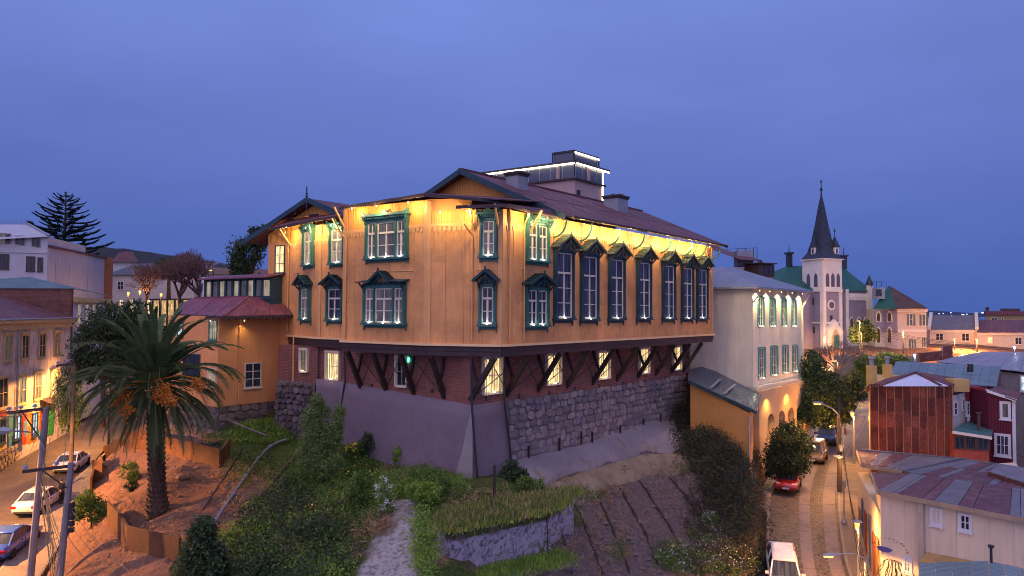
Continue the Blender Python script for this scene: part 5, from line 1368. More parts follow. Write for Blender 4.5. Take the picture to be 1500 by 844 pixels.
b = MB(); b.slab([at(1395.5, 630, 58.4), at(1453, 639, 57.4), at(1456, 624, 62.4), at(1418, 617, 63)], .1); b.obj('porch_roof', TEALROOF, cb)
b = MB(); b.bar(at(1395, 633, 58.4), at(1453, 642, 57.4), .1, .22); b.obj('fascia', STONEW, cb)
for u0, u1 in ((1399, 1412), (1415, 1429), (1431.5, 1448)):
    plain_window(fp, u0 + .7, 640.5 + (u0 - 1399) * .04, u1 - .7, 656 + (u0 - 1399) * .06, cb, BROWNWOOD, GLASS, 1, 1, False, .1, .08)
b = MB(); p = at(1434, 634, 59.5); b.cyl(p - Vector((0, 0, .4)), p + Vector((0, 0, 1.5)), .12, n=8); b.cyl(p + Vector((0, 0, 1.5)), p + Vector((0, 0, 1.62)), .2, n=8); b.obj('stove_pipe', BRN, cb)
mgA, mgB = xy(1447, 600, 60.6), xy(1487, 600, 59.2); fm = face(mgA, mgB)
mg = thing('magenta_house', 'dark magenta house with white corner boards and two white framed windows', 'house', (39, 62, -16))
b = MB(); zl, zr2 = at(1447, 573, 60.6).z, at(1487, 586, 59.2).z
mC = mgB + Vector((1.8, 8, 0)); mD = mgA + Vector((0, 9, 0))
b.box8([(mgA.x, mgA.y, -16), (mgB.x, mgB.y, -16), (mC.x, mC.y, -16), (mD.x, mD.y, -16), (mgA.x, mgA.y, zl), (mgB.x, mgB.y, zr2), (mC.x, mC.y, zr2), (mD.x, mD.y, zl)]); b.obj('wall', MAGENTA, mg)
b = MB(); b.slab([at(1446, 571.5, 60.2), at(1490, 586, 58.8), at(1496, 576, 64), at(1460, 566, 66)], .1); b.obj('roof', DULLMAROON, mg)
b = MB(); b.bar(at(1446, 573, 60.2), at(1489, 587, 58.9), .1, .2); b.obj('fascia', WHITETRIM, mg)
b = MB()
for u in (1485.5,): x, z = fm.hit(u, 620); b.box(fm, x - .1, x + .12, .01, .1, -16, zr2)
b.obj('corner_board', WHITETRIM, mg)
b = MB(); fside = face(mgB, mC); x, z = fside.hit(1490, 600); b.box(fside, 1.2, 1.5, .01, .1, -16, zr2 - .1); b.obj('corner_board', WHITETRIM, mg)
plain_window(fm, 1469, 591.5, 1477, 611, mg, WHITETRIM, LIT_DIM, 1, 1, True, .2, .1); plain_window(fm, 1461, 639, 1477, 665, mg, WHITETRIM, GLASS_BLUE, 3, 2, True, .2, .1)
# large sheet roofs behind
gr = thing('sheet_roofed_shed', 'long shed with grey green sheet roof behind the rusted house', 'shed', (38, 74, -14))
roof_strips(gr, GREENGREY, at(1303, 555, 68), at(1460, 566, 66), at(1466, 537, 76), at(1312, 529, 80), 12)
b = MB(); q = [at(1303, 556, 68.2), at(1460, 567, 66.2), at(1466, 539, 75.8), at(1312, 531, 79.8)]
b.box8([(p.x, p.y, -15) for p in q] + [tuple(p - Vector((0, 0, .12))) for p in q]); b.obj('wall', DULLMAROON, gr)
b = MB(); b.cyl(at(1421, 545, 71), at(1421, 533.5, 71), .28, n=8); b.obj('vent_pipe', DARKMETAL, gr)
lv = thing('pale_roofed_warehouse', 'wide warehouse with pale grey low roof behind the red houses', 'warehouse', (60, 85, -14))
roof_strips(lv, LAVROOF, at(1372, 530, 84), at(1530, 548, 74), at(1520, 517, 96), at(1440, 515, 104), 10)
b = MB(); b.slab([at(1372, 530, 84.2), at(1440, 515, 104.2), at(1400, 522, 104)], .1); b.obj('roof_sheet', LAVROOF, lv)
q = [at(1374, 532, 84.5), at(1530, 550, 74.5), at(1520, 519, 95), at(1440, 517, 103)]
b = MB(); b.box8([(p.x, p.y, -15) for p in q] + [tuple(p - Vector((0, 0, .12))) for p in q]); b.obj('wall', mat('grey_stained_wall', (.27, .25, .25), .2, .7, rough=.9, streak=.3), lv)
fw_ = face(q[0].xy, q[1].xy); plain_window(fw_, 1497, 552, 1507, 572, lv, WHITETRIM, LIT_WHITE, 1, 2, True, .15, .1)
lw = thing('brick_parapet_wall', 'low dark red parapet wall beyond the sheet roofs', 'wall', at(1380, 525, 100))
b = MB(); b.bar(at(1346, 524, 100), at(1379, 521, 100), .5, 1.2); b.bar(at(1380, 519, 100), at(1394, 519, 100), .5, 2.2); b.obj('wall', DULLMAROON, lw)

# --- beige building at the lower right
BEIGE = mat('beige_render', (.62, .52, .40), .1, .5, rough=.85, bump=.12, streak=.16)
bc, br_, bl = xy(1290, 720, 42), xy(1530, 762, 36.2), xy(1256, 665, 53)
zE = at(1290, 720, 42).z
be = solid('beige_building', 'beige two storey building with patched maroon and grey roof beside the right street', 'building', [bc, br_, br_ + Vector((8, 12, 0)), bl + Vector((14, 4, 0)), bl], -19, -11.35, BEIGE)
b = MB(); b.prism([bc, br_, br_ + Vector((1.5, 2.5, 0)), bc + Vector((1.3, 3.2, 0))], -11.4, zE - .03); b.obj('upper_wall', BEIGE, be)
f1, f2 = face(bc, br_), face(bl, bc)
sheet_wall(f1, 0, f1.L, [(-18.9, -15.2), (-15.2, zE - .02)], be, mat('beige_sheet', (.66, .56, .42), .09, .5, rough=.85, bump=.12, streak=.2, rndv=.05), 1.25, 'wall_panel')
PATCH1 = mat('maroon_roof_patch', (.145, .055, .06), .25, 1., rough=.5, bump=.5, ribs=.16, rndv=.2, dirt=(.25, .2, .2), dirts=2., dirta=.35)
PATCH2 = mat('grey_roof_patch', (.165, .165, .19), .2, 1., rough=.5, bump=.5, ribs=.16, rndv=.15, dirt=(.14, .09, .09), dirts=1.6, dirta=.4)
def patch_roof(c00, c10, c11, c01, fr_list, rows=1):
    c00, c10, c11, c01 = map(Vector, (c00, c10, c11, c01)); q = lambda s, r: (c00 * (1 - s) + c10 * s) * (1 - r) + (c01 * (1 - s) + c11 * s) * r
    s = 0
    for w, m in fr_list:
        for j in range(rows):
            b = MB(); up = Vector((0, 0, rnd.uniform(0, .03))); b.slab([q(s + .002, j / rows) + up, q(s + w - .002, j / rows) + up, q(s + w - .002, (j + 1) / rows) + up, q(s + .002, (j + 1) / rows) + up], .06)
            b.obj('roof_panel', m if rnd.random() > .15 else (PATCH1 if m is PATCH2 else PATCH2), be)
        s += w
A, B_ = PATCH1, PATCH2
e0, e1 = at(1286.5, 718, 41.7), at(1530, 765, 35.8); r0, r1 = at(1275, 692, 46.5), at(1520, 722, 41.5)
patch_roof(e0, e1, at(1520, 720, 41.6), at(1335, 693.5, 46.6), [(.10, A), (.035, B_), (.16, A), (.075, B_), (.15, A), (.085, B_), (.21, A), (.06, B_), (.125, A)])
b = MB(); b.slab([e0, at(1335, 693.5, 46.6), at(1275, 692, 46.8)], .06); b.obj('roof_panel', A, be)
patch_roof(at(1326, 691, 46.9), at(1520, 721, 41.9), at(1520, 690, 50), at(1410, 673, 54), [(.14, B_), (.12, A), (.06, B_), (.10, A), (.06, B_), (.16, A), (.07, B_), (.29, A)], 2)
patch_roof(at(1263, 679, 50), at(1324, 689, 47.5), at(1408, 673, 54), at(1256, 660, 56), [(.22, A), (.14, B_), (.18, A), (.12, A), (.14, B_), (.20, A)])
b = MB(); b.bar(at(1324, 690, 47), at(1408, 673, 53.9) + Vector((0, 0, .08)), .25, .1); b.bar(at(1256, 659, 56), at(1408, 672.5, 54), .3, .14); b.bar(at(1408, 672.5, 54), at(1520, 690, 50), .3, .14); b.obj('ridge_cap', B_, be)
GUT = mat('tan_fascia', (.36, .26, .18), .2, rough=.7)
b = MB(); b.bar(e0 - Vector((0, 0, .12)), e1 - Vector((0, 0, .12)), .14, .24); b.bar(e0 - Vector((0, 0, .12)), at(1275, 692, 46.7) - Vector((0, 0, .12)), .12, .22); b.bar(at(1263, 680, 50) - Vector((0, 0, .1)), at(1323, 690, 47.4) - Vector((0, 0, .1)), .14, .24); b.bar(at(1263, 680, 50) - Vector((0, 0, .1)), at(1255, 660, 56) - Vector((0, 0, .1)), .1, .2); b.obj('fascia', GUT, be)
b = MB(); x, z = f1.hit(1354, 780); b.box(f1, x - .22, x + .06, .04, .3, -19, zE); b.obj('downpipe', mat('beige_trim', (.42, .36, .30), .1), be)
plain_window(f1, 1367, 747.5, 1377, 766, be, WHITETRIM, LIT_WARM, 2, 2, True, .14, .1); plain_window(f1, 1409, 756, 1420, 774.5, be, WHITETRIM, GLASS, 2, 2, True, .14, .1); plain_window(f1, 1326.5, 819, 1333, 835, be, WHITETRIM, LIT_CREAM, 2, 3, True, .14, .1)
b = MB(); x0, z0 = f1.hit(1357, 808); x1, z1 = f1.hit(1460, 828); 
b.box8([f1.p(x0, .05, z0 - .35), f1.p(x1, .05, z1 - .35), f1.p(x1, .9, z1 - .55), f1.p(x0, .9, z0 - .55), f1.p(x0, .05, z0), f1.p(x1, .05, z1), f1.p(x1, .9, z1 - .3), f1.p(x0, .9, z0 - .3)]); b.obj('awning', mat('awning_tan', (.40, .25, .10), .2, rough=.7), be)
b = MB(); b.cyl(f1.p(x0, 1.0, z0 - .62), f1.p(x1 * .75 + x0 * .25, 1.0, z1 * .75 + z0 * .25 - .62), .08, n=7); b.obj('awning_roll', WHITETRIM, be)
# graffiti on the lit corner: an arc of small strokes over a dark blob with trailing roots
INK = mat('graffiti_ink', (.05, .045, .06), .3, 6., rough=.8); INKB = mat('graffiti_violet', (.10, .09, .30), .3, 6., rough=.8)
gx, gz_ = f1.hit(1308, 808)
b = MB(); rr2 = random.Random(5)
for k in range(13):
    t = math.pi * (.95 - .9 * k / 12); cx, cz = gx - .15 + .95 * math.cos(t), gz_ + .05 + .62 * math.sin(t)
    for j in range(2): b.bar(f1.p(cx + rr2.uniform(-.06, .06), .045, cz + rr2.uniform(-.06, .06)), f1.p(cx + rr2.uniform(-.06, .06), .045, cz + rr2.uniform(-.07, .07)), .03, .02)
for k in range(16):
    x0 = gx + rr2.uniform(-.5, .5); pts = [f1.p(x0 * .5 + gx * .5, .045, gz_ - .45)]
    for j in range(5): pts.append(f1.p(x0 + rr2.uniform(-.06, .06) + (x0 - gx) * .25 * j, .045, gz_ - .6 - .22 * j))
    b.tube(pts, .018, 4)
b.obj('graffiti_strokes', INK, be, kind='stuff')
b = MB(); b.ext(f1, [(gx - .45 + .42 * math.cos(t) * (1 + .15 * math.sin(3 * t)), gz_ + .02 + .15 * math.sin(t)) for t in [k * math.pi / 7 for k in range(14)]], .036, .05); b.obj('graffiti_blob', INKB, be)
# shadowed street side with murals and doors
for i, (x0, x1, z0, z1, c) in enumerate(((.8, 2.0, -17.4, -13.5, (.30, .14, .09)), (2.6, 3.4, -16.4, -12.5, (.05, .09, .22)), (4.2, 5.4, -16.2, -12.9, (.22, .04, .03)), (6.4, 7.4, -16.6, -12.6, (.09, .13, .24)), (8.2, 9.4, -17., -13.2, (.24, .07, .04)), (9.9, 10.9, -17.5, -13.0, (.30, .20, .08)))):
    b = MB(); b.box(f2, x0, x1, .01, .06, z0, z1); b.obj('painted_panel', mat('street_paint', c, .4, 2., rough=.7), be)
b = MB(); p = at(1485, 690, 45); b.slab([at(1450, 691, 46.5), at(1530, 716, 42), at(1530, 690, 45.5), at(1461, 679.5, 49.5)], .12); b.obj('raised_roof', PATCH2, be)
b = MB(); q = [at(1451, 692.5, 46.4), at(1530, 718, 41.9)]; b.box8([(q[0].x, q[0].y, q[0].z - 1.3), (q[1].x, q[1].y, q[1].z - 1.3), (q[1].x, q[1].y + .3, q[1].z - 1.3), (q[0].x, q[0].y + .3, q[0].z - 1.3), tuple(q[0]), tuple(q[1]), (q[1].x, q[1].y + .3, q[1].z), (q[0].x, q[0].y + .3, q[0].z)]); b.obj('raised_wall', DULLMAROON, be)
gs = thing('small_shed', 'small shed with grey ridged roof and stove pipe at bottom right corner', 'shed', (20, 33, -15))
roof_strips(gs, GREENGREY, at(1346, 850, 34), at(1450, 900, 30), at(1448, 822, 34.5), at(1346, 825, 36), 4); roof_strips(gs, GREENGREY, at(1450, 900, 30), at(1540, 870, 31), at(1540, 842, 34), at(1449, 822, 34.5), 4)
b = MB(); b.prism([xy(1350, 850, 34.2), xy(1450, 890, 30.5), xy(1540, 870, 31.5), xy(1540, 842, 35), xy(1350, 825, 36.5)], -19, -13.8); b.obj('wall', BEIGE, gs)
b = MB(); p = at(1452, 826, 34.4); b.cyl(p - Vector((0, 0, .5)), p + Vector((0, 0, .75)), .06, n=7); b.cyl(p + Vector((0, 0, .75)), p + Vector((0, 0, .85)), .13, n=7); b.obj('stove_pipe', DARKMETAL, gs)
# ------------------------------------------------------------------ left street houses
STAINED = NT('stained_stucco')
def _st(t):
    P = t.pos(); s, z = t.wall()
    c = t.mix(t.ramp(t.noise(P, .8, 5), .3, .7), (.64, .55, .47), (.52, .43, .36))
    k = t.noise(t.vec(t.math('MULTIPLY', s, 2.5), t.math('MULTIPLY', z, .5)), 1.2, 6, .7)
    c = t.mix(t.ramp(k, .5, .66, 0, .8), c, (.13, .10, .09))
    return t.done(c, .9, t.noise(P, 14, 4), .25, spec=.2)
STAINED = _st(STAINED)
YTRIM = mat('yellowed_trim', (.50, .36, .17), .15, rough=.7, bump=.1)
hA, hB = Vector((-36.0, 33.0, 0)), xy(105.5, 470, 77.0)
hz0, hz1 = -13.4, -.95
hA = hB + (xy(0, 472, 61.4) - hB) * 1.35
lh = solid('mural_house', 'stained three storey corner house with yellow window frames and painted mural at street level', 'house', [hA, hB, hB + Vector((-9, -1, 0)), hA + Vector((-9, -1, 0))], hz0, hz1, STAINED)
fh = face(hA, hB)
roof_strips(lh, ROOF_RED, fh.p(-.3, .4, hz1 + .1), fh.p(fh.L + .1, .4, hz1 + .1), fh.p(fh.L + .1, -6.5, 1.35), fh.p(-.3, -6.5, 1.35), 8)
b = MB(); b.box(fh, -.1, fh.L + .1, .01, .5, hz1 - .25, hz1 + .05); b.obj('cornice', YTRIM, lh); b = MB(); b.box(fh, -.1, fh.L + .1, .005, .25, hz1 - .8, hz1 - .253); b.obj('frieze', YTRIM, lh)
b = MB(); b.tube([fh.p(-.1, .5, hz1 + .1), fh.p(fh.L + .1, .5, hz1 + .1)], .09, 6); b.obj('gutter', GREYMETAL, lh)
ups = [(5, 16, 493, 526), (31, 40.5, 492, 524), (56.5, 65, 490, 522), (79, 87, 488.5, 519)]
mids = [(-3, 9, 556, 596), (26, 36, 553, 590), (50, 58.5, 548, 583), (74, 82.5, 545, 578)]
for k, r in enumerate(ups): plain_window(fh, r[0], r[2], r[1], r[3], lh, YTRIM, [LIT_DIM, GLASS, GLASS, LIT_DIM][k], 2, 2, True, .16, .14, YTRIM)
for k, r in enumerate(mids): plain_window(fh, r[0], r[2], r[1], r[3], lh, YTRIM, [GLASS, LIT_CREAM, LIT_CREAM, LIT_WARM][k], 2, 2, True, .16, .14, YTRIM)
x, _ = fh.hit(29, 520); b = MB(); x = fh.hit(24, 520)[0]; b.cyl(fh.p(x, .14, hz0 + 3), fh.p(x, .14, hz1), .08, n=6); b.obj('downpipe', GREYMETAL, lh)
# flat painted wall: coloured shapes
x0, x1, z0, z1 = fh.rect(12, 594, 76, 668); zf, zt = hz0 + 1.4, fh.hit(45, 597)[1]
MC = {'blue': (.035, .07, .22), 'red': (.42, .05, .035), 'orange': (.55, .17, .03), 'yellow': (.55, .35, .06), 'teal': (.07, .25, .24), 'violet': (.22, .12, .25), 'green': (.03, .26, .04), 'cream': (.55, .45, .35), 'sky': (.12, .25, .42)}
MM = {k: mat('mural_' + k, v, .2, 2., rough=.85, bump=.1) for k, v in MC.items()}
mu = lh
def mural(u0, v0, u1, v1, k, y=.03, wav=.12, seed=0):
    x0, x1, z0, z1 = fh.rect(u0, v0, u1, v1); rr = random.Random(seed + int(u0 * 7 + v0)); n = 5
    pts = [(x0 + (x1 - x0) * i / n, z0 + rr.uniform(0, wav)) for i in range(n + 1)] + [(x1 - rr.uniform(0, wav), z0 + (z1 - z0) * i / n) for i in range(1, n)] + [(x1 - (x1 - x0) * i / n, z1 - rr.uniform(0, wav)) for i in range(n + 1)] + [(x0 + rr.uniform(0, wav), z1 - (z1 - z0) * i / n) for i in range(1, n)]
    b = MB(); b.ext(fh, pts, y, .005); b.obj('mural_patch', MM[k], mu)
mural(10, 605, 33, 665, 'blue'); mural(12, 602, 20, 640, 'teal', .034); mural(12, 632, 17, 664, 'teal', .037); mural(30, 603, 38, 652, 'red'); mural(37, 601, 46, 650, 'orange'); mural(39, 612, 44, 626, 'yellow', .034); mural(41, 630, 53, 650, 'orange', .036)
mural(52, 597, 58, 640, 'yellow'); mural(57, 597, 67, 638, 'red'); mural(60, 612, 67, 645, 'violet', .034); mural(55, 630, 60, 645, 'teal', .036); mural(-4, 630, 8, 672, 'yellow'); mural(-3, 600, 10, 612, 'red', .034); mural(62, 585, 76, 598, 'yellow', .034); mural(34, 616, 40, 640, 'sky', .04)
x0, x1, z0, z1 = fh.rect(69, 598, 78, 636); b = MB(); b.box(fh, x0, x1, .03, .1, z0, z1); b.obj('green_door', MM['green'], lh)
for r in ((20, 611, 28, 642), (46.5, 607, 53, 637), (-2, 615, 6, 648)):
    plain_window(fh, r[0], r[1], r[2], r[3], lh, BARGE, LIT_WHITE if r[0] > 0 else GLASS, 2, 3, True, .12, .14)
b = MB(); x0, z0 = fh.hit(58, 592); x1 = fh.hit(77, 560)[0]; zz = fh.hit(70, 582)[1]
b.box8([fh.p(x0, .05, zz - .1), fh.p(x1, .05, zz - .1), fh.p(x1, 1.0, zz - .5), fh.p(x0, 1.0, zz - .5), fh.p(x0, .05, zz), fh.p(x1, .05, zz), fh.p(x1, 1.0, zz - .4), fh.p(x0, 1.0, zz - .4)]); b.obj('awning', BEAM, lh)

# next house up the street with brick firewall and teal hipped roof
nA = hB + Vector((-.05, .05, 0)); nB = xy(158, 440, 90)
WHITEWALL = mat('white_stucco', (.55, .54, .55), .1, .6, rough=.85, bump=.1, streak=.15)
BRICK2 = brick_mat('old_brick', (.20, .075, .055), (.13, .055, .045), (.22, .16, .14), .34, .13, .6)
zw = at(130, 437, 83).z
nh = solid('white_house', 'white house with brick firewall and green hipped roof behind the mural house', 'house', [nA, nB, nB + Vector((-16, 3, 0)), nA + Vector((-16, -2, 0))], -12, zw - .1, WHITEWALL)
fn = face(nA, nB); ff = face(nA + Vector((-16, -2, 0)), nA)
b = MB(); b.box(ff, 0, ff.L + .1, .01, .45, -4, at(60, 423, 77.4).z); b.obj('firewall', BRICK2, nh)
roof_part(nh, mat('teal_grey_roof', (.10, .16, .16), .2, .5, rough=.5, bump=.4, ribs=.5), [[ff.p(-1, .6, at(60, 423, 77).z), ff.p(ff.L + .3, .6, at(60, 422, 77).z), at(43, 405.5, 86)], [ff.p(ff.L + .3, .6, at(60, 422, 77).z), nB + Vector((.5, .3, at(155, 434, 90).z)), at(43, 405.5, 86)]])
b = MB(); b.box(fn, -.05, fn.L + .1, .01, .5, zw - .5, zw); b.obj('cornice', YTRIM, nh)
for u0, u1 in ((113, 117), (124.5, 128), (134.5, 138), (143, 146)): plain_window(fn, u0, 447, u1, 478, nh, WHITETRIM, LIT_CREAM, 2, 3, True, .14, .1)
b = MB(); rr = random.Random(2); c = fn.p(fn.hit(116, 478)[0], .35, fn.hit(116, 478)[1])
for i in range(60):
    p = c + Vector((rr.uniform(-.4, .4), rr.uniform(-.2, .2), rr.uniform(-.15, .2))); b.cbox(p, .1, .1, .1)
b.obj('window_flowers', mat('magenta_bloom', (.35, .02, .09), .3), nh, kind='stuff')

# big pale blocks on the hill behind
PALE = mat('pale_blue_wall', (.46, .45, .48), .1, .4, rough=.85, bump=.15, streak=.12)
wA, wB = xy(-60, 340, 96), xy(70, 345, 99)
w1 = solid('pale_apartment_block', 'pale apartment block with rooftop terrace railing at the left edge', 'apartment block', [wA, wB, wB + Vector((-3, 14, 0)), wA + Vector((-3, 14, 0))], -2, at(70, 347, 99).z, PALE)
fw = face(wA, wB)
zt = at(60, 347, 99).z
roof_part(w1, mat('pale_roof', (.42, .44, .48), .12, .5, rough=.6, ribs=.6), [[at(-40, 352, 95.5), at(70.5, 346, 98.5), at(40, 329, 104), at(-40, 329, 101)]])
b = MB()
for k in range(14):
    p = at(-8 + k * 3.6, 329, 103.5); b.cyl(p, p + Vector((0, 0, .75)), .035, n=4)
b.bar(at(-10, 324.5, 103.5), at(41, 327.5, 104), .06); b.bar(at(41, 329, 104), at(71, 346, 98.6), .4, .4); b.obj('terrace_railing', GREYMETAL, w1)
SHADE = mat('grey_blind', (.30, .27, .27), .15, rough=.8)
for u0, u1, v0, v1 in ((0, 8, 342, 356), (9, 15.5, 343, 357), (23, 29, 346, 358), (29.5, 36, 346, 359), (47, 52.5, 349, 361), (53.5, 58.5, 349, 362)):
    plain_window(fw, u0, v0, u1, v1, w1, SHADE, GLASS if int(u0) % 2 else LIT_DIM, 1, 1, False, .08, .06)
for u0, u1, v0, v1 in ((0, 12.5, 373, 393.5), (39.5, 50.5, 376.5, 396.5), (56, 62, 378, 397), (-2, 8, 410, 416)):
    plain_window(fw, u0, v0, u1, v1, w1, BROWNWOOD, GLASS, 2, 2, True, .08, .1)
b = MB(); b.box(fw, 0, fw.L, .01, .12, at(40, 370.5, 98).z, at(40, 369.3, 98).z); b.obj('ledge', PALE, w1)
vA, vB = xy(70.5, 362, 99.3), xy(153, 378, 121)
LAV = mat('lavender_sheet_wall', (.40, .39, .45), .08, .4, rough=.7, bump=.3, ribs=.5, streak=.15)
zv = at(70.5, 362, 99.3).z
w2 = solid('blank_warehouse_wall', 'long blank pale corrugated building with a brick end pier on the hill', 'warehouse', [vA, vB, vB + Vector((-14, 4, 0)), vA + Vector((-10, 8, 0))], -3, zv, LAV)
fv = face(vA, vB)
sheet_wall(fv, 0, fv.L, [(-2.9, zv - 2.2), (zv - 2.2, zv - .05)], w2, LAV, 2.4, 'wall_sheet')
b = MB(); b.box(fv, -.1, fv.L + .4, -.3, .3, zv, zv + .25); b.obj('roof_edge', ROOF_RED, w2)
b = MB(); pB2 = xy(165.5, 380, 122); f5 = face(vB, pB2); b.box(f5, .02, f5.L, -1, .05, -3, zv + .2); b.obj('brick_pier', brick_mat('orange_brick', (.30, .12, .06), (.24, .09, .05), (.2, .14, .1), .35, .14), w2)
# far houses up the hill
def hip(t, pts, z, apex, m):
    n = len(pts)
    for i in range(n):
        p, q = pts[i], pts[(i + 1) % n]
        if len(apex) == 1: roof_part(t, m, [[Vector((p[0], p[1], z)), Vector((q[0], q[1], z)), apex[0]]])
mA, mB = xy(160, 400, 140), xy(285, 400, 135)
zs = at(200, 403, 140).z
m1 = solid('slate_roofed_house', 'white house with grey slate roof and red mansard turret behind bare trees', 'house', [mA, mB, mB + Vector((0, 12, 0)), mA + Vector((0, 12, 0))], -2, zs, mat('street_white', (.55, .48, .42), .1, .5, rough=.85))
f6 = face(mA, mB)
roof_part(m1, mat('dark_slate', (.11, .12, .145), .2, .6, rough=.6, bump=.3), [[f6.p(-.5, .5, zs), f6.p(f6.L + .5, .5, zs), f6.p(f6.L + .5, -7, zs + 2.6), f6.p(-.5, -7, zs + 2.6)]])
tt = [xy(166, 385, 150), xy(200, 385, 149), xy(204, 385, 158), xy(170, 385, 158)]
b = MB(); b.prism(tt, zs, at(185, 384, 149).z); b.obj('turret_wall', WHITEWALL, m1)
z0, z1 = at(185, 384, 149).z, at(185, 367.5, 149).z
c = sum(tt, Vector()) / 4
b = MB(); b.v = [(c.x + (p.x - c.x) * 1.15, c.y + (p.y - c.y) * 1.15, z0) for p in tt] + [(c.x + (p.x - c.x) * .55, c.y + (p.y - c.y) * .55, z1) for p in tt]; b.f = [(i, (i + 1) % 4, 4 + (i + 1) % 4, 4 + i) for i in range(4)] + [(4, 5, 6, 7)]; b.obj('turret_roof', ROOF_RED, m1)
for u0, u1, v0, v1, pn in ((173, 181, 413, 424, GLASS), (176, 180, 440, 452, LIT_WARM), (214, 220, 440, 470, LIT_WARM), (190, 196, 440, 468, LIT_WARM)): plain_window(f6, u0, v0, u1, v1, m1, CREAM, pn, 2, 2, False, .15, .1)
# lit garden pavilion in front of it
pvA, pvB = xy(224, 450, 118), xy(302, 450, 112)
f7 = face(pvA, pvB)
pv = thing('garden_pavilion', 'long glazed pavilion with thin flat roof and warm lights behind the palm', 'pavilion', f7.p(f7.L / 2, 0, -2))
b = MB(); b.box(f7, 0, f7.L, -4, -.1, -2.5, at(260, 440, 115).z); b.obj('pavilion_wall', LIT_AMBER, pv)
b = MB(); b.box(f7, -.3, f7.L + .3, -4.2, .5, at(260, 439.6, 115).z, at(260, 437.5, 115).z); b.obj('pavilion_roof', DARKMETAL, pv)
for i in range(8):
    b = MB(); x = f7.L * i / 7; b.box(f7, x - .1, x + .1, -.05, .15, -2.5, at(260, 440, 115).z); b.obj('pavilion_post', DARKMETAL, pv)
# white house with lit arch
aA, aB = xy(297, 420, 92), xy(345, 420, 90); f8 = face(aA, aB)
ar = solid('arched_porch_house', 'small white house with brightly lit arched window above the purple roof', 'house', [aA, aB, aB + Vector((0, 5, 0)), aA + Vector((0, 5, 0))], -2, at(310, 415, 91).z, WHITEWALL)
x, z = f8.hit(317, 440); zz = f8.hit(317, 424)[1]
b = MB(); b.ext(f8, [(x + .95 * math.cos(t), zz - 1.3 + 1.3 * math.sin(t)) for t in [math.pi * k / 10 for k in range(11)]], .02, .05); b.obj('arch_window', LIT_WHITE, ar)
b = MB(); b.box(f8, -.1, f8.L, -.1, .1, at(310, 414.9, 91).z, at(310, 406, 91).z); b.obj('parapet', WHITEWALL, ar)
b = MB(); b.bar(f8.p(.2, 0, at(310, 402, 91).z), f8.p(f8.L, 0, at(310, 402, 91).z), .06)
for i in range(6): b.cyl(f8.p(.2 + i * .7, 0, at(310, 406, 91).z), f8.p(.2 + i * .7, 0, at(310, 402, 91).z), .04, n=4)
b.obj('railing', DARKMETAL, ar)
# street wall of the raised pavement
swl = thing('street_stone_wall', 'low stone wall holding the raised pavement below the mural house', 'stone wall', (-42.5, 60, -13))
b = MB(); rows = [r for r in LSD if 40 < r[2] < 110]
for r, q in zip(rows, rows[1:]): b.box8([(r[0] - .4, r[2], r[3] - .4), (r[0] - .02, r[2], r[3] - .4), (q[0] - .02, q[2], q[3] - .4), (q[0] - .4, q[2], q[3] - .4), (r[0] - .4, r[2], r[3] + 1.6), (r[0] - .1, r[2], r[3] + 1.6), (q[0] - .1, q[2], q[3] + 1.6), (q[0] - .4, q[2], q[3] + 1.6)])
b.obj('wall_backing', MORTAR, swl)
SM3 = stone_meshes('stone', mat('ochre_stone', (.30, .23, .15), .3, 2., rough=.95, bump=.6, bs=12, rndv=.3), 6, 12)
fs_ = face((LSD[0][0], 46), (-46.5, 78)); k = 0
for r, q in zip(rows, rows[1:]):
    if r[2] > 82 or r[2] < 50: continue
    dx = Vector((q[0] - r[0], q[2] - r[2], q[3] - r[3])); f9 = Fr((r[0], r[2], 0), (dx.x, dx.y, 0)); rz = math.atan2(dx.y, dx.x)
    for j in range(3):
        for i in range(2):
            xx = (i + .5 + .3 * (j % 2)) * .72; zc = r[3] + .28 + j * .5 + (q[3] - r[3]) * (i + .5) / 2
            link('stone', rnd.choice(SM3), swl, Matrix.Translation(f9.p(xx, -.02, zc) - WL[swl]) @ Matrix.Rotation(rz, 4, 'Z') @ Matrix.Rotation(rnd.uniform(-.2, .2), 4, 'Y') @ Matrix.Diagonal((.75 * rnd.uniform(.7, 1.1), .12, .5, 1)))

# rusted steel planter walls on the palm slope
CORTEN = mat('rusted_steel', (.135, .055, .022), .4, .9, rough=.7, bump=.2, streak=.2, dirt=(.09, .04, .02), dirts=.8, dirta=.6, rndv=.12)
def corten(label, pts, hs):
    ps = [gpt(u, v) for u, v in pts]
    t = thing('steel_planter_wall', label, 'planter wall', ps[0], 'rusted steel terrace walls')
    for p, q, h in zip(ps, ps[1:], hs):
        b = MB(); d = (q - p); d.z = 0; n = Vector((d.y, -d.x, 0)).normalized() * .06
        b.box8([tuple(v) for v in (p - n - Vector((0, 0, .8)), q - n - Vector((0, 0, .8)), q + n - Vector((0, 0, .8)), p + n - Vector((0, 0, .8)), p - n + Vector((0, 0, h)), q - n + Vector((0, 0, h)), q + n + Vector((0, 0, h)), p + n + Vector((0, 0, h)))])
        b.obj('steel_plate', CORTEN, t)
corten('long rusted steel terrace wall above and behind the palm trunk', [(184, 655), (240, 664), (282, 676), (322, 687), (336, 668)], [1.2, 1.2, 1.2, 1.1])
corten('curved rusted steel wall glowing orange beside the street pavement', [(133, 722), (137, 708), (150, 702), (147, 690), (135, 688), (152, 668), (178, 655)], [1., 1.1, 1.1, .8, .6, .8])
corten('rusted steel wall stepping down below the palm', [(158, 770), (176, 790), (187, 806), (263, 826)], [1.3, 1.2, 1.2])

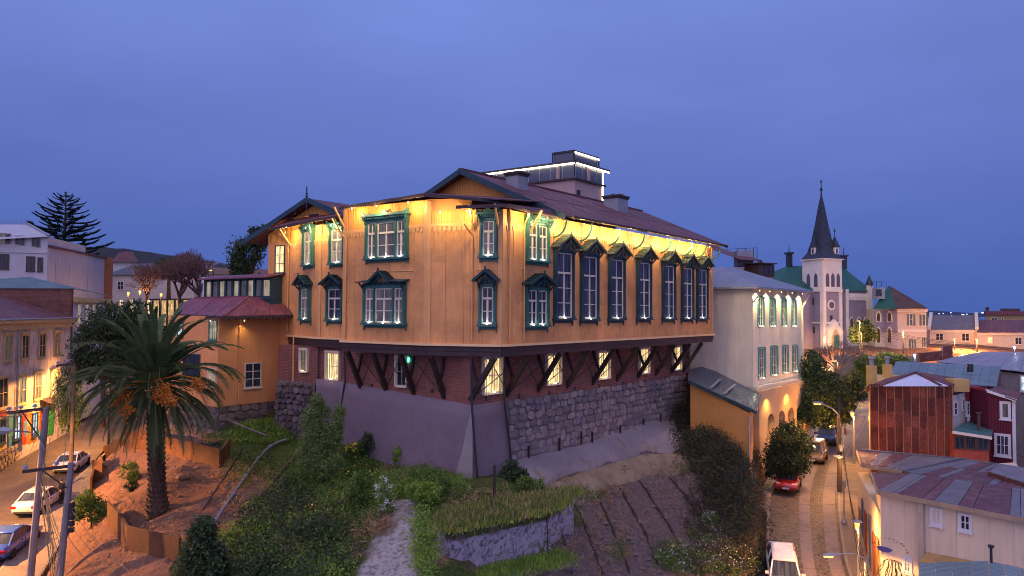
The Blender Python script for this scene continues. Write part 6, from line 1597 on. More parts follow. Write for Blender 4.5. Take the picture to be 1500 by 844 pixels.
# pipes down the hill
def hill_pipe(label, pts, r, m, lift=.25, joints=()):
    ps = []
    for (u0, v0), (u1, v1) in zip(pts, pts[1:]):
        n = max(2, int(math.hypot(u1 - u0, v1 - v0) / 14))
        for i in range(n): ps.append(gpt(u0 + (u1 - u0) * i / n, v0 + (v1 - v0) * i / n) + Vector((0, 0, lift)))
    ps.append(gpt(*pts[-1]) + Vector((0, 0, lift)))
    for _ in range(3):
        for i in range(1, len(ps) - 1): ps[i] = (ps[i - 1] + ps[i] * 2 + ps[i + 1]) / 4
    t = thing('drain_pipe', label, 'pipe', ps[0])
    b = MB(); b.tube(ps, r, 8); b.obj('pipe', m, t, smooth=True)
    for k in joints:
        i = int(k * (len(ps) - 2)); b = MB(); b.tube([ps[i], ps[i].lerp(ps[i + 1], .4)], r * 1.35, 8); b.obj('pipe_collar', m, t)
PIPE = mat('grey_pvc', (.17, .18, .22), .1, rough=.5, bump=.05); OLDPIPE = mat('old_steel_pipe', (.075, .05, .045), .3, rough=.6)
hill_pipe('bent grey plastic drain pipe running down the grassy hill', [(424, 650), (393, 656), (360, 705), (316, 772)], .08, PIPE, .3, (.25, .6, .85))
hill_pipe('dark old pipe lying on the slope right of the grey one', [(436, 668), (412, 696), (372, 748), (326, 800)], .08, OLDPIPE, .2)
hill_pipe('thin dark pipe lying on the soil left of the grey one', [(354, 662), (338, 690), (318, 722), (298, 752)], .07, OLDPIPE, .2)
hill_pipe('pale pipe handrail descending beside the annex foundation', [(284, 613), (330, 634), (362, 650), (392, 660)], .07, mat('tan_pipe', (.16, .12, .10), .2), .9, (.2, .5, .8))
hill_pipe('pale pipe leaning on the rough stone base', [(446, 575), (437, 610), (432, 628)], .06, PIPE, .5)
# scrap beams on the bare slope
for pts, lab in ((((292, 668), (322, 658)), 'black scrap beam on the bare slope, upper'), (((296, 659), (330, 669)), 'black scrap beam on the bare slope, lower')):
    p, q = gpt(*pts[0]) + Vector((0, 0, .35)), gpt(*pts[1]) + Vector((0, 0, .35)); b = MB(); b.bar(p, q, .18); o = b.obj('scrap_beam', DARKMETAL, loc=p); tag(o, lab, 'beam', 'scrap beams')

# concrete block ruin on the shelf
BLK = NT('old_concrete')
def _bk(t):
    P = t.pos(); s, z = t.wall()
    c = t.mix(t.ramp(t.noise(P, 1.3, 6, .65), .35, .65), (.13, .095, .085), (.20, .155, .14))
    pm = t.math('MULTIPLY', t.ramp(t.math('ADD', z, t.math('MULTIPLY', t.noise(P, 1.2, 4), 1.1)), -10.6, -10.3, 0, 1), t.ramp(t.math('ADD', z, t.math('MULTIPLY', t.noise(P, 1.6, 4), .8)), -9.15, -8.95, 1, 0))
    c = t.mix(pm, c, (.34, .31, .36))
    c = t.mix(t.ramp(t.noise(t.vec(t.math('MULTIPLY', s, .9), t.math('MULTIPLY', z, 3.)), 1.1, 6, .7), .48, .6, 0, .85), c, (.085, .065, .055))
    c = t.mix(t.ramp(z, -9.55, -9.05, 0, 1), c, (.06, .06, .03))
    return t.done(c, .95, t.noise(P, 6, 6, .7), .9, spec=.15, bdist=.08)
BLK = _bk(BLK)
def rough_face(fr, x0, x1, z0, z1, off, amp, n, k, m, parent, name, seed):
    b = MB()
    for i in range(n + 1):
        for j in range(k + 1):
            x = x0 + (x1 - x0) * i / n; z = z0 + (z1 - z0) * j / k
            o = off + float(vnoise(x * 2 + seed * 31, z * 2 + 90, .9, seed)) * amp * 2 + float(vnoise(x * 6, z * 6 + 40, .9, seed + 1)) * amp * .8
            b.v.append(tuple(fr.p(x, o, z + (float(vnoise(x * 3, 7 + seed, 1.1, 3)) * .25 if j == k else 0))))
    b.f = [(i * (k + 1) + j, (i + 1) * (k + 1) + j, (i + 1) * (k + 1) + j + 1, i * (k + 1) + j + 1) for i in range(n) for j in range(k)]
    return b.obj(name, m, parent, smooth=True)
k1, k2, k3 = at(655, 772, 30.6), at(802, 742, 34.0), at(643, 762, 32.8)
blk = thing('concrete_block_ruin', 'old weathered concrete block with grassy top below the wall corner', 'ruin', Vector((k1.x, k1.y, -14)))
kf, ks = face(k1, k2), face(k3, k1)
kt = -8.97
rough_face(kf, -.02, kf.L, -14.5, kt, .0, .10, 30, 20, BLK, blk, 'front_face', 3)
rough_face(ks, 0, ks.L + .04, -14.5, kt, 0, .10, 12, 20, BLK, blk, 'side_face', 6)
k4 = face(k2, k2 + Vector((1.4, 3.0, 0))); rough_face(k4, -.02, k4.L, -14.5, kt, 0, .10, 10, 16, BLK, blk, 'side_face', 8)
SOILM = mat('mossy_ledge', (.07, .085, .025), .4, 1.5, rough=.95, bump=.8, bs=8)
b = MB(); b.prism([(p.x, p.y) for p in (k1, k2, k2 + Vector((1.4, 3, 0)), k3 + Vector((3, 3, 0)), k3)], kt - .5, kt - .04); b.obj('top_soil', SOILM, blk)
b = MB(); xx0, zz0 = kf.hit(672, 838); xx1, zz1 = kf.hit(812, 806)
b.box8([kf.p(xx0, -.2, zz0 - 3), kf.p(xx1, -.2, zz1 - 3), kf.p(xx1, 1.2, zz1 - 3), kf.p(xx0, 1.2, zz0 - 3), kf.p(xx0, -.2, zz0), kf.p(xx1, -.2, zz1), kf.p(xx1, 1.1, zz1 - .25), kf.p(xx0, 1.1, zz0 - .25)]); b.obj('lower_ledge', BLK, blk)
LEDGE = (kf, xx0, zz0, xx1, zz1)
for u, v, h, lab in ((724, 733, 1.75, 'tall rusty steel post standing in the grass of the block top'), (667, 696, .9, 'short dark steel post near the battered wall corner')):
    p = gpt(u, v); b = MB(); b.cbox(p + Vector((0, 0, h / 2 - .1)), .14, .14, h); o = b.obj('steel_post', STEEL, loc=p); tag(o, lab, 'post')
# sprayed concrete apron under the rubble wall
SHOT = NT('sprayed_concrete')
def _sh(t):
    P = t.pos()
    c = t.mix(t.ramp(t.noise(P, .45, 6, .6), .35, .65), (.225, .19, .20), (.30, .26, .27))
    c = t.mix(t.ramp(t.noise(P, .9, 5), .56, .66, 0, .7), c, (.20, .15, .11))
    return t.done(c, .95, t.math('ADD', t.noise(P, 2.5, 5), t.noise(P, 18, 4)), .7, spec=.15, bdist=.08)
SHOT = _sh(SHOT)
def apron(name, top, bot, m, lift, n=40, k=8):
    b = MB()
    def along(pts, s):
        ls = [0]
        for p, q in zip(pts, pts[1:]): ls.append(ls[-1] + (q - p).length)
        d = s * ls[-1]
        for i in range(len(pts) - 1):
            if d <= ls[i + 1] + 1e-6: return pts[i].lerp(pts[i + 1], (d - ls[i]) / (ls[i + 1] - ls[i]))
    for i in range(n + 1):
        a, c = along(top, i / n), along(bot, i / n)
        for j in range(k + 1):
            p = a.lerp(c, j / k); bul = .12 * math.sin(math.pi * j / k)
            z = max(p.z, ground(p.x, p.y) + .06) if 0 < j else p.z
            b.v.append((p.x, p.y, z + bul + lift + .12 * float(vnoise(p.x * 2, p.y * 2, 1.5, 4)) - (.5 if j == k else 0)))
    b.f = [(i * (k + 1) + j, i * (k + 1) + j + 1, (i + 1) * (k + 1) + j + 1, (i + 1) * (k + 1) + j) for i in range(n) for j in range(k)]
    w = k + 1
    for col in ([i for i in range(w)], [n * w + i for i in range(w)]):
        q0 = len(b.v); b.v += [(b.v[i][0], b.v[i][1], b.v[i][2] - 1.4) for i in col]
        b.f += [(col[j], col[j + 1], q0 + j + 1, q0 + j) for j in range(w - 1)]
    o = b.obj(name, m, smooth=True, kind='structure'); return o
GLo = lambda u, v: (lambda xz: GL.p(xz[0], .1, xz[1]))(GL.hit(u, v, .1))
apron('sprayed_concrete_slope', [GLo(749, 678), GLo(800, 664), GLo(850, 652), GLo(905, 634), GLo(950, 617), GLo(985, 618)], [gpt(784, 716), gpt(840, 696), gpt(886, 682), gpt(940, 668), gpt(1004, 664)], SHOT, .1)
TAN = mat('tan_shotcrete', (.25, .19, .13), .3, .8, rough=.95, bump=.7, bs=8, dirt=(.12, .09, .06), dirts=1.2)
apron('lower_sprayed_band', [gpt(798, 716), gpt(840, 698), gpt(886, 684), gpt(940, 670), gpt(1004, 666)], [gpt(806, 752), gpt(850, 733), gpt(900, 714), gpt(950, 700), gpt(1012, 690)], TAN, .05)

def seam(pts, k):
    ps = []
    for (u0, v0), (u1, v1) in zip(pts, pts[1:]):
        for i in range(8): ps.append(gpt(u0 + (u1 - u0) * i / 8, v0 + (v1 - v0) * i / 8) + Vector((rnd.uniform(-.05, .05), 0, .015)))
    b = MB(); b.tube(ps, [.05 + .04 * ((i * 7) % 3) for i in range(len(ps))], 5); o = b.obj('netting_seam', mat('netting_seam', (.05, .035, .03), .4, 3., rough=1.) if k == 0 else bpy.data.materials['netting_seam'], kind='structure')
for k, pts in enumerate((((872, 722), (900, 782), (926, 850)), ((936, 706), (985, 780), (1010, 830)), ((812, 752), (826, 796), (838, 850)), ((980, 700), (1020, 750), (1040, 790)), ((842, 738), (866, 796), (884, 850)), ((905, 712), (944, 782), (966, 836)))): seam(pts, k)
rr = random.Random(16); rk2 = MB()
for _ in range(150):
    p = gpt(rr.uniform(815, 1020), rr.uniform(715, 840)); s_ = rr.choice((.05, .07, .1, .14, .2)); rk2.lathe(p, [(s_ * .7, -s_ * .3), (s_ * 1.1, s_ * .1), (s_ * .5, s_ * .5)], 6)
rk2.obj('slope_rubble', mat('slope_rubble', (.16, .12, .115), .4, 3., rough=.95), kind='stuff')
# ------------------------------------------------------------------ plants
def leafmat(name, c1, c2, c3=None, trans=.25):
    t = NT(name); P = t.pos()
    n = t.noise(P, 1.4, 3); k = t.noise(P, 7., 2); c1 = mul(c1, 1.75); c2 = mul(c2, 1.75); c3 = mul(c3, 1.7) if c3 else None
    c = t.mix(t.ramp(n, .35, .65), c1, c2)
    c = t.mix(t.ramp(k, .5, .7, 0, .6), c, c3 or mul(c2, 1.5))
    r = t.n('ObjectInfo').outputs['Random']; c = t.n('VectorMath', c, operation='SCALE', Scale=t.ramp(r, 0, 1, .85, 1.15)).outputs[0]
    d = t.n('BsdfPrincipled'); t.put(d.inputs['Base Color'], c); d.inputs['Roughness'].default_value = .65; d.inputs['Specular IOR Level'].default_value = .25
    tr = t.n('BsdfTranslucent', c); m = t.n('MixShader', trans, d.outputs[0], tr.outputs[0])
    o = t.n('OutputMaterial'); t.t.links.new(m.outputs[0], o.inputs[0]); return t.m
L_DARK = leafmat('dark_leaves', (.018, .032, .016), (.035, .055, .022), (.05, .07, .025))
L_MID = leafmat('green_leaves', (.042, .08, .016), (.075, .125, .026), (.12, .155, .03))
L_BRIGHT = leafmat('bright_leaves', (.07, .135, .02), (.13, .20, .03), (.18, .21, .04))
L_FEATH = leafmat('feathery_leaves', (.07, .115, .03), (.115, .16, .045), (.15, .18, .055))
L_DRY = leafmat('dry_straw', (.16, .10, .055), (.25, .17, .09), (.30, .22, .12))
L_IVY = leafmat('dark_creeper', (.030, .026, .020), (.045, .042, .022), (.085, .055, .04))
L_GRASS = leafmat('grass_blades', (.11, .15, .025), (.20, .21, .04), (.27, .23, .06))
L_WHITE = leafmat('white_blossom', (.32, .32, .30), (.37, .37, .35), (.4, .4, .38), .1)
L_YELLOW = leafmat('yellow_blossom', (.55, .36, .02), (.6, .45, .04), (.65, .5, .08), .1)
L_PALM = leafmat('palm_leaflets', (.034, .054, .021), (.055, .078, .028), (.08, .098, .034), .15)
L_PINE = leafmat('pine_needles', (.007, .013, .010), (.012, .02, .013), None, .05)
BARK = mat('bark', (.085, .055, .04), .35, 3., rough=.95, bump=.8, bs=14)
BAREBARK = mat('bare_bark', (.16, .09, .075), .3, 3., rough=.95, bump=.6, bs=14)
nr = np.random.default_rng(11)
def leaf_arrays(C, size, flat=.0, aspect=.55, up=None, rg=nr):
    """rhombus leaves at points C"""
    n = len(C); s = size * rg.uniform(.6, 1.35, (n, 1))
    a = rg.normal(size=(n, 3)); a[:, 2] *= 1 - flat
    if up is not None: a = a * (1 - up) + np.array([0, 0, -1.]) * up
    a /= np.linalg.norm(a, axis=1, keepdims=True) + 1e-9
    b = np.cross(a, rg.normal(size=(n, 3))); b /= np.linalg.norm(b, axis=1, keepdims=True) + 1e-9
    V = np.stack([C - a * s * .5, C + b * s * aspect * .5, C + a * s * .5, C - b * s * aspect * .5], 1).reshape(-1, 3)
    return V
def quads_mesh(name, V, m):
    n = len(V) // 4; me = bpy.data.meshes.new(name)
    me.vertices.add(n * 4); me.vertices.foreach_set('co', np.asarray(V, np.float32).ravel())
    me.loops.add(n * 4); me.loops.foreach_set('vertex_index', np.arange(n * 4, dtype=np.int32))
    me.polygons.add(n); me.polygons.foreach_set('loop_start', np.arange(0, n * 4, 4, dtype=np.int32)); me.polygons.foreach_set('loop_total', np.full(n, 4, np.int32))
    me.materials.append(m); me.update(calc_edges=True); return me
def blob_pts(blobs, n, hollow=.55, rg=nr):
    """points in clumps spread over ellipsoid blobs (c, r)"""
    w = np.array([b[1][0] * b[1][1] * b[1][2] for b in blobs]) ** .7; w /= w.sum(); out = []
    for (c, r), k in zip(blobs, (w * n).astype(int) + 1):
        nc = max(4, k // 26)
        d = rg.normal(size=(nc, 3)); d /= np.linalg.norm(d, axis=1, keepdims=True)
        cc = d * (rg.uniform(hollow, 1.05, (nc, 1)))
        idx = rg.integers(0, nc, k); p = cc[idx] + rg.normal(size=(k, 3)) * .17
        out.append(np.array(c) + p * np.array(r))
    return np.concatenate(out)
def crown_mesh(blobs, n, size, m, name='crown', **kw): return quads_mesh(name, leaf_arrays(blob_pts(blobs, n), size, **kw), m)
def limbs(b, base, top_r, blobs, r0, n=6, seed=0):
    rr = random.Random(seed); base = Vector(base)
    zc = min(c[2] - r[2] * .3 for c, r in blobs)
    fork = Vector((base.x + rr.uniform(-.1, .1), base.y, base.z + max(.4, (zc - base.z) * .8)))
    b.tube([base - Vector((0, 0, .3)), base.lerp(fork, .5) + Vector((rr.uniform(-.08, .08), 0, 0)), fork], [r0 * 1.25, r0, r0 * .85], 8)
    for c, r in blobs:
        c = Vector(c); m = fork.lerp(c, .55) + Vector((rr.uniform(-.2, .2), rr.uniform(-.2, .2), -.1 * r[2]))
        b.tube([fork, m, c], [r0 * .6, r0 * .38, r0 * .12], 6)
        for k in range(n // 2):
            e = c + Vector((rr.uniform(-1, 1) * r[0], rr.uniform(-1, 1) * r[1], rr.uniform(-.2, .9) * r[2])) * .8
            b.tube([m, m.lerp(e, .6), e], [r0 * .3, r0 * .18, r0 * .05], 4)
def tree(name, label, base, blobs, n, size, lm, r0=.14, cat='tree', bark=BARK, group=None, seed=1, extra=None, **kw):
    t = thing(name, label, cat, base, group); B = Vector(base)
    b = MB(); limbs(b, base, 0, blobs, r0, seed=seed); b.obj('trunk', bark, t, smooth=True)
    me = crown_mesh([((c[0] - B.x, c[1] - B.y, c[2] - B.z), r) for c, r in blobs], n, size, lm, **kw)
    link('crown', me, t)
    if extra:
        m2, n2, s2 = extra; link('blossom', quads_mesh('blossom', leaf_arrays(blob_pts([((c[0] - B.x, c[1] - B.y, c[2] - B.z), tuple(np.array(r) * 1.04)) for c, r in blobs], n2, .9), s2, aspect=.9), m2), t)
    return t
def px_blobs(d, *bl):
    """blobs given as pixel centre, pixel half sizes and a depth offset"""
    out = []
    for u, v, ru, rv, dy in bl:
        p = at(u, v, d + dy); k = (d + dy) / F_PX; out.append(((p.x, p.y, p.z), (ru * k, max(ru, rv) * k * .8, rv * k)))
    return out
# trees by the right street
def road_pt(rib, u, y):
    z = ribbon_at(rib, y)[3]; return Vector((ray(u, 600).x * y, y, z + .12))
tree('street_tree', 'big bushy street tree lit yellow from below beside the cream wing', Vector((25.3, 72.5, -13.8)),
     px_blobs(72, (1190, 545, 20, 26, 0), (1200, 580, 30, 28, -1), (1228, 583, 22, 24, 1), (1186, 605, 20, 20, -2), (1215, 612, 26, 16, -1), (1192, 528, 12, 14, 1), (1236, 602, 14, 16, 1), (1176, 570, 14, 20, 0), (1210, 560, 18, 18, 0), (1178, 590, 14, 18, -1), (1243, 592, 10, 16, 0)), 19000, .26, L_DARK, .17, seed=2)
tree('street_tree', 'small dark round tree on the pavement right above the red car', Vector((ray(1149, 700).x * 59.5, 59.5, -13.8)),
     px_blobs(59, (1150, 650, 24, 22, 0), (1172, 652, 18, 18, -.5), (1140, 672, 20, 20, 0), (1165, 678, 20, 18, -.5), (1157, 632, 16, 16, .3), (1135, 690, 14, 12, 0)), 13000, .2, L_DARK, .09, seed=3)
tree('church_tree', 'dense dark tree lit orange in front of the church nave', Vector((ray(1262, 510).x * 131, 131, -7)), px_blobs(131, (1258, 492, 14, 14, 0), (1270, 488, 12, 12, 0), (1263, 478, 10, 9, 0)), 3500, .5, L_DARK, .25, seed=4)
tree('bank_shrub', 'olive shrub on the bank under the church railing, left of two', Vector((ray(1272, 540).x * 112, 112, -11)), px_blobs(112, (1270, 535, 16, 14, 0), (1285, 545, 14, 12, 0), (1262, 552, 12, 14, 0)), 3500, .4, L_MID, .1, cat='shrub', seed=5)
tree('bank_shrub', 'olive shrub on the bank under the church railing, right of two', Vector((ray(1300, 530).x * 116, 116, -9)), px_blobs(116, (1296, 527, 16, 10, 0), (1316, 528, 14, 8, 0)), 3000, .4, L_FEATH, .1, cat='shrub', seed=6)
tree('bank_shrub', 'dark shrub between the street tree and the bare bush', Vector((ray(1250, 570).x * 104, 104, -13.5)), px_blobs(104, (1248, 560, 14, 16, 0), (1256, 572, 12, 14, 0)), 2500, .36, L_DARK, .1, cat='shrub', seed=7)
# bare twiggy trees
def bare_tree(label, base, h, spread, r0, seed, m=BAREBARK, depth=5, lean=0., name='bare_tree', cat='tree', n0=5):
    rr = random.Random(seed); t = thing(name, label, cat, base); b = MB(); tw = MB()
    def grow(p, d, l, r, k):
        e = p + d * l; mid = p + d * l * .5 + Vector((rr.uniform(-1, 1), rr.uniform(-1, 1), 0)) * l * .06
        (b if k > 2 else tw).tube([p, mid, e], [r, r * .85, r * .7], 6 if k > 2 else 3, cap=False)
        if k == 0: return
        for _ in range(rr.choice((3, 3, 4)) if k < depth else n0):
            nd = (d + Vector((rr.uniform(-1, 1), rr.uniform(-1, 1), rr.uniform(-.35, .75))) * spread).normalized(); grow(e, nd, l * rr.uniform(.62, .82), r * .62, k - 1)
    grow(Vector(base) - Vector((0, 0, .3)), Vector((lean, 0, 1)).normalized(), h * .3, r0, depth)
    b.obj('trunk', m, t, smooth=True); tw.obj('twigs', BAREBARK if name == 'bare_tree' else m, t); return t
bare_tree('bare knotty tree with thick dark trunk behind the pavilion', at(262, 462, 104), 9.6, .95, .34, 6, mat('dark_bark', (.075, .048, .05), .3, 3., rough=.95, bump=.6, bs=14), 6)
bare_tree('bare spreading tree just left of the white arched house', at(291, 458, 100), 9., .95, .3, 8, bpy.data.materials['dark_bark'], 6)
bare_tree('thin bare reddish tree in front of the slate roofed house', at(214, 462, 108), 8.2, .9, .22, 12, BAREBARK, 6)
bare_tree('bare grey twiggy bush lit by the street lamp below the church', at(1228, 562, 108), 7.5, 1.1, .2, 21, mat('pale_twigs', (.26, .19, .16), .3, 3.), 5, name='bare_bush', cat='bush', n0=7)
tree('round_tree', 'round topped dark evergreen behind the bare trees', at(247, 440, 118), px_blobs(118, (247, 392, 20, 12, 0), (240, 398, 14, 10, 0), (258, 398, 14, 10, 0)), 4000, .4, L_DARK, .3, seed=9)
tree('hillside_tree', 'dark leafy tree rising behind the left gable', at(362, 470, 75), px_blobs(75, (360, 372, 22, 22, 0), (352, 395, 16, 20, 0), (380, 350, 16, 16, 0), (384, 335, 8, 8, 0)), 6500, .28, L_DARK, .3, seed=10)
tree('broadleaf_tree', 'big dark glossy tree behind the palm at the street edge', at(150, 620, 60), px_blobs(60, (160, 475, 34, 28, 0), (140, 505, 34, 30, 0), (190, 500, 28, 32, 1), (125, 535, 22, 24, 0), (165, 535, 30, 24, 0), (200, 460, 18, 18, 1)), 15000, .24, L_DARK, .2, seed=11)
tree('pepper_tree', 'drooping thin leaved tree hanging over the street in front of the mural house', at(104, 668, 64), px_blobs(64, (98, 560, 13, 24, 0), (108, 590, 14, 32, 0), (92, 590, 10, 30, 0), (100, 618, 12, 20, 0)), 5200, .3, L_FEATH, .1, seed=12, aspect=.22, up=.75)

# Norfolk pine
def norfolk():
    d = 135.; base = at(93, 400, d); top = at(97, 280, d)
    t = thing('norfolk_pine', 'tall symmetrical pine with tiered branches silhouetted on the left skyline', 'tree', base)
    b = MB(); b.tube([base - Vector((0, 0, 3)), base.lerp(top, .5), top], [.42, .26, .05], 8); b.obj('trunk', BARK, t)
    rg = np.random.default_rng(5)
    def branch_mesh(k):
        bb = MB(); pts = [Vector((x * 1., 0, z)) for x, z in ((0, 0), (.3, .02), (.6, .03), (.85, .09), (1., .17))]
        bb.tube(pts, [.014, .012, .009, .006, .002], 4)
        n = 230; s = rg.uniform(.22, 1.0, n); z = np.interp(s, [0, .3, .6, .85, 1], [0, .02, .03, .09, .17]); lat = rg.normal(size=n) * .085 * (1.25 - s)
        C = np.stack([s, lat, z + .025 + rg.normal(size=n) * .008], 1)
        a = np.stack([np.full(n, .05), np.sign(lat) * .02 + rg.normal(size=n) * .008, np.full(n, .022) + rg.normal(size=n) * .008], 1)
        w = np.stack([rg.normal(size=n) * .006, rg.normal(size=n) * .008, np.full(n, .009)], 1)
        V = np.stack([C - a, C + w, C + a, C - w], 1).reshape(-1, 3)
        nb = len(bb.v); bb.v += [tuple(p) for p in V]; bb.f += [(nb + 4 * i, nb + 4 * i + 1, nb + 4 * i + 2, nb + 4 * i + 3) for i in range(n)]
        return bb.mesh('branch', L_PINE)
    ms = [branch_mesh(k) for k in range(3)]
    H = top.z - base.z; rr = random.Random(4)
    nw = 15
    for i in range(nw):
        f = i / (nw - 1); z = base.z + H * (.22 + .755 * f); ln = (7.4 * (1 - f) ** .6 + .45)
        for k in range(6):
            a = k * math.pi / 3 + i * .55 + rr.uniform(-.12, .12); l = ln * rr.uniform(.78, 1.08)
            link('branch', rr.choice(ms), t, Matrix.Translation(Vector((base.x + (top.x - base.x) * f, base.y, z)) - base) @ Matrix.Rotation(a, 4, 'Z') @ Matrix.Rotation(R(1 - 13 * f + rr.uniform(-4, 4)), 4, 'Y') @ Matrix.Diagonal((l, l * (.8 + .3 * f), l, 1)))
norfolk()

# date palm
def palm():
    base = gpt(231, 752); crown = at(226, 556, base.y); h = crown.z - base.z
    t = thing('date_palm', 'large date palm with thick rough trunk and hanging orange fruit clusters', 'palm tree', base)
    b = MB(); b.tube([base + Vector((0, 0, z)) + Vector(((crown.x - base.x) * (z / h), 0, 0)) for z in (-.4, .3, 1.2, h * .5, h * .8, h)], [.62, .54, .41, .37, .37, .42], 14); b.obj('trunk', BARK, t, smooth=True)
    b = MB(); n = 0
    for j in range(26):
        z = .1 + j * (h - .1) / 26; rad = np.interp(z, [0, .6, 1.5, h], [.58, .48, .39, .37])
        for k in range(11):
            a = 2 * math.pi * (k + .5 * (j % 2)) / 11 + j * .13; c = base + Vector(((crown.x - base.x) * (z / h) + rad * math.cos(a), rad * math.sin(a), z)); o = Vector((math.cos(a), math.sin(a), 0)); s = Vector((-o.y, o.x, 0))
            w = .12; nb = len(b.v)
            b.v += [tuple(c - s * w - Vector((0, 0, .13))), tuple(c + s * w - Vector((0, 0, .13))), tuple(c + o * .11 + Vector((0, 0, .12)) + s * .06), tuple(c + o * .11 + Vector((0, 0, .12)) - s * .06), tuple(c + Vector((0, 0, .16)))]
            b.f += [(nb, nb + 1, nb + 2, nb + 3), (nb + 3, nb + 2, nb + 4), (nb, nb + 3, nb + 4), (nb + 1, nb + 4, nb + 2)]
    b.obj('leaf_base', mat('leaf_base_scale', (.09, .055, .035), .4, 4., rough=.95, bump=.5), t, kind='stuff')
    def frond(el, L, droop, seed, lf=.5):
        rr = random.Random(seed); pts = []; p = Vector((0, 0, 0)); a = el; N = 14
        for i in range(N + 1):
            pts.append(p.copy()); p = p + Vector((math.cos(a), 0, math.sin(a))) * (L / N); a -= droop * (i / N) ** .8 / N * 1.9
        m = MB(); m.tube(pts, [.05 * (1 - i / N) + .008 for i in range(N + 1)], 4)
        for s in (-1, 1):
            for i in range(58):
                f = .14 + .86 * i / 58; k = min(N - 1, int(f * N)); q = pts[k].lerp(pts[k + 1], f * N - k); tg = (pts[k + 1] - pts[k]).normalized(); nrm = tg.cross(Vector((0, 1, 0)))
                ll = lf * math.sin(math.pi * (.06 + .86 * f)) ** .75 * rr.uniform(.8, 1.12)
                d = (tg * .62 + Vector((0, s, 0)) * .75 - nrm * (-.25) + Vector((0, 0, -.22))).normalized(); w = tg * .028 + Vector((0, 0, .012))
                m.poly(q - w, q + d * ll * .5 - w * .9 - Vector((0, 0, .02)), q + d * ll - Vector((0, 0, .1 * ll)), q + d * ll * .5 + w, q + w)
        return m.mesh('frond', L_PALM)
    rr = random.Random(9); C = crown - base
    specs = [(82, 4.6, .75), (70, 4.9, 1.15), (52, 5.0, 1.55), (30, 5.0, 1.8), (2, 4.5, 1.5), (-22, 4.5, 1.1), (-45, 4.2, .8), (-63, 3.7, .45)]
    for j, (el, L, dr) in enumerate(specs):
        var = [frond(R(el + q), L * s, dr * w, j * 5 + i, (.26, .42, .56, .62, .62, .6, .56, .5)[j]) for i, (q, s, w) in enumerate(((0, 1, 1), (7, .93, 1.15), (-6, 1.05, .9)))]
        n = (8, 13, 18, 20, 20, 20, 18, 14)[j]
        for k in range(n):
            a = 2 * math.pi * (k + .37 * j) / n + rr.uniform(-.2, .2)
            link('frond', rr.choice(var), t, Matrix.Translation(C + Vector((.2 * math.cos(a), .2 * math.sin(a), rr.uniform(-.25, .15) - .04 * j))) @ Matrix.Rotation(a, 4, 'Z') @ Matrix.Rotation(rr.uniform(-.12, .12), 4, 'X'))
    FR = mat('orange_fruit', (.55, .17, .015), .35, 6., rough=.6, bump=.3)
    for u, v, dy in ((241, 572, -2.5), (249, 586, -2.7), (179, 580, -2.2), (185, 602, -2.4), (290, 563, -1.6), (172, 588, -1.8), (234, 580, -2.6)):
        p = at(u, v, base.y + dy); b = MB(); rg = random.Random(int(u)); st = crown + Vector((0, -.3, -.1))
        b.tube([st, st.lerp(p, .6) + Vector((0, 0, .45)), p + Vector((0, 0, .3))], [.05, .04, .03], 5)
        for k in range(70):
            q = p + Vector((rg.gauss(0, .22), rg.gauss(0, .2), rg.gauss(0, .2) - .05)); b.tube([p + Vector((0, 0, .35)), q], [.012, .012], 3, cap=False) if k % 2 else None; s = .05; b.lathe(q, [(.02, -s), (s, 0), (.02, s)], 5)
        b.obj('fruit_cluster', FR, t)
palm()

# named shrubs on the hill
def shrub(label, d0, bl, n, size, lm, r0=.05, name='shrub', extra=None, seed=1, foot=None, **kw):
    g = gpt(*foot); bb = px_blobs(g.y, *bl); return tree(name, label, g, bb, n, size, lm, r0, 'shrub', extra=extra, seed=seed, **kw)
shrub('tall feathery light green tree against the grey retaining wall', 0, ((463, 612, 20, 22, 0), (470, 645, 28, 26, 0), (455, 670, 22, 20, -.5), (482, 680, 22, 18, -.5), (497, 610, 9, 18, .3), (490, 640, 12, 22, 0), (466, 590, 10, 14, 0)), 13000, .15, L_FEATH, .08, 'feathery_tree', foot=(472, 712), aspect=.4, up=.3, seed=3)
shrub('small round bright green sapling in front of the grey wall', 0, ((588, 664, 12, 10, 0), (581, 671, 7, 6, 0), (597, 670, 8, 6, 0)), 1500, .13, L_BRIGHT, .03, 'sapling', foot=(588, 690), seed=4)
shrub('dark shrub leaning on the grey plaster wall', 0, ((538, 650, 11, 14, 0), (532, 660, 8, 8, 0)), 1300, .15, L_DARK, .03, foot=(538, 672), seed=5)
shrub('dark shrub in the corner between plaster and rubble wall', 0, ((752, 688, 15, 14, 0), (742, 696, 10, 8, 0), (765, 694, 10, 8, 0)), 1800, .15, L_DARK, .03, foot=(752, 704), seed=6)
shrub('yellow flowering bush beside the feathery tree', 0, ((510, 662, 12, 12, 0), (522, 655, 10, 9, 0)), 1400, .13, L_MID, .03, extra=(L_YELLOW, 160, .09), foot=(514, 678), seed=7)
shrub('big dark conical bush at the bottom left of the green slope', 0, ((297, 780, 20, 22, 0), (297, 810, 28, 26, 0), (290, 838, 32, 24, 0), (312, 830, 24, 24, 0)), 9000, .17, L_DARK, .06, foot=(297, 862), seed=8)
shrub('orange lit bush beside the street by the curved steel wall', 0, ((128, 735, 18, 16, 0), (140, 748, 16, 14, 0), (118, 750, 12, 12, 0)), 3200, .15, L_MID, .04, foot=(134, 772), seed=9)
shrub('rounded mid green bush on the crest left of the white flowers', 0, ((527, 715, 16, 22, 0), (520, 728, 14, 14, 0), (536, 700, 10, 10, 0)), 3600, .13, L_MID, .04, foot=(527, 748), seed=10)
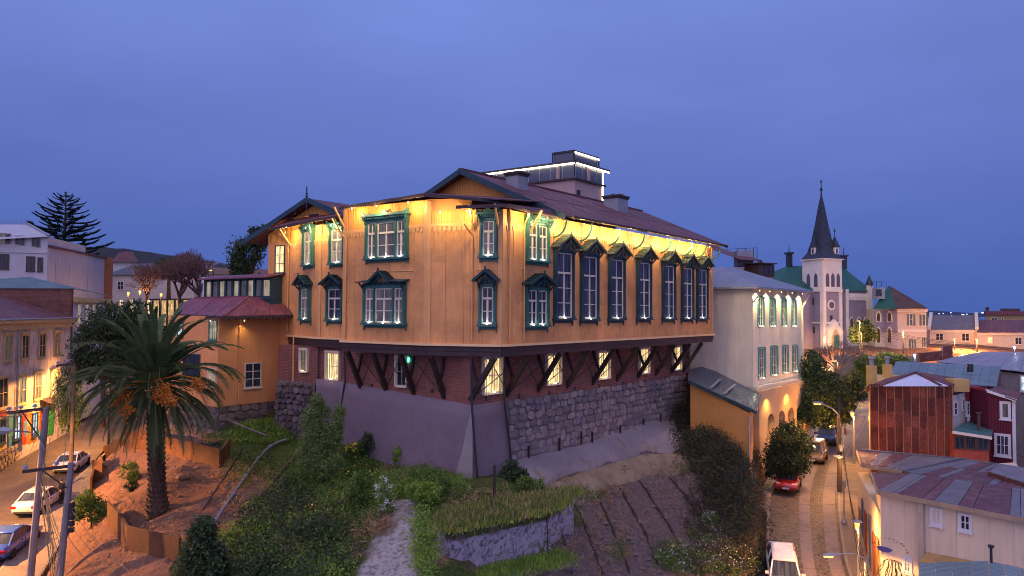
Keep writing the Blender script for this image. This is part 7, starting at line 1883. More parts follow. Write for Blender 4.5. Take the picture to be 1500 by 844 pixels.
shrub('white flowering bush on the crest above the pale rock face', 0, ((562, 715, 11, 14, 0), (565, 735, 11, 14, 0)), 1600, .12, L_BRIGHT, .03, extra=(L_WHITE, 1100, .055), foot=(563, 756), seed=11)
shrub('bright green bush left of the grassy block top', 0, ((612, 718, 18, 14, 0), (628, 722, 16, 12, 0)), 2800, .13, L_BRIGHT, .03, foot=(618, 740), seed=12)
shrub('small dark green bush at the left edge of the block top', 0, ((650, 714, 8, 12, 0),), 900, .12, L_MID, .03, foot=(650, 730), seed=13)
shrub('green bush at the right end of the block top', 0, ((782, 712, 16, 12, 0), (770, 706, 12, 8, 0)), 2000, .12, L_MID, .03, foot=(782, 728), seed=14)
shrub('leafy weed clump on the bare slope above the planter', 0, ((188, 690, 14, 14, 0), (198, 698, 10, 8, 0)), 1500, .12, L_MID, .02, foot=(190, 705), seed=15)
shrub('small shrub at the foot of the orange steel wall', 0, ((193, 712, 9, 8, 0),), 700, .11, L_DARK, .02, foot=(193, 722), seed=16)
shrub('white flowering clump low on the dark creeper slope', 0, ((1040, 762, 10, 12, 0),), 900, .12, L_MID, .02, extra=(L_WHITE, 500, .06), foot=(1040, 776), seed=17)
# --- ground cover nobody could count
def scatter(name, m, spots, size, hgt, aspect=.5, up=None, per=22, spread=.22):
    rg = np.random.default_rng(abs(hash(name)) % 1000 if False else sum(map(ord, name))); out = []
    for u, v, ru, rv, n in spots:
        for _ in range(n):
            a = rg.uniform(0, 6.283); q = math.sqrt(rg.uniform(0, 1)); p = gpt(u + ru * q * math.cos(a), v + rv * q * math.sin(a))
            r = spread * rg.uniform(.6, 1.5)
            C = np.array(p) + rg.normal(size=(per, 3)) * np.array([r, r, hgt * .4]) + np.array([0, 0, hgt * rg.uniform(.2, .7)]); C[:, 2] = np.maximum(C[:, 2], p.z - .05); out.append(C)
    C = np.concatenate(out); o = link(name, quads_mesh(name, leaf_arrays(C, size, aspect=aspect, up=up, rg=rg), m)); o['kind'] = 'stuff'
    return o
scatter('undergrowth', L_DARK, ((430, 815, 100, 42, 230), (400, 765, 50, 35, 110), (470, 780, 40, 30, 70), (430, 735, 35, 30, 80), (350, 830, 60, 20, 90), (380, 690, 30, 20, 24)), .17, .5)
scatter('weeds', L_MID, ((480, 715, 45, 28, 200), (525, 745, 50, 35, 200), (500, 690, 45, 22, 120), (600, 705, 50, 18, 110), (640, 720, 40, 20, 90), (430, 700, 40, 30, 110), (360, 690, 30, 30, 60), (395, 640, 35, 14, 60), (485, 805, 36, 32, 130), (410, 800, 70, 40, 110), (790, 780, 10, 55, 60), (860, 727, 24, 8, 22), (912, 690, 10, 8, 8), (838, 762, 10, 14, 14), (905, 810, 10, 18, 12), (1000, 690, 30, 10, 20)), .14, .38)
scatter('leafy_vines', L_BRIGHT, ((622, 800, 13, 60, 150), (470, 832, 45, 16, 90), (375, 800, 40, 30, 120), (345, 790, 20, 22, 40), (400, 745, 40, 35, 50), (490, 725, 40, 30, 60), (600, 720, 35, 12, 40), (445, 770, 25, 15, 40)), .13, .32)
scatter('dry_grass', L_DRY, ((550, 770, 22, 20, 70), (450, 790, 60, 40, 45), (470, 740, 50, 40, 50), (580, 700, 20, 16, 40), (850, 722, 70, 22, 60), (990, 690, 50, 14, 40), (520, 800, 12, 30, 40), (700, 735, 60, 20, 40), (350, 720, 60, 40, 40), (200, 770, 80, 50, 40), (880, 790, 60, 50, 50), (320, 650, 30, 12, 20)), .34, .28, .1, -.75, 16, .16)
scatter('dark_creeper', L_IVY, ((1012, 612, 30, 36, 300), (1040, 655, 42, 48, 420), (1075, 710, 42, 60, 520), (1098, 780, 30, 66, 420), (1050, 760, 50, 60, 260), (1000, 640, 20, 30, 80), (1060, 830, 60, 20, 120)), .16, .5)
scatter('creeper_leaves', L_DARK, ((1020, 620, 28, 36, 90), (1070, 700, 45, 55, 170), (1100, 770, 26, 60, 140), (1040, 660, 36, 46, 80)), .15, .55)
scatter('white_wildflowers', L_WHITE, ((1010, 825, 45, 18, 70), (1075, 828, 40, 18, 60), (985, 822, 22, 18, 26), (565, 740, 12, 20, 14), (795, 820, 6, 22, 10), (1050, 800, 30, 15, 24)), .075, .5, .9, None, 9, .3)
scatter('flowering_weeds', L_MID, ((1010, 828, 48, 20, 110), (1075, 830, 42, 18, 110), (980, 815, 26, 22, 50), (1040, 790, 30, 20, 40)), .14, .42)
scatter('yellow_wildflowers', L_YELLOW, ((525, 720, 40, 30, 30), (480, 760, 30, 20, 16), (500, 690, 30, 16, 20), (985, 806, 14, 8, 8), (355, 745, 12, 8, 6)), .08, .45, .9, None, 8, .25)
def grass_on(name, pts, m, n, hh):
    rg = np.random.default_rng(31); P = np.array([pts[i] for i in rg.integers(0, len(pts), n)]) + rg.normal(size=(n, 3)) * np.array([.35, .35, .015])
    h = hh * rg.uniform(.5, 1.4, (n, 1)); d = rg.normal(size=(n, 3)) * .35; d[:, 2] = 1; w = rg.normal(size=(n, 3)) * .02; w[:, 2] = 0
    V = np.stack([P - w, P + w, P + d * h + w * .2, P + d * h - w * .2], 1).reshape(-1, 3); o = link(name, quads_mesh(name, V, m)); o['kind'] = 'stuff'
tops = []
for i in range(40):
    for j in range(14):
        a, c = k3.lerp(k2 + Vector((1.2, 2.6, 0)), i / 39) , k1.lerp(k2, i / 39); p = c.lerp(a + Vector((.4, 1.2, 0)), j / 13); tops.append((p.x, p.y, max(kt - .05, ground(p.x, p.y))))
grass_on('grass', tops, L_GRASS, 17000, .15); grass_on('green_grass', tops, L_MID, 9000, .2); grass_on('tall_grass', tops, L_DRY, 900, .34)
led = []
for i in range(30):
    for j in range(4): p = kf.p(xx0 + (xx1 - xx0) * i / 29, .1 + j * .28, zz0 + (zz1 - zz0) * i / 29 - .05 - .06 * j); led.append(tuple(p))
grass_on('ledge_grass', led, L_BRIGHT, 5000, .16)
gr2 = [tuple(gpt(385 + rnd.uniform(-45, 45), 632 + rnd.uniform(-14, 16))) for _ in range(90)] + [tuple(gpt(610 + rnd.uniform(-60, 70), 705 + rnd.uniform(-14, 16))) for _ in range(120)]
grass_on('lawn_grass', gr2, L_BRIGHT, 9000, .24)
# loose stones on the bare slope
rk = MB(); rr = random.Random(6)
for _ in range(170):
    p = gpt(rr.uniform(150, 330), rr.uniform(670, 830)); s = rr.choice((.05, .06, .08, .1, .16)); rk.lathe(p, [(s * .6, -s * .3), (s, s * .1), (s * .5, s * .6)], 5)
rk.obj('loose_stones', mat('slope_stone', (.20, .12, .08), .35, 3., rough=.95), kind='stuff')
for u, v, s, lab in ((268, 700, .45, 'flat broken slab half buried on the palm slope'), (196, 715, .3, 'small boulder casting a shadow left of the palm')):
    p = gpt(u, v); b = MB(); b.lathe(p - Vector((0, 0, .1)), [(s * .9, 0), (s * 1.05, s * .25), (s * .75, s * .55), (s * .2, s * .65)], 7); o = b.obj('boulder', bpy.data.materials['slope_stone'], loc=p); tag(o, lab, 'rock')
# ------------------------------------------------------------------ cars
RUBBER = mat('rubber', (.018, .018, .02), .2, rough=.8, bump=.1); RIM = mat('alloy', (.35, .35, .37), .1, rough=.3, metal=.8)
CARGLASS = glass('car_glass', (.02, .025, .035), .05); HEADL = mat('headlight_lens', (.6, .6, .58), .1, rough=.15); TAIL = mat('tail_lens', (.35, .015, .012), .1, rough=.25)
PLATE = mat('number_plate', (.6, .58, .5), .1, rough=.5); TRIMB = mat('black_trim', (.02, .02, .022), .2, rough=.6)
def paint(name, c, metal=.25):
    t = NT(name); P = t.pos()
    return t.done(t.mix(t.ramp(t.noise(P, .6, 2), .4, .7, 0, .2), c, mul(c, .8)), t.ramp(t.noise(P, .8, 2), .3, .7, .24, .32), metal=metal, spec=.5, Coat_Weight=.6, Coat_Roughness=.1)
def loft(b, secs):
    k = len(secs[0]); n0 = len(b.v)
    for s in secs: b.v += s
    for i in range(len(secs) - 1):
        for j in range(k):
            b.f.append((n0 + i * k + j, n0 + i * k + (j + 1) % k, n0 + (i + 1) * k + (j + 1) % k, n0 + (i + 1) * k + j))
    b.f.append(tuple(n0 + j for j in range(k))[::-1]); b.f.append(tuple(n0 + (len(secs) - 1) * k + j for j in range(k)))
CARS = {'sedan': dict(L=4.5, W=1.76, belt=.93, roof=1.45, bs=[(-2.25, .55, .78), (-2.15, .35, .98), (-1.6, .25, 1.0), (-.9, .2, .95), (.9, .2, .92), (1.3, .2, .9), (1.9, .24, .8), (2.18, .3, .68), (2.26, .4, .58)], cab=(-1.75, -.85, .35, 1.25)),
        'hatch': dict(L=4.1, W=1.74, belt=.95, roof=1.52, bs=[(-2.03, .5, .8), (-1.98, .3, .98), (-1.5, .22, .98), (.8, .2, .93), (1.2, .2, .92), (1.75, .24, .83), (2.0, .3, .72), (2.07, .42, .58)], cab=(-1.95, -1.5, .25, 1.1)),
        'suv': dict(L=4.4, W=1.84, belt=1.05, roof=1.68, bs=[(-2.2, .5, .9), (-2.15, .35, 1.08), (-1.5, .26, 1.08), (.9, .26, 1.04), (1.3, .26, 1.03), (1.9, .3, .96), (2.17, .36, .84), (2.24, .46, .68)], cab=(-2.1, -1.7, .3, 1.15)),
        'van': dict(L=4.5, W=1.86, belt=1.05, roof=1.86, bs=[(-2.25, .45, 1.0), (-2.2, .35, 1.08), (-1.5, .26, 1.08), (1.2, .26, 1.05), (1.6, .28, 1.02), (2.05, .32, .9), (2.22, .4, .75), (2.27, .48, .62)], cab=(-2.2, -2.0, .75, 1.6))}
CARC = {}
def car(kind, pm, loc, heading, label, pitch=0., group='parked cars'):
    if (kind, pm.name) not in CARC:
        c = CARS[kind]; hw = c['W'] / 2; ms = []
        def sec(x, zb, zt, k=1.):
            w = hw * k; h = zt - zb
            return [(x, -w * .86, zb), (x, -w * .97, zb + h * .2), (x, -w, zb + h * .55), (x, -w * .965, zb + h * .84), (x, -w * .86, zt), (x, 0, zt + .035),
                    (x, w * .86, zt), (x, w * .965, zb + h * .84), (x, w, zb + h * .55), (x, w * .97, zb + h * .2), (x, w * .86, zb)]
        b = MB(); n = len(c['bs'])
        loft(b, [sec(x, zb, zt, .86 if i in (0, n - 1) else (.95 if i in (1, n - 2) else 1.)) for i, (x, zb, zt) in enumerate(c['bs'])]); ms.append(('body', b, pm, True))
        a0, a1, a2, a3 = c['cab']; B0, T = c['belt'] - .02, c['roof']; lw, tw = hw * .9, hw * .7
        def cs(x, z, w): return [(x, -w, z), (x, w, z)]
        # glasshouse
        b = MB(); m = (T - B0)
        low = [(a0, -lw, B0), (a3, -lw, B0), (a3, lw, B0), (a0, lw, B0)]; top = [(a1, -tw, T - .06), (a2, -tw, T - .06), (a2, tw, T - .06), (a1, tw, T - .06)]
        b.box8(low + top); ms.append(('windows', b, CARGLASS, False))
        b = MB(); rp = [(a1 - .06, -tw - .02, T - .07), (a2 + .06, -tw - .02, T - .07), (a2 + .06, tw + .02, T - .07), (a1 - .06, tw + .02, T - .07)]
        mid = [(a1 + .0, -tw * .96, T - .01), (a2, -tw * .96, T - .01), (a2, tw * .96, T - .01), (a1, tw * .96, T - .01)]; topr = [(a1 + .25, -tw * .7, T + .02), (a2 - .25, -tw * .7, T + .02), (a2 - .25, tw * .7, T + .02), (a1 + .25, tw * .7, T + .02)]
        n0 = len(b.v); b.v += rp + mid + topr
        for i in range(2):
            for j in range(4): b.f.append((n0 + 4 * i + j, n0 + 4 * i + (j + 1) % 4, n0 + 4 * i + 4 + (j + 1) % 4, n0 + 4 * i + 4 + j))
        b.f.append((n0 + 8, n0 + 9, n0 + 10, n0 + 11)); b.f.append((n0 + 3, n0 + 2, n0 + 1, n0)); ms.append(('roof', b, pm, True))
        for s in (-1, 1):
            b = MB()
            for (x0, x1) in ((a0, a1), (a3, a2), ((a0 + a3) / 2 - .15, (a1 + a2) / 2 - .1)): b.bar((x0, s * lw * 1.005, B0), (x1, s * (tw + .012), T - .05), .08, .05)
            ms.append(('pillars', b, pm, False))
            b = MB(); b.cbox((a3 - .25, s * (hw + .1), B0 + .08), .12, .2, .14); ms.append(('mirror', b, pm, False))
            L2 = c['L'] / 2
            b = MB(); b.box8([(L2 - .3, s * hw * .55, .64), (L2 - .02, s * hw * .5, .64), (L2 - .06, s * hw * .84, .64), (L2 - .42, s * hw * .985, .64), (L2 - .34, s * hw * .55, .84), (L2 - .1, s * hw * .5, .78), (L2 - .14, s * hw * .82, .79), (L2 - .46, s * hw * .97, .86)]); ms.append(('headlight', b, HEADL, False))
            b = MB(); b.cbox((-L2 + .07, s * hw * .76, c['belt'] - .14), .2, hw * .42, .17); ms.append(('taillight', b, TAIL, False))
            b = MB(); b.box(Fr((0, s * (hw + .004), 0), (1, 0, 0), (0, 1, 0)), -.02, 0, -.006, .004, .35, .9); ms.append(('door_seam', b, TRIMB, False))
            b = MB(); b.cbox((-.35, s * hw * 1.0, .8), .16, .05, .04); b2 = b; ms.append(('door_handle', b, TRIMB, False))
        b = MB(); b.cbox((c['L'] / 2 - .04, 0, .5), .1, hw * 1.1, .16); ms.append(('grille', b, TRIMB, False))
        b = MB(); b.cbox((c['L'] / 2 + .02, 0, .44), .03, .5, .13); ms.append(('number_plate', b, PLATE, False))
        b = MB(); b.cbox((-c['L'] / 2 - .0, 0, .66), .05, .5, .13); ms.append(('number_plate', b, PLATE, False))
        b = MB(); b.cbox((-c['L'] / 2 + .05, 0, .42), .12, hw * 1.5, .12); ms.append(('bumper', b, TRIMB, False))
        CARC[(kind, pm.name)] = [(n_, b_.mesh(n_, m_, smooth=s_)) for n_, b_, m_, s_ in ms]
        b = MB(); b.lathe((0, 0, 0), [(.2, -.1), (.31, -.1), (.335, -.06), (.335, .06), (.31, .1), (.2, .1)], 16); ty = b.mesh('tyre', RUBBER)
        b = MB(); b.lathe((0, 0, 0), [(.03, .07), (.08, .09), (.20, .075), (.215, .1), (.215, -.1)], 12); CARC['tyre'] = ty; CARC['rim'] = b.mesh('rim', RIM)
    t = thing('parked_car', label, 'car', loc, group); t.rotation_euler = (0, -pitch, heading)
    for n_, me in CARC[(kind, pm.name)]: link(n_, me, t)
    c = CARS[kind]
    for sx in (-1, 1):
        for sy in (-1, 1):
            w = link('wheel', CARC['tyre'], t, Matrix.Translation((sx * c['L'] * .305, sy * (c['W'] / 2 - .08), .335)) @ Matrix.Rotation(R(-90 * sy), 4, 'X')); link('rim', CARC['rim'], w)
    return t
def road_car(kind, pm, rib, u, y, label, away, dh=0., frac=None):
    r0, r1 = ribbon_at(rib, y - 1.5), ribbon_at(rib, y + 1.5); d = Vector(((r1[0] + r1[1] - r0[0] - r0[1]) / 2, 3., r1[3] - r0[3]))
    h = math.atan2(d.y, d.x); p = math.atan2(d.z, math.hypot(d.x, d.y)); x = ray(u, 640).x * y; z = ribbon_at(rib, y)[3] + .01
    return car(kind, pm, (x, y, z), h + dh + (0 if away else math.pi), label, p if away else -p)
road_car('suv', paint('white_paint', (.62, .60, .62), 0.), RS, 1146, 45.2, 'white car parked on the cobbled street nearest the camera, its windscreen facing us', False)
road_car('hatch', paint('red_paint', (.30, .02, .02)), RS, 1154, 59.2, 'red car parked under the small dark tree', False)
road_car('van', paint('bronze_paint', (.16, .11, .08)), RS, 1194, 70.0, 'bronze van parked between the red car and the dark blue car', False)
road_car('suv', paint('dark_blue_paint', (.03, .04, .10)), RS, 1213, 79.5, 'dark blue car parked behind the bronze van', False)
road_car('hatch', paint('maroon_paint', (.10, .03, .03)), RS, 1236, 99, 'farthest dim car at the top of the cobbled street', False)
road_car('sedan', paint('blue_paint', (.05, .11, .42)), LS, 20, 45.5, 'blue sedan parked at the left edge, red tail lights towards us', True, -.08)
road_car('sedan', bpy.data.materials['white_paint'], LS, 62, 52.6, 'white sedan parked ahead of the blue sedan beside a standing person', True, -.06)
road_car('sedan', bpy.data.materials['white_paint'], LS, 107, 62.5, 'white car farther up the left street behind the utility pole', True, -.05)

# ------------------------------------------------------------------ the person on the left pavement
def skin_mesh(name, verts, edges, radii, m, root=0, sub=2):
    me = bpy.data.meshes.new(name); me.from_pydata(verts, edges, []); o = bpy.data.objects.new(name, me)
    COL.objects.link(o); md = o.modifiers.new('skin', 'SKIN'); o.modifiers.new('sub', 'SUBSURF').levels = sub; o.modifiers['sub'].render_levels = sub
    if not me.skin_vertices: 
        bpy.context.view_layer.objects.active = o
    for i, r in enumerate(radii): me.skin_vertices[0].data[i].radius = (r, r) if not isinstance(r, tuple) else r
    me.skin_vertices[0].data[root].use_root = True
    md.use_smooth_shade = True; me.materials.append(m); return o
def person():
    base = Vector((ray(89, 742).x * 53.2, 53.2, ribbon_at(LS, 53.2)[3] + .12))
    t = thing('person', 'person in dark jacket and trousers standing on the pavement beside the white car', 'person', base)
    SK = mat('skin', (.42, .24, .16), .1, rough=.6); CL = mat('dark_jacket', (.03, .03, .04), .3, rough=.9); TR_ = mat('black_trousers', (.018, .018, .024), .3, rough=.9); HR = mat('dark_hair', (.03, .02, .015), .3, rough=.7); SH = mat('dark_shoes', (.02, .016, .015), rough=.6)
    V = [(0, 0, .95), (0, 0, 1.12), (0, .01, 1.32), (0, .01, 1.43), (0, -.01, 1.52), (0, -.02, 1.60), (0, -.02, 1.70),
         (-.17, 0, 1.39), (-.24, -.02, 1.14), (-.22, -.16, .98), (-.21, -.24, .94), (.17, 0, 1.39), (.25, .02, 1.13), (.24, -.02, .88), (.24, -.05, .80),
         (-.09, 0, .9), (-.10, -.02, .50), (-.10, .02, .09), (-.10, -.13, .04), (.09, 0, .9), (.11, .03, .50), (.11, .08, .09), (.12, -.06, .04)]
    E = [(0, 1), (1, 2), (2, 3), (3, 4), (4, 5), (5, 6), (3, 7), (7, 8), (8, 9), (9, 10), (3, 11), (11, 12), (12, 13), (13, 14), (0, 15), (15, 16), (16, 17), (17, 18), (0, 19), (19, 20), (20, 21), (21, 22)]
    Rr = [(.15, .10), (.15, .10), (.16, .11), .08, .05, (.075, .09), (.06, .07), .06, .045, .035, .028, .06, .045, .035, .028, .085, .06, .042, .035, .085, .06, .042, .035]
    def child(o): o.parent = t; reg(o, t); return o
    child(skin_mesh('body', V, E, Rr, SK))
    tv = [0, 1, 2, 3, 7, 8, 9, 11, 12, 13]; mp = {k: i for i, k in enumerate(tv)}
    up = lambda r, k: tuple(x * k + .012 for x in r) if isinstance(r, tuple) else r * k + .012
    child(skin_mesh('jacket', [V[k] for k in tv], [(mp[a], mp[c]) for a, c in E if a in mp and c in mp], [up(Rr[k], 1.1) for k in tv], CL))
    tv = [0, 15, 16, 17, 19, 20, 21]; mp = {k: i for i, k in enumerate(tv)}
    child(skin_mesh('trousers', [V[k] for k in tv], [(mp[a], mp[c]) for a, c in E if a in mp and c in mp], [up(Rr[k], 1.08) for k in tv], TR_))
    for x, y in ((-.10, -.06), (.115, .01)):
        b = MB(); b.tube([(x, y + .1, .05), (x, y, .06), (x, y - .11, .04)], [.05, .055, .035], 8); me = b.mesh('shoe', SH, smooth=True); link('shoe', me, t)
    b = MB(); b.lathe((0, .0, 1.60), [(.088, .0), (.098, .05), (.085, .105), (.045, .14), (.01, .15)], 10); link('hair', b.mesh('hair', HR, smooth=True), t)
    hb = MB()
    for hx, hy, hz, dd in ((-.21, -.24, .94, Vector((0, -.9, -.35))), (.24, -.05, .80, Vector((0, -.25, -1)))):
        for k in range(5):
            o = Vector((hx + (k - 2) * .016, hy, hz)); dv = (dd + Vector(((k - 2) * .1, 0, 0))).normalized(); L_ = (.06, .075, .08, .075, .055)[k]
            hb.tube([o, o + dv * L_ * .6, o + dv * L_ + Vector((0, .012, -.01))], [.009, .008, .006], 5)
    link('fingers', hb.mesh('fingers', SK, smooth=True), t)
    b = MB()
    for s in (-1, 1): b.lathe((s * .032, -.112, 1.635), [(.004, -.008), (.011, 0), (.004, .008)], 6)
    link('eyes', b.mesh('eyes', HR), t)
    t.rotation_euler.z = 1.2
person()

# ------------------------------------------------------------------ poles, wires, lamps
POLE = mat('concrete_pole', (.22, .20, .21), .2, 1.5, rough=.9, bump=.25, streak=.2); WPOLE = mat('wooden_pole', (.16, .11, .075), .3, 2., rough=.9, bump=.4, streak=.3); PORC = mat('porcelain', (.22, .26, .42), .1, rough=.3)
WIRE = mat('black_cable', (.02, .018, .018), rough=.7)
def wire(p, q, sag, r=.014, n=10):
    p, q = Vector(p), Vector(q); return [p.lerp(q, i / n) - Vector((0, 0, sag * 4 * (i / n) * (1 - i / n))) for i in range(n + 1)]
def utility_pole(label, top, bottom, r, arm, m, ins, braces=True):
    t = thing('utility_pole', label, 'utility pole', bottom, 'utility poles')
    b = MB(); b.tube([bottom, top], [r * 1.25, r], 8); b.obj('pole', m, t)
    if arm:
        a0, a1 = arm; b = MB(); b.bar(a0, a1, .14, .16); b.obj('crossarm', BEAM, t)
        if braces:
            b = MB(); mid = a0.lerp(a1, .35); ax = bottom.lerp(top, .82); b.bar(mid, ax + Vector((0, -.15, 0)), .06); b.obj('brace', DARKMETAL, t)
        for k in ins:
            p = a0.lerp(a1, k); b = MB(); b.lathe(p + Vector((0, 0, .06)), [(.03, 0), (.03, .08), (.13, .1), (.10, .17), (.13, .19), (.05, .27)], 8); b.obj('insulator', PORC, t)
    return t
T1, B1 = at(68, 597, 41.5), at(42, 870, 41.2)
p1 = utility_pole('concrete utility pole with crossarm and lamp arm, left of the two nearest', T1, B1, .16, (at(10, 605, 41.0), at(73, 598, 41.6)), POLE, (.05, .32, .65))
T2, B2 = at(104.5, 678, 39.0), at(84, 880, 38.6)
p2 = utility_pole('concrete utility pole with slanting crossarm, right of the two nearest', T2, B2, .16, (at(33, 691, 38.4), at(109, 682, 39.1)), POLE, (.05, .65))
utility_pole('slim wooden utility pole farther up beside the white car', at(109, 535, 58.5), at(103, 712, 58.0), .13, (at(82, 536, 58), at(110, 532, 58.6)), WPOLE, (.1, .6))
b = MB()
for k in range(5): b.lathe(B2.lerp(T2, .62) + Vector((.32, -.05, -.9 + k * .32)), [(.1, 0), (.16, .05), (.16, .24), (.1, .28)], 8)
b.obj('meter_boxes', DARKMETAL, p2, kind='stuff')
# lamp on its arm
b = MB(); b.tube([at(66, 660, 41.3), at(58, 640, 41.1), at(44, 633, 40.6), at(18, 631, 39.6)], [.06, .05, .045, .04], 6); b.obj('lamp_arm', GREYMETAL, p1)
hd = at(6, 630.5, 39.2)
b = MB(); b.lathe((0, 0, 0), [(.02, -.5), (.13, -.38), (.2, 0), (.13, .38), (.03, .5)], 8); me = b.mesh('lamp_head', GREYMETAL); link('lamp_head', me, p1, Matrix.Translation(hd - WL[p1]) @ Matrix.Rotation(R(90), 4, 'Y') @ Matrix.Rotation(.2, 4, 'X'))
b = MB(); b.cbox(hd - Vector((.05, 0, .14)), .5, .22, .07); b.obj('lamp_lens', GREYMETAL, p1)
# service cables
wires = MB(); rr = random.Random(8)
for k in range(11):
    p = B1.lerp(T1, rr.uniform(.55, .8)); q = B2.lerp(T2, rr.uniform(-.1, .45)); wires.tube(wire(p + Vector((.1, -.1, 0)), q, rr.uniform(.1, .5)), .02, 4, False)
for k in range(4): wires.tube(wire(at(10 + 20 * k, 603 - k, 41.2), at(-60, 560 + 12 * k, 30), .4), .018, 4, False)
for k in range(3): wires.tube(wire(at(33 + 30 * k, 689 - 3 * k, 38.6), at(85 + 10 * k, 536, 58), .5), .016, 4, False)
for k in range(4): wires.tube(wire(T1 + Vector((0, 0, -.6 - .3 * k)), at(109, 545 + 4 * k, 58.4), .5), .018, 4, False)
for k in range(3): wires.tube(wire(B2.lerp(T2, .5 + .1 * k), gpt(150 + 20 * k, 838), .3), .018, 4, False)
for k in range(3): wires.tube(wire(B2.lerp(T2, .3 + .1 * k), at(70 - 25 * k, 900, 36), .2), .018, 4, False)
o = wires.obj('service_cables', mat('service_cable', (.30, .22, .10), .3, rough=.8), kind='stuff')  # lamp light on the cables put into this yellow-brown colour

def lamp_post(label, foot, head, arm=None, kind='arm', e=900, col=SOD, group='sodium street lamps', m=DARKMETAL, r=.06, lm=None, name='street_lamp', hs=1.):
    t = thing(name, label, 'street lamp', foot, group); lm = lm or SODIUM
    if kind == 'arm':
        b = MB(); top = Vector((foot.x, foot.y, head.z - .15)); b.tube([foot, top], [r * 1.3, r], 7); b.obj('post', m, t)
        b = MB(); b.tube([top, top.lerp(head, .35) + Vector((0, 0, .22)), head + Vector((0, 0, .06))], r * .6, 6); b.obj('lamp_arm', m, t)
        d = (head - top); d.z = 0; d.normalize()
        b = MB(); n = d.cross(Vector((0, 0, 1)))
        b.box8([tuple(head + d * x + n * y + Vector((0, 0, z))) for x, y, z in ((-.35, -.12, 0), (.35, -.1, 0), (.35, .1, 0), (-.35, .12, 0), (-.3, -.06, .14), (.2, -.05, .1), (.2, .05, .1), (-.3, .06, .14))]); b.obj('lamp_head', GREYMETAL, t)
        b = MB(); b.box8([tuple(head + d * x * hs + n * y * hs + Vector((0, 0, z))) for x, y, z in ((-.18, -.07, -.1), (.26, -.07, -.08), (.26, .07, -.08), (-.18, .07, -.1), (-.22, -.1, -.004), (.32, -.09, -.004), (.32, .09, -.004), (-.22, .1, -.004))]); b.obj('lamp_lens', lm, t)
        if e: spot(head - Vector((0, 0, .14)), head - Vector((0, 0, 5)), e * 1.6, col, 174, .12, .1, 'street_light')
    else:
        b = MB(); b.tube([foot, Vector((foot.x, foot.y, head.z - .2))], [r * 1.5, r], 7); b.obj('post', m, t)
        b = MB(); b.lathe(head, [(.09, -.2), (.13, -.15), (.17, .12), (.15, .18)], 8); b.obj('lamp_glass', lm, t)
        b = MB(); b.lathe(head, [(.34 if kind == 'cap' else .2, .19), (.12, .3), (.03, .4)], 8); b.obj('lamp_cap', GREYMETAL, t)
        if e: point(head + Vector((0, -.32, -.1)), e, col, .14, 'street_light')
    return t
def road_z(y): return ribbon_at(RS, y)[3] + .1
f = road_pt(RS, 1229, 57.8)
t = thing('utility_pole', 'dark wooden pole by the right street carrying a lit lamp arm', 'utility pole', f, 'utility poles')
top = at(1228.5, 584, 57.8); b = MB(); b.tube([f, top], [.2, .15], 8); b.obj('pole', mat('tarred_pole', (.045, .035, .035), .3, 2., rough=.9, bump=.3), t)
hd = at(1200, 591.5, 57.3); b = MB(); b.tube([at(1228, 607, 57.7), at(1220, 599, 57.6), at(1208, 593, 57.4), hd], .05, 6); b.obj('lamp_arm', GREYMETAL, t)
b = MB(); b.cbox(hd + Vector((-.1, 0, .08)), .75, .26, .12); b.obj('lamp_head', GREYMETAL, t); b = MB(); b.cbox(hd + Vector((-.15, 0, -.02)), .5, .2, .08); b.obj('lamp_lens', SODIUM, t)
spot(hd - Vector((.1, 0, .1)), hd - Vector((-.5, 0, 5)), 1350, SOD, 150, .35, .12, 'street_light')
b = MB(); q = at(1229, 669, 57.3); b.lathe(q, [(.05, .12), (.42, .03), (.4, 0), (.1, -.04)], 10); b.cyl(q, q + Vector((0, .5, -.1)), .04, n=5); b.obj('lamp_shade', GREYMETAL, t); b = MB(); b.lathe(q, [(.1, -.12), (.14, -.06), (.1, -.05)], 8); b.obj('lamp_bulb', SODIUM, t); point(q - Vector((-.15, .75, .3)), 330, SOD, .1, 'street_light')
b = MB(); b.cbox(f + Vector((.05, -.25, 3.4)), .3, .2, .5); b.obj('junction_box', GREYMETAL, t)
lamp_post('lit lantern post beside the rusted house', Vector((ray(1251, 677).x * 68, 68, -13.75)), at(1248.5, 607, 68), kind='cap', e=1000, m=GREYMETAL)
lamp_post('lit lantern with wide cap beside the beige building', Vector((ray(1257, 800).x * 44.4, 44.4, -16.4)), at(1255, 769, 44.4), kind='cap', e=380, m=GREYMETAL)
hd = at(1214, 814, 40.0); lamp_post('lit lamp head on a long arm at the bottom of the right street', Vector((at(1268, 840, 40).x, 40, -17.3)), hd, e=1500, m=GREYMETAL)
f = road_pt(RS, 1235, 52.0); b = MB(); b.cyl(f, f + Vector((0, 0, 2.9)), .05, n=6); b.lathe(f, [(.2, 0), (.16, .12), (.06, .35)], 8); b.cbox(f + Vector((0, -.05, 2.7)), .24, .05, .5); o = b.obj('sign_post', GREYMETAL, loc=f); tag(o, 'thin grey sign post on the pavement below the dark wooden pole', 'sign post')
f = Vector((ray(1238, 630).x * 86, 86, -13.85)); b = MB(); b.cbox(f + Vector((0, 0, .03)), .42, .42, .06); b.lathe(f, [(.17, .06), (.05, .72)], 8); o = b.obj('traffic_cone', mat('orange_plastic', (.5, .10, .02), .1, rough=.5), loc=f); tag(o, 'orange traffic cone standing near the dark wooden pole', 'traffic cone')
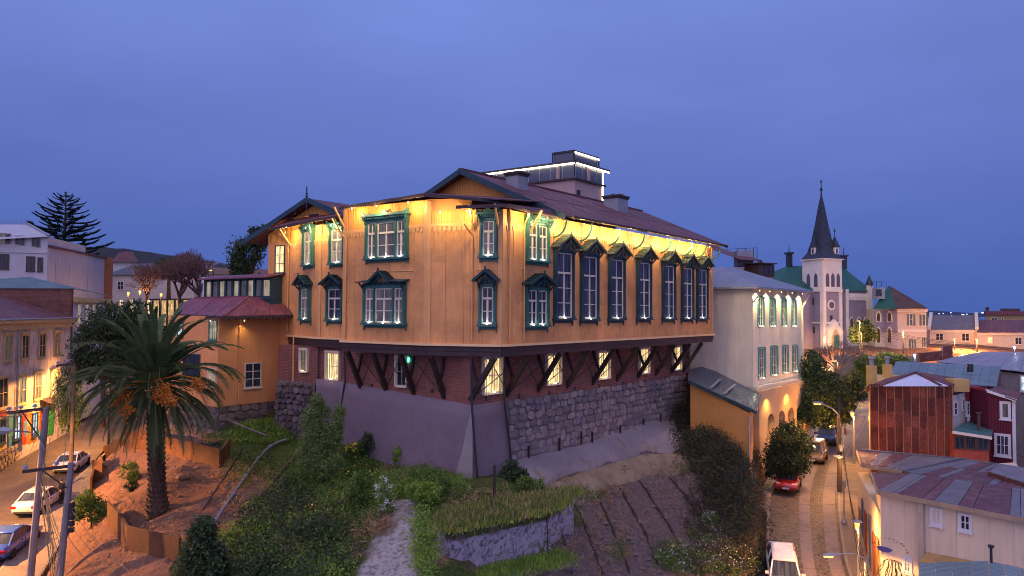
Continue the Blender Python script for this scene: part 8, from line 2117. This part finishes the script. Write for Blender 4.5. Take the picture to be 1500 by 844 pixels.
# cables over the right street
wr = MB()
for k in range(4): wr.tube(wire(at(1229, 600 + 14 * k, 57.7), at(1262 + 4 * k, 850, 38), .5), .016, 4, False)
for k in range(3): wr.tube(wire(at(1229, 592 + 8 * k, 57.7), at(1270 + 6 * k, 560, 62), .3), .014, 4, False)
for k in range(5): wr.tube(wire(at(1262, 470 + 4 * k, 131), at(1400 + 20 * k, 500 + 3 * k, 128), .8), .03, 4, False)
wr.obj('overhead_cables', WIRE, kind='stuff')
# upper terrace lamps
def gl(u, y, z=-7.0): return Vector((ray(u, 500).x * y, y, z))
lamp_post('upper of two lamps on the pole before the church tree', gl(1259.5, 126), at(1257.5, 470, 125.6), e=4800, hs=1.6, r=.09)
lamp_post('lower of two lamps on the pole before the church tree', gl(1262, 127), at(1260, 487, 126.4), e=2600, hs=1.6, r=.09)
lamp_post('lamp post in front of the parish house', gl(1323, 128), at(1322.5, 487, 128), kind='post', e=4800, r=.1)
lamp_post('cool white lamp post left of the church door', gl(1208, 126), at(1207.5, 495, 126), kind='post', e=5000, col=(1., .8, .5), r=.1)
lamp_post('lamp post before the grey slate roofed house', gl(1398, 138), at(1398, 498, 138), kind='post', e=4800, r=.1)
lamp_post('lamp at the corner between slate and maroon roofs', gl(1431, 138), at(1430.5, 498, 138), kind='post', e=3600, r=.1)
lamp_post('low lamp shining just above the pale warehouse roof', Vector((ray(1408, 520).x * 104, 104, -14)), at(1408, 515.5, 104), kind='post', e=900, r=.08)
lamp_post('bright white lamp above the brick parapet wall', Vector((ray(1340, 520).x * 103, 103, -14)), at(1339.5, 521, 103), kind='post', e=300, col=COOL, lm=WHITELAMP, group='white lamps', r=.08)
lamp_post('small white lamp above the pale warehouse roof at the right', Vector((ray(1486, 520).x * 104, 104, -14)), at(1486, 509, 104), kind='post', e=200, col=COOL, lm=WHITELAMP, group='white lamps', r=.08)
lamp_post('lamp glowing through the bare bush below the church', Vector((ray(1228, 560).x * 100, 100, -13.8)), at(1222, 528.5, 100), e=1800, r=.08, hs=1.4)
lamp_post('white lamp at the corner of the cream wing', Vector((ray(1173, 600).x * 84, 84, -13.8)), at(1172.5, 466, 84), kind='post', e=0, lm=WHITELAMP, group='white lamps', r=.07)
# lamps up the hill on the left
for u, v, y, lab in ((205, 428, 106, 'lamp in front of the slate roofed house, middle of the row'), (236, 432, 104, 'brightest lamp in front of the pavilion'), (188, 430, 110, 'faint lamp beside the brick pier')):
    lamp_post(lab, Vector((ray(u, v).x * y, y, -2)), at(u, v, y), kind='post', e=300, r=.08)
lamp_post('single lamp high above the bare trees', Vector((ray(312, 420).x * 112, 112, -2)), at(308, 396, 112), e=900, r=.08)
lamp_post('street lamp beyond the left edge over the left street', Vector((-38.6, 43., -15)), Vector((-36.4, 43.5, -6.8)), e=16000, r=.09)
lamp_post('street lamp hidden behind the palm over the left street', Vector((-38.0, 70., -13)), Vector((-39.8, 69.5, -5.6)), e=4200, r=.09)
x, z = fh.hit(76, 550); b = MB(); b.lathe(fh.p(x, .35, z), [(.05, -.2), (.18, -.12), (.2, .1), (.08, .2)], 8); b.obj('wall_lamp', SODIUM, lh); point(fh.p(x, .75, z), 260, SOD, .1, 'wall_light')
# railing along the church terrace
rt = thing('terrace_railing', 'dark iron railing along the terrace edge in front of the church', 'railing', at(1290, 520, 124))
b = MB(); ps = [Vector((ray(u, 520).x * y, y, -7.1)) for u, y in ((1222, 123), (1250, 122.5), (1280, 122), (1310, 122), (1345, 123))]
for p, q in zip(ps, ps[1:]):
    for z in (.2, 1.15): b.bar(p + Vector((0, 0, z)), q + Vector((0, 0, z)), .06)
b.obj('rail', DARKMETAL, rt)
for p, q in zip(ps, ps[1:]):
    for k in range(6):
        c = p.lerp(q, k / 6); b = MB(); b.cyl(c - Vector((0, 0, .5)), c + Vector((0, 0, 1.2)), .05, n=4); b.obj('railing_post', DARKMETAL, rt)
tw = thing('terrace_wall', 'pale retaining wall under the church terrace railing', 'wall', at(1280, 540, 122))
b = MB()
for p, q in zip(ps, ps[1:]): b.box8([(p.x, p.y - .3, -12), (q.x, q.y - .3, -12), (q.x, q.y + .3, -12), (p.x, p.y + .3, -12), (p.x, p.y - .1, -6.95), (q.x, q.y - .1, -6.95), (q.x, q.y + .3, -6.95), (p.x, p.y + .3, -6.95)])
b.obj('wall', mat('stained_retaining_wall', (.26, .22, .18), .3, .7, rough=.95, bump=.4, streak=.4), tw)
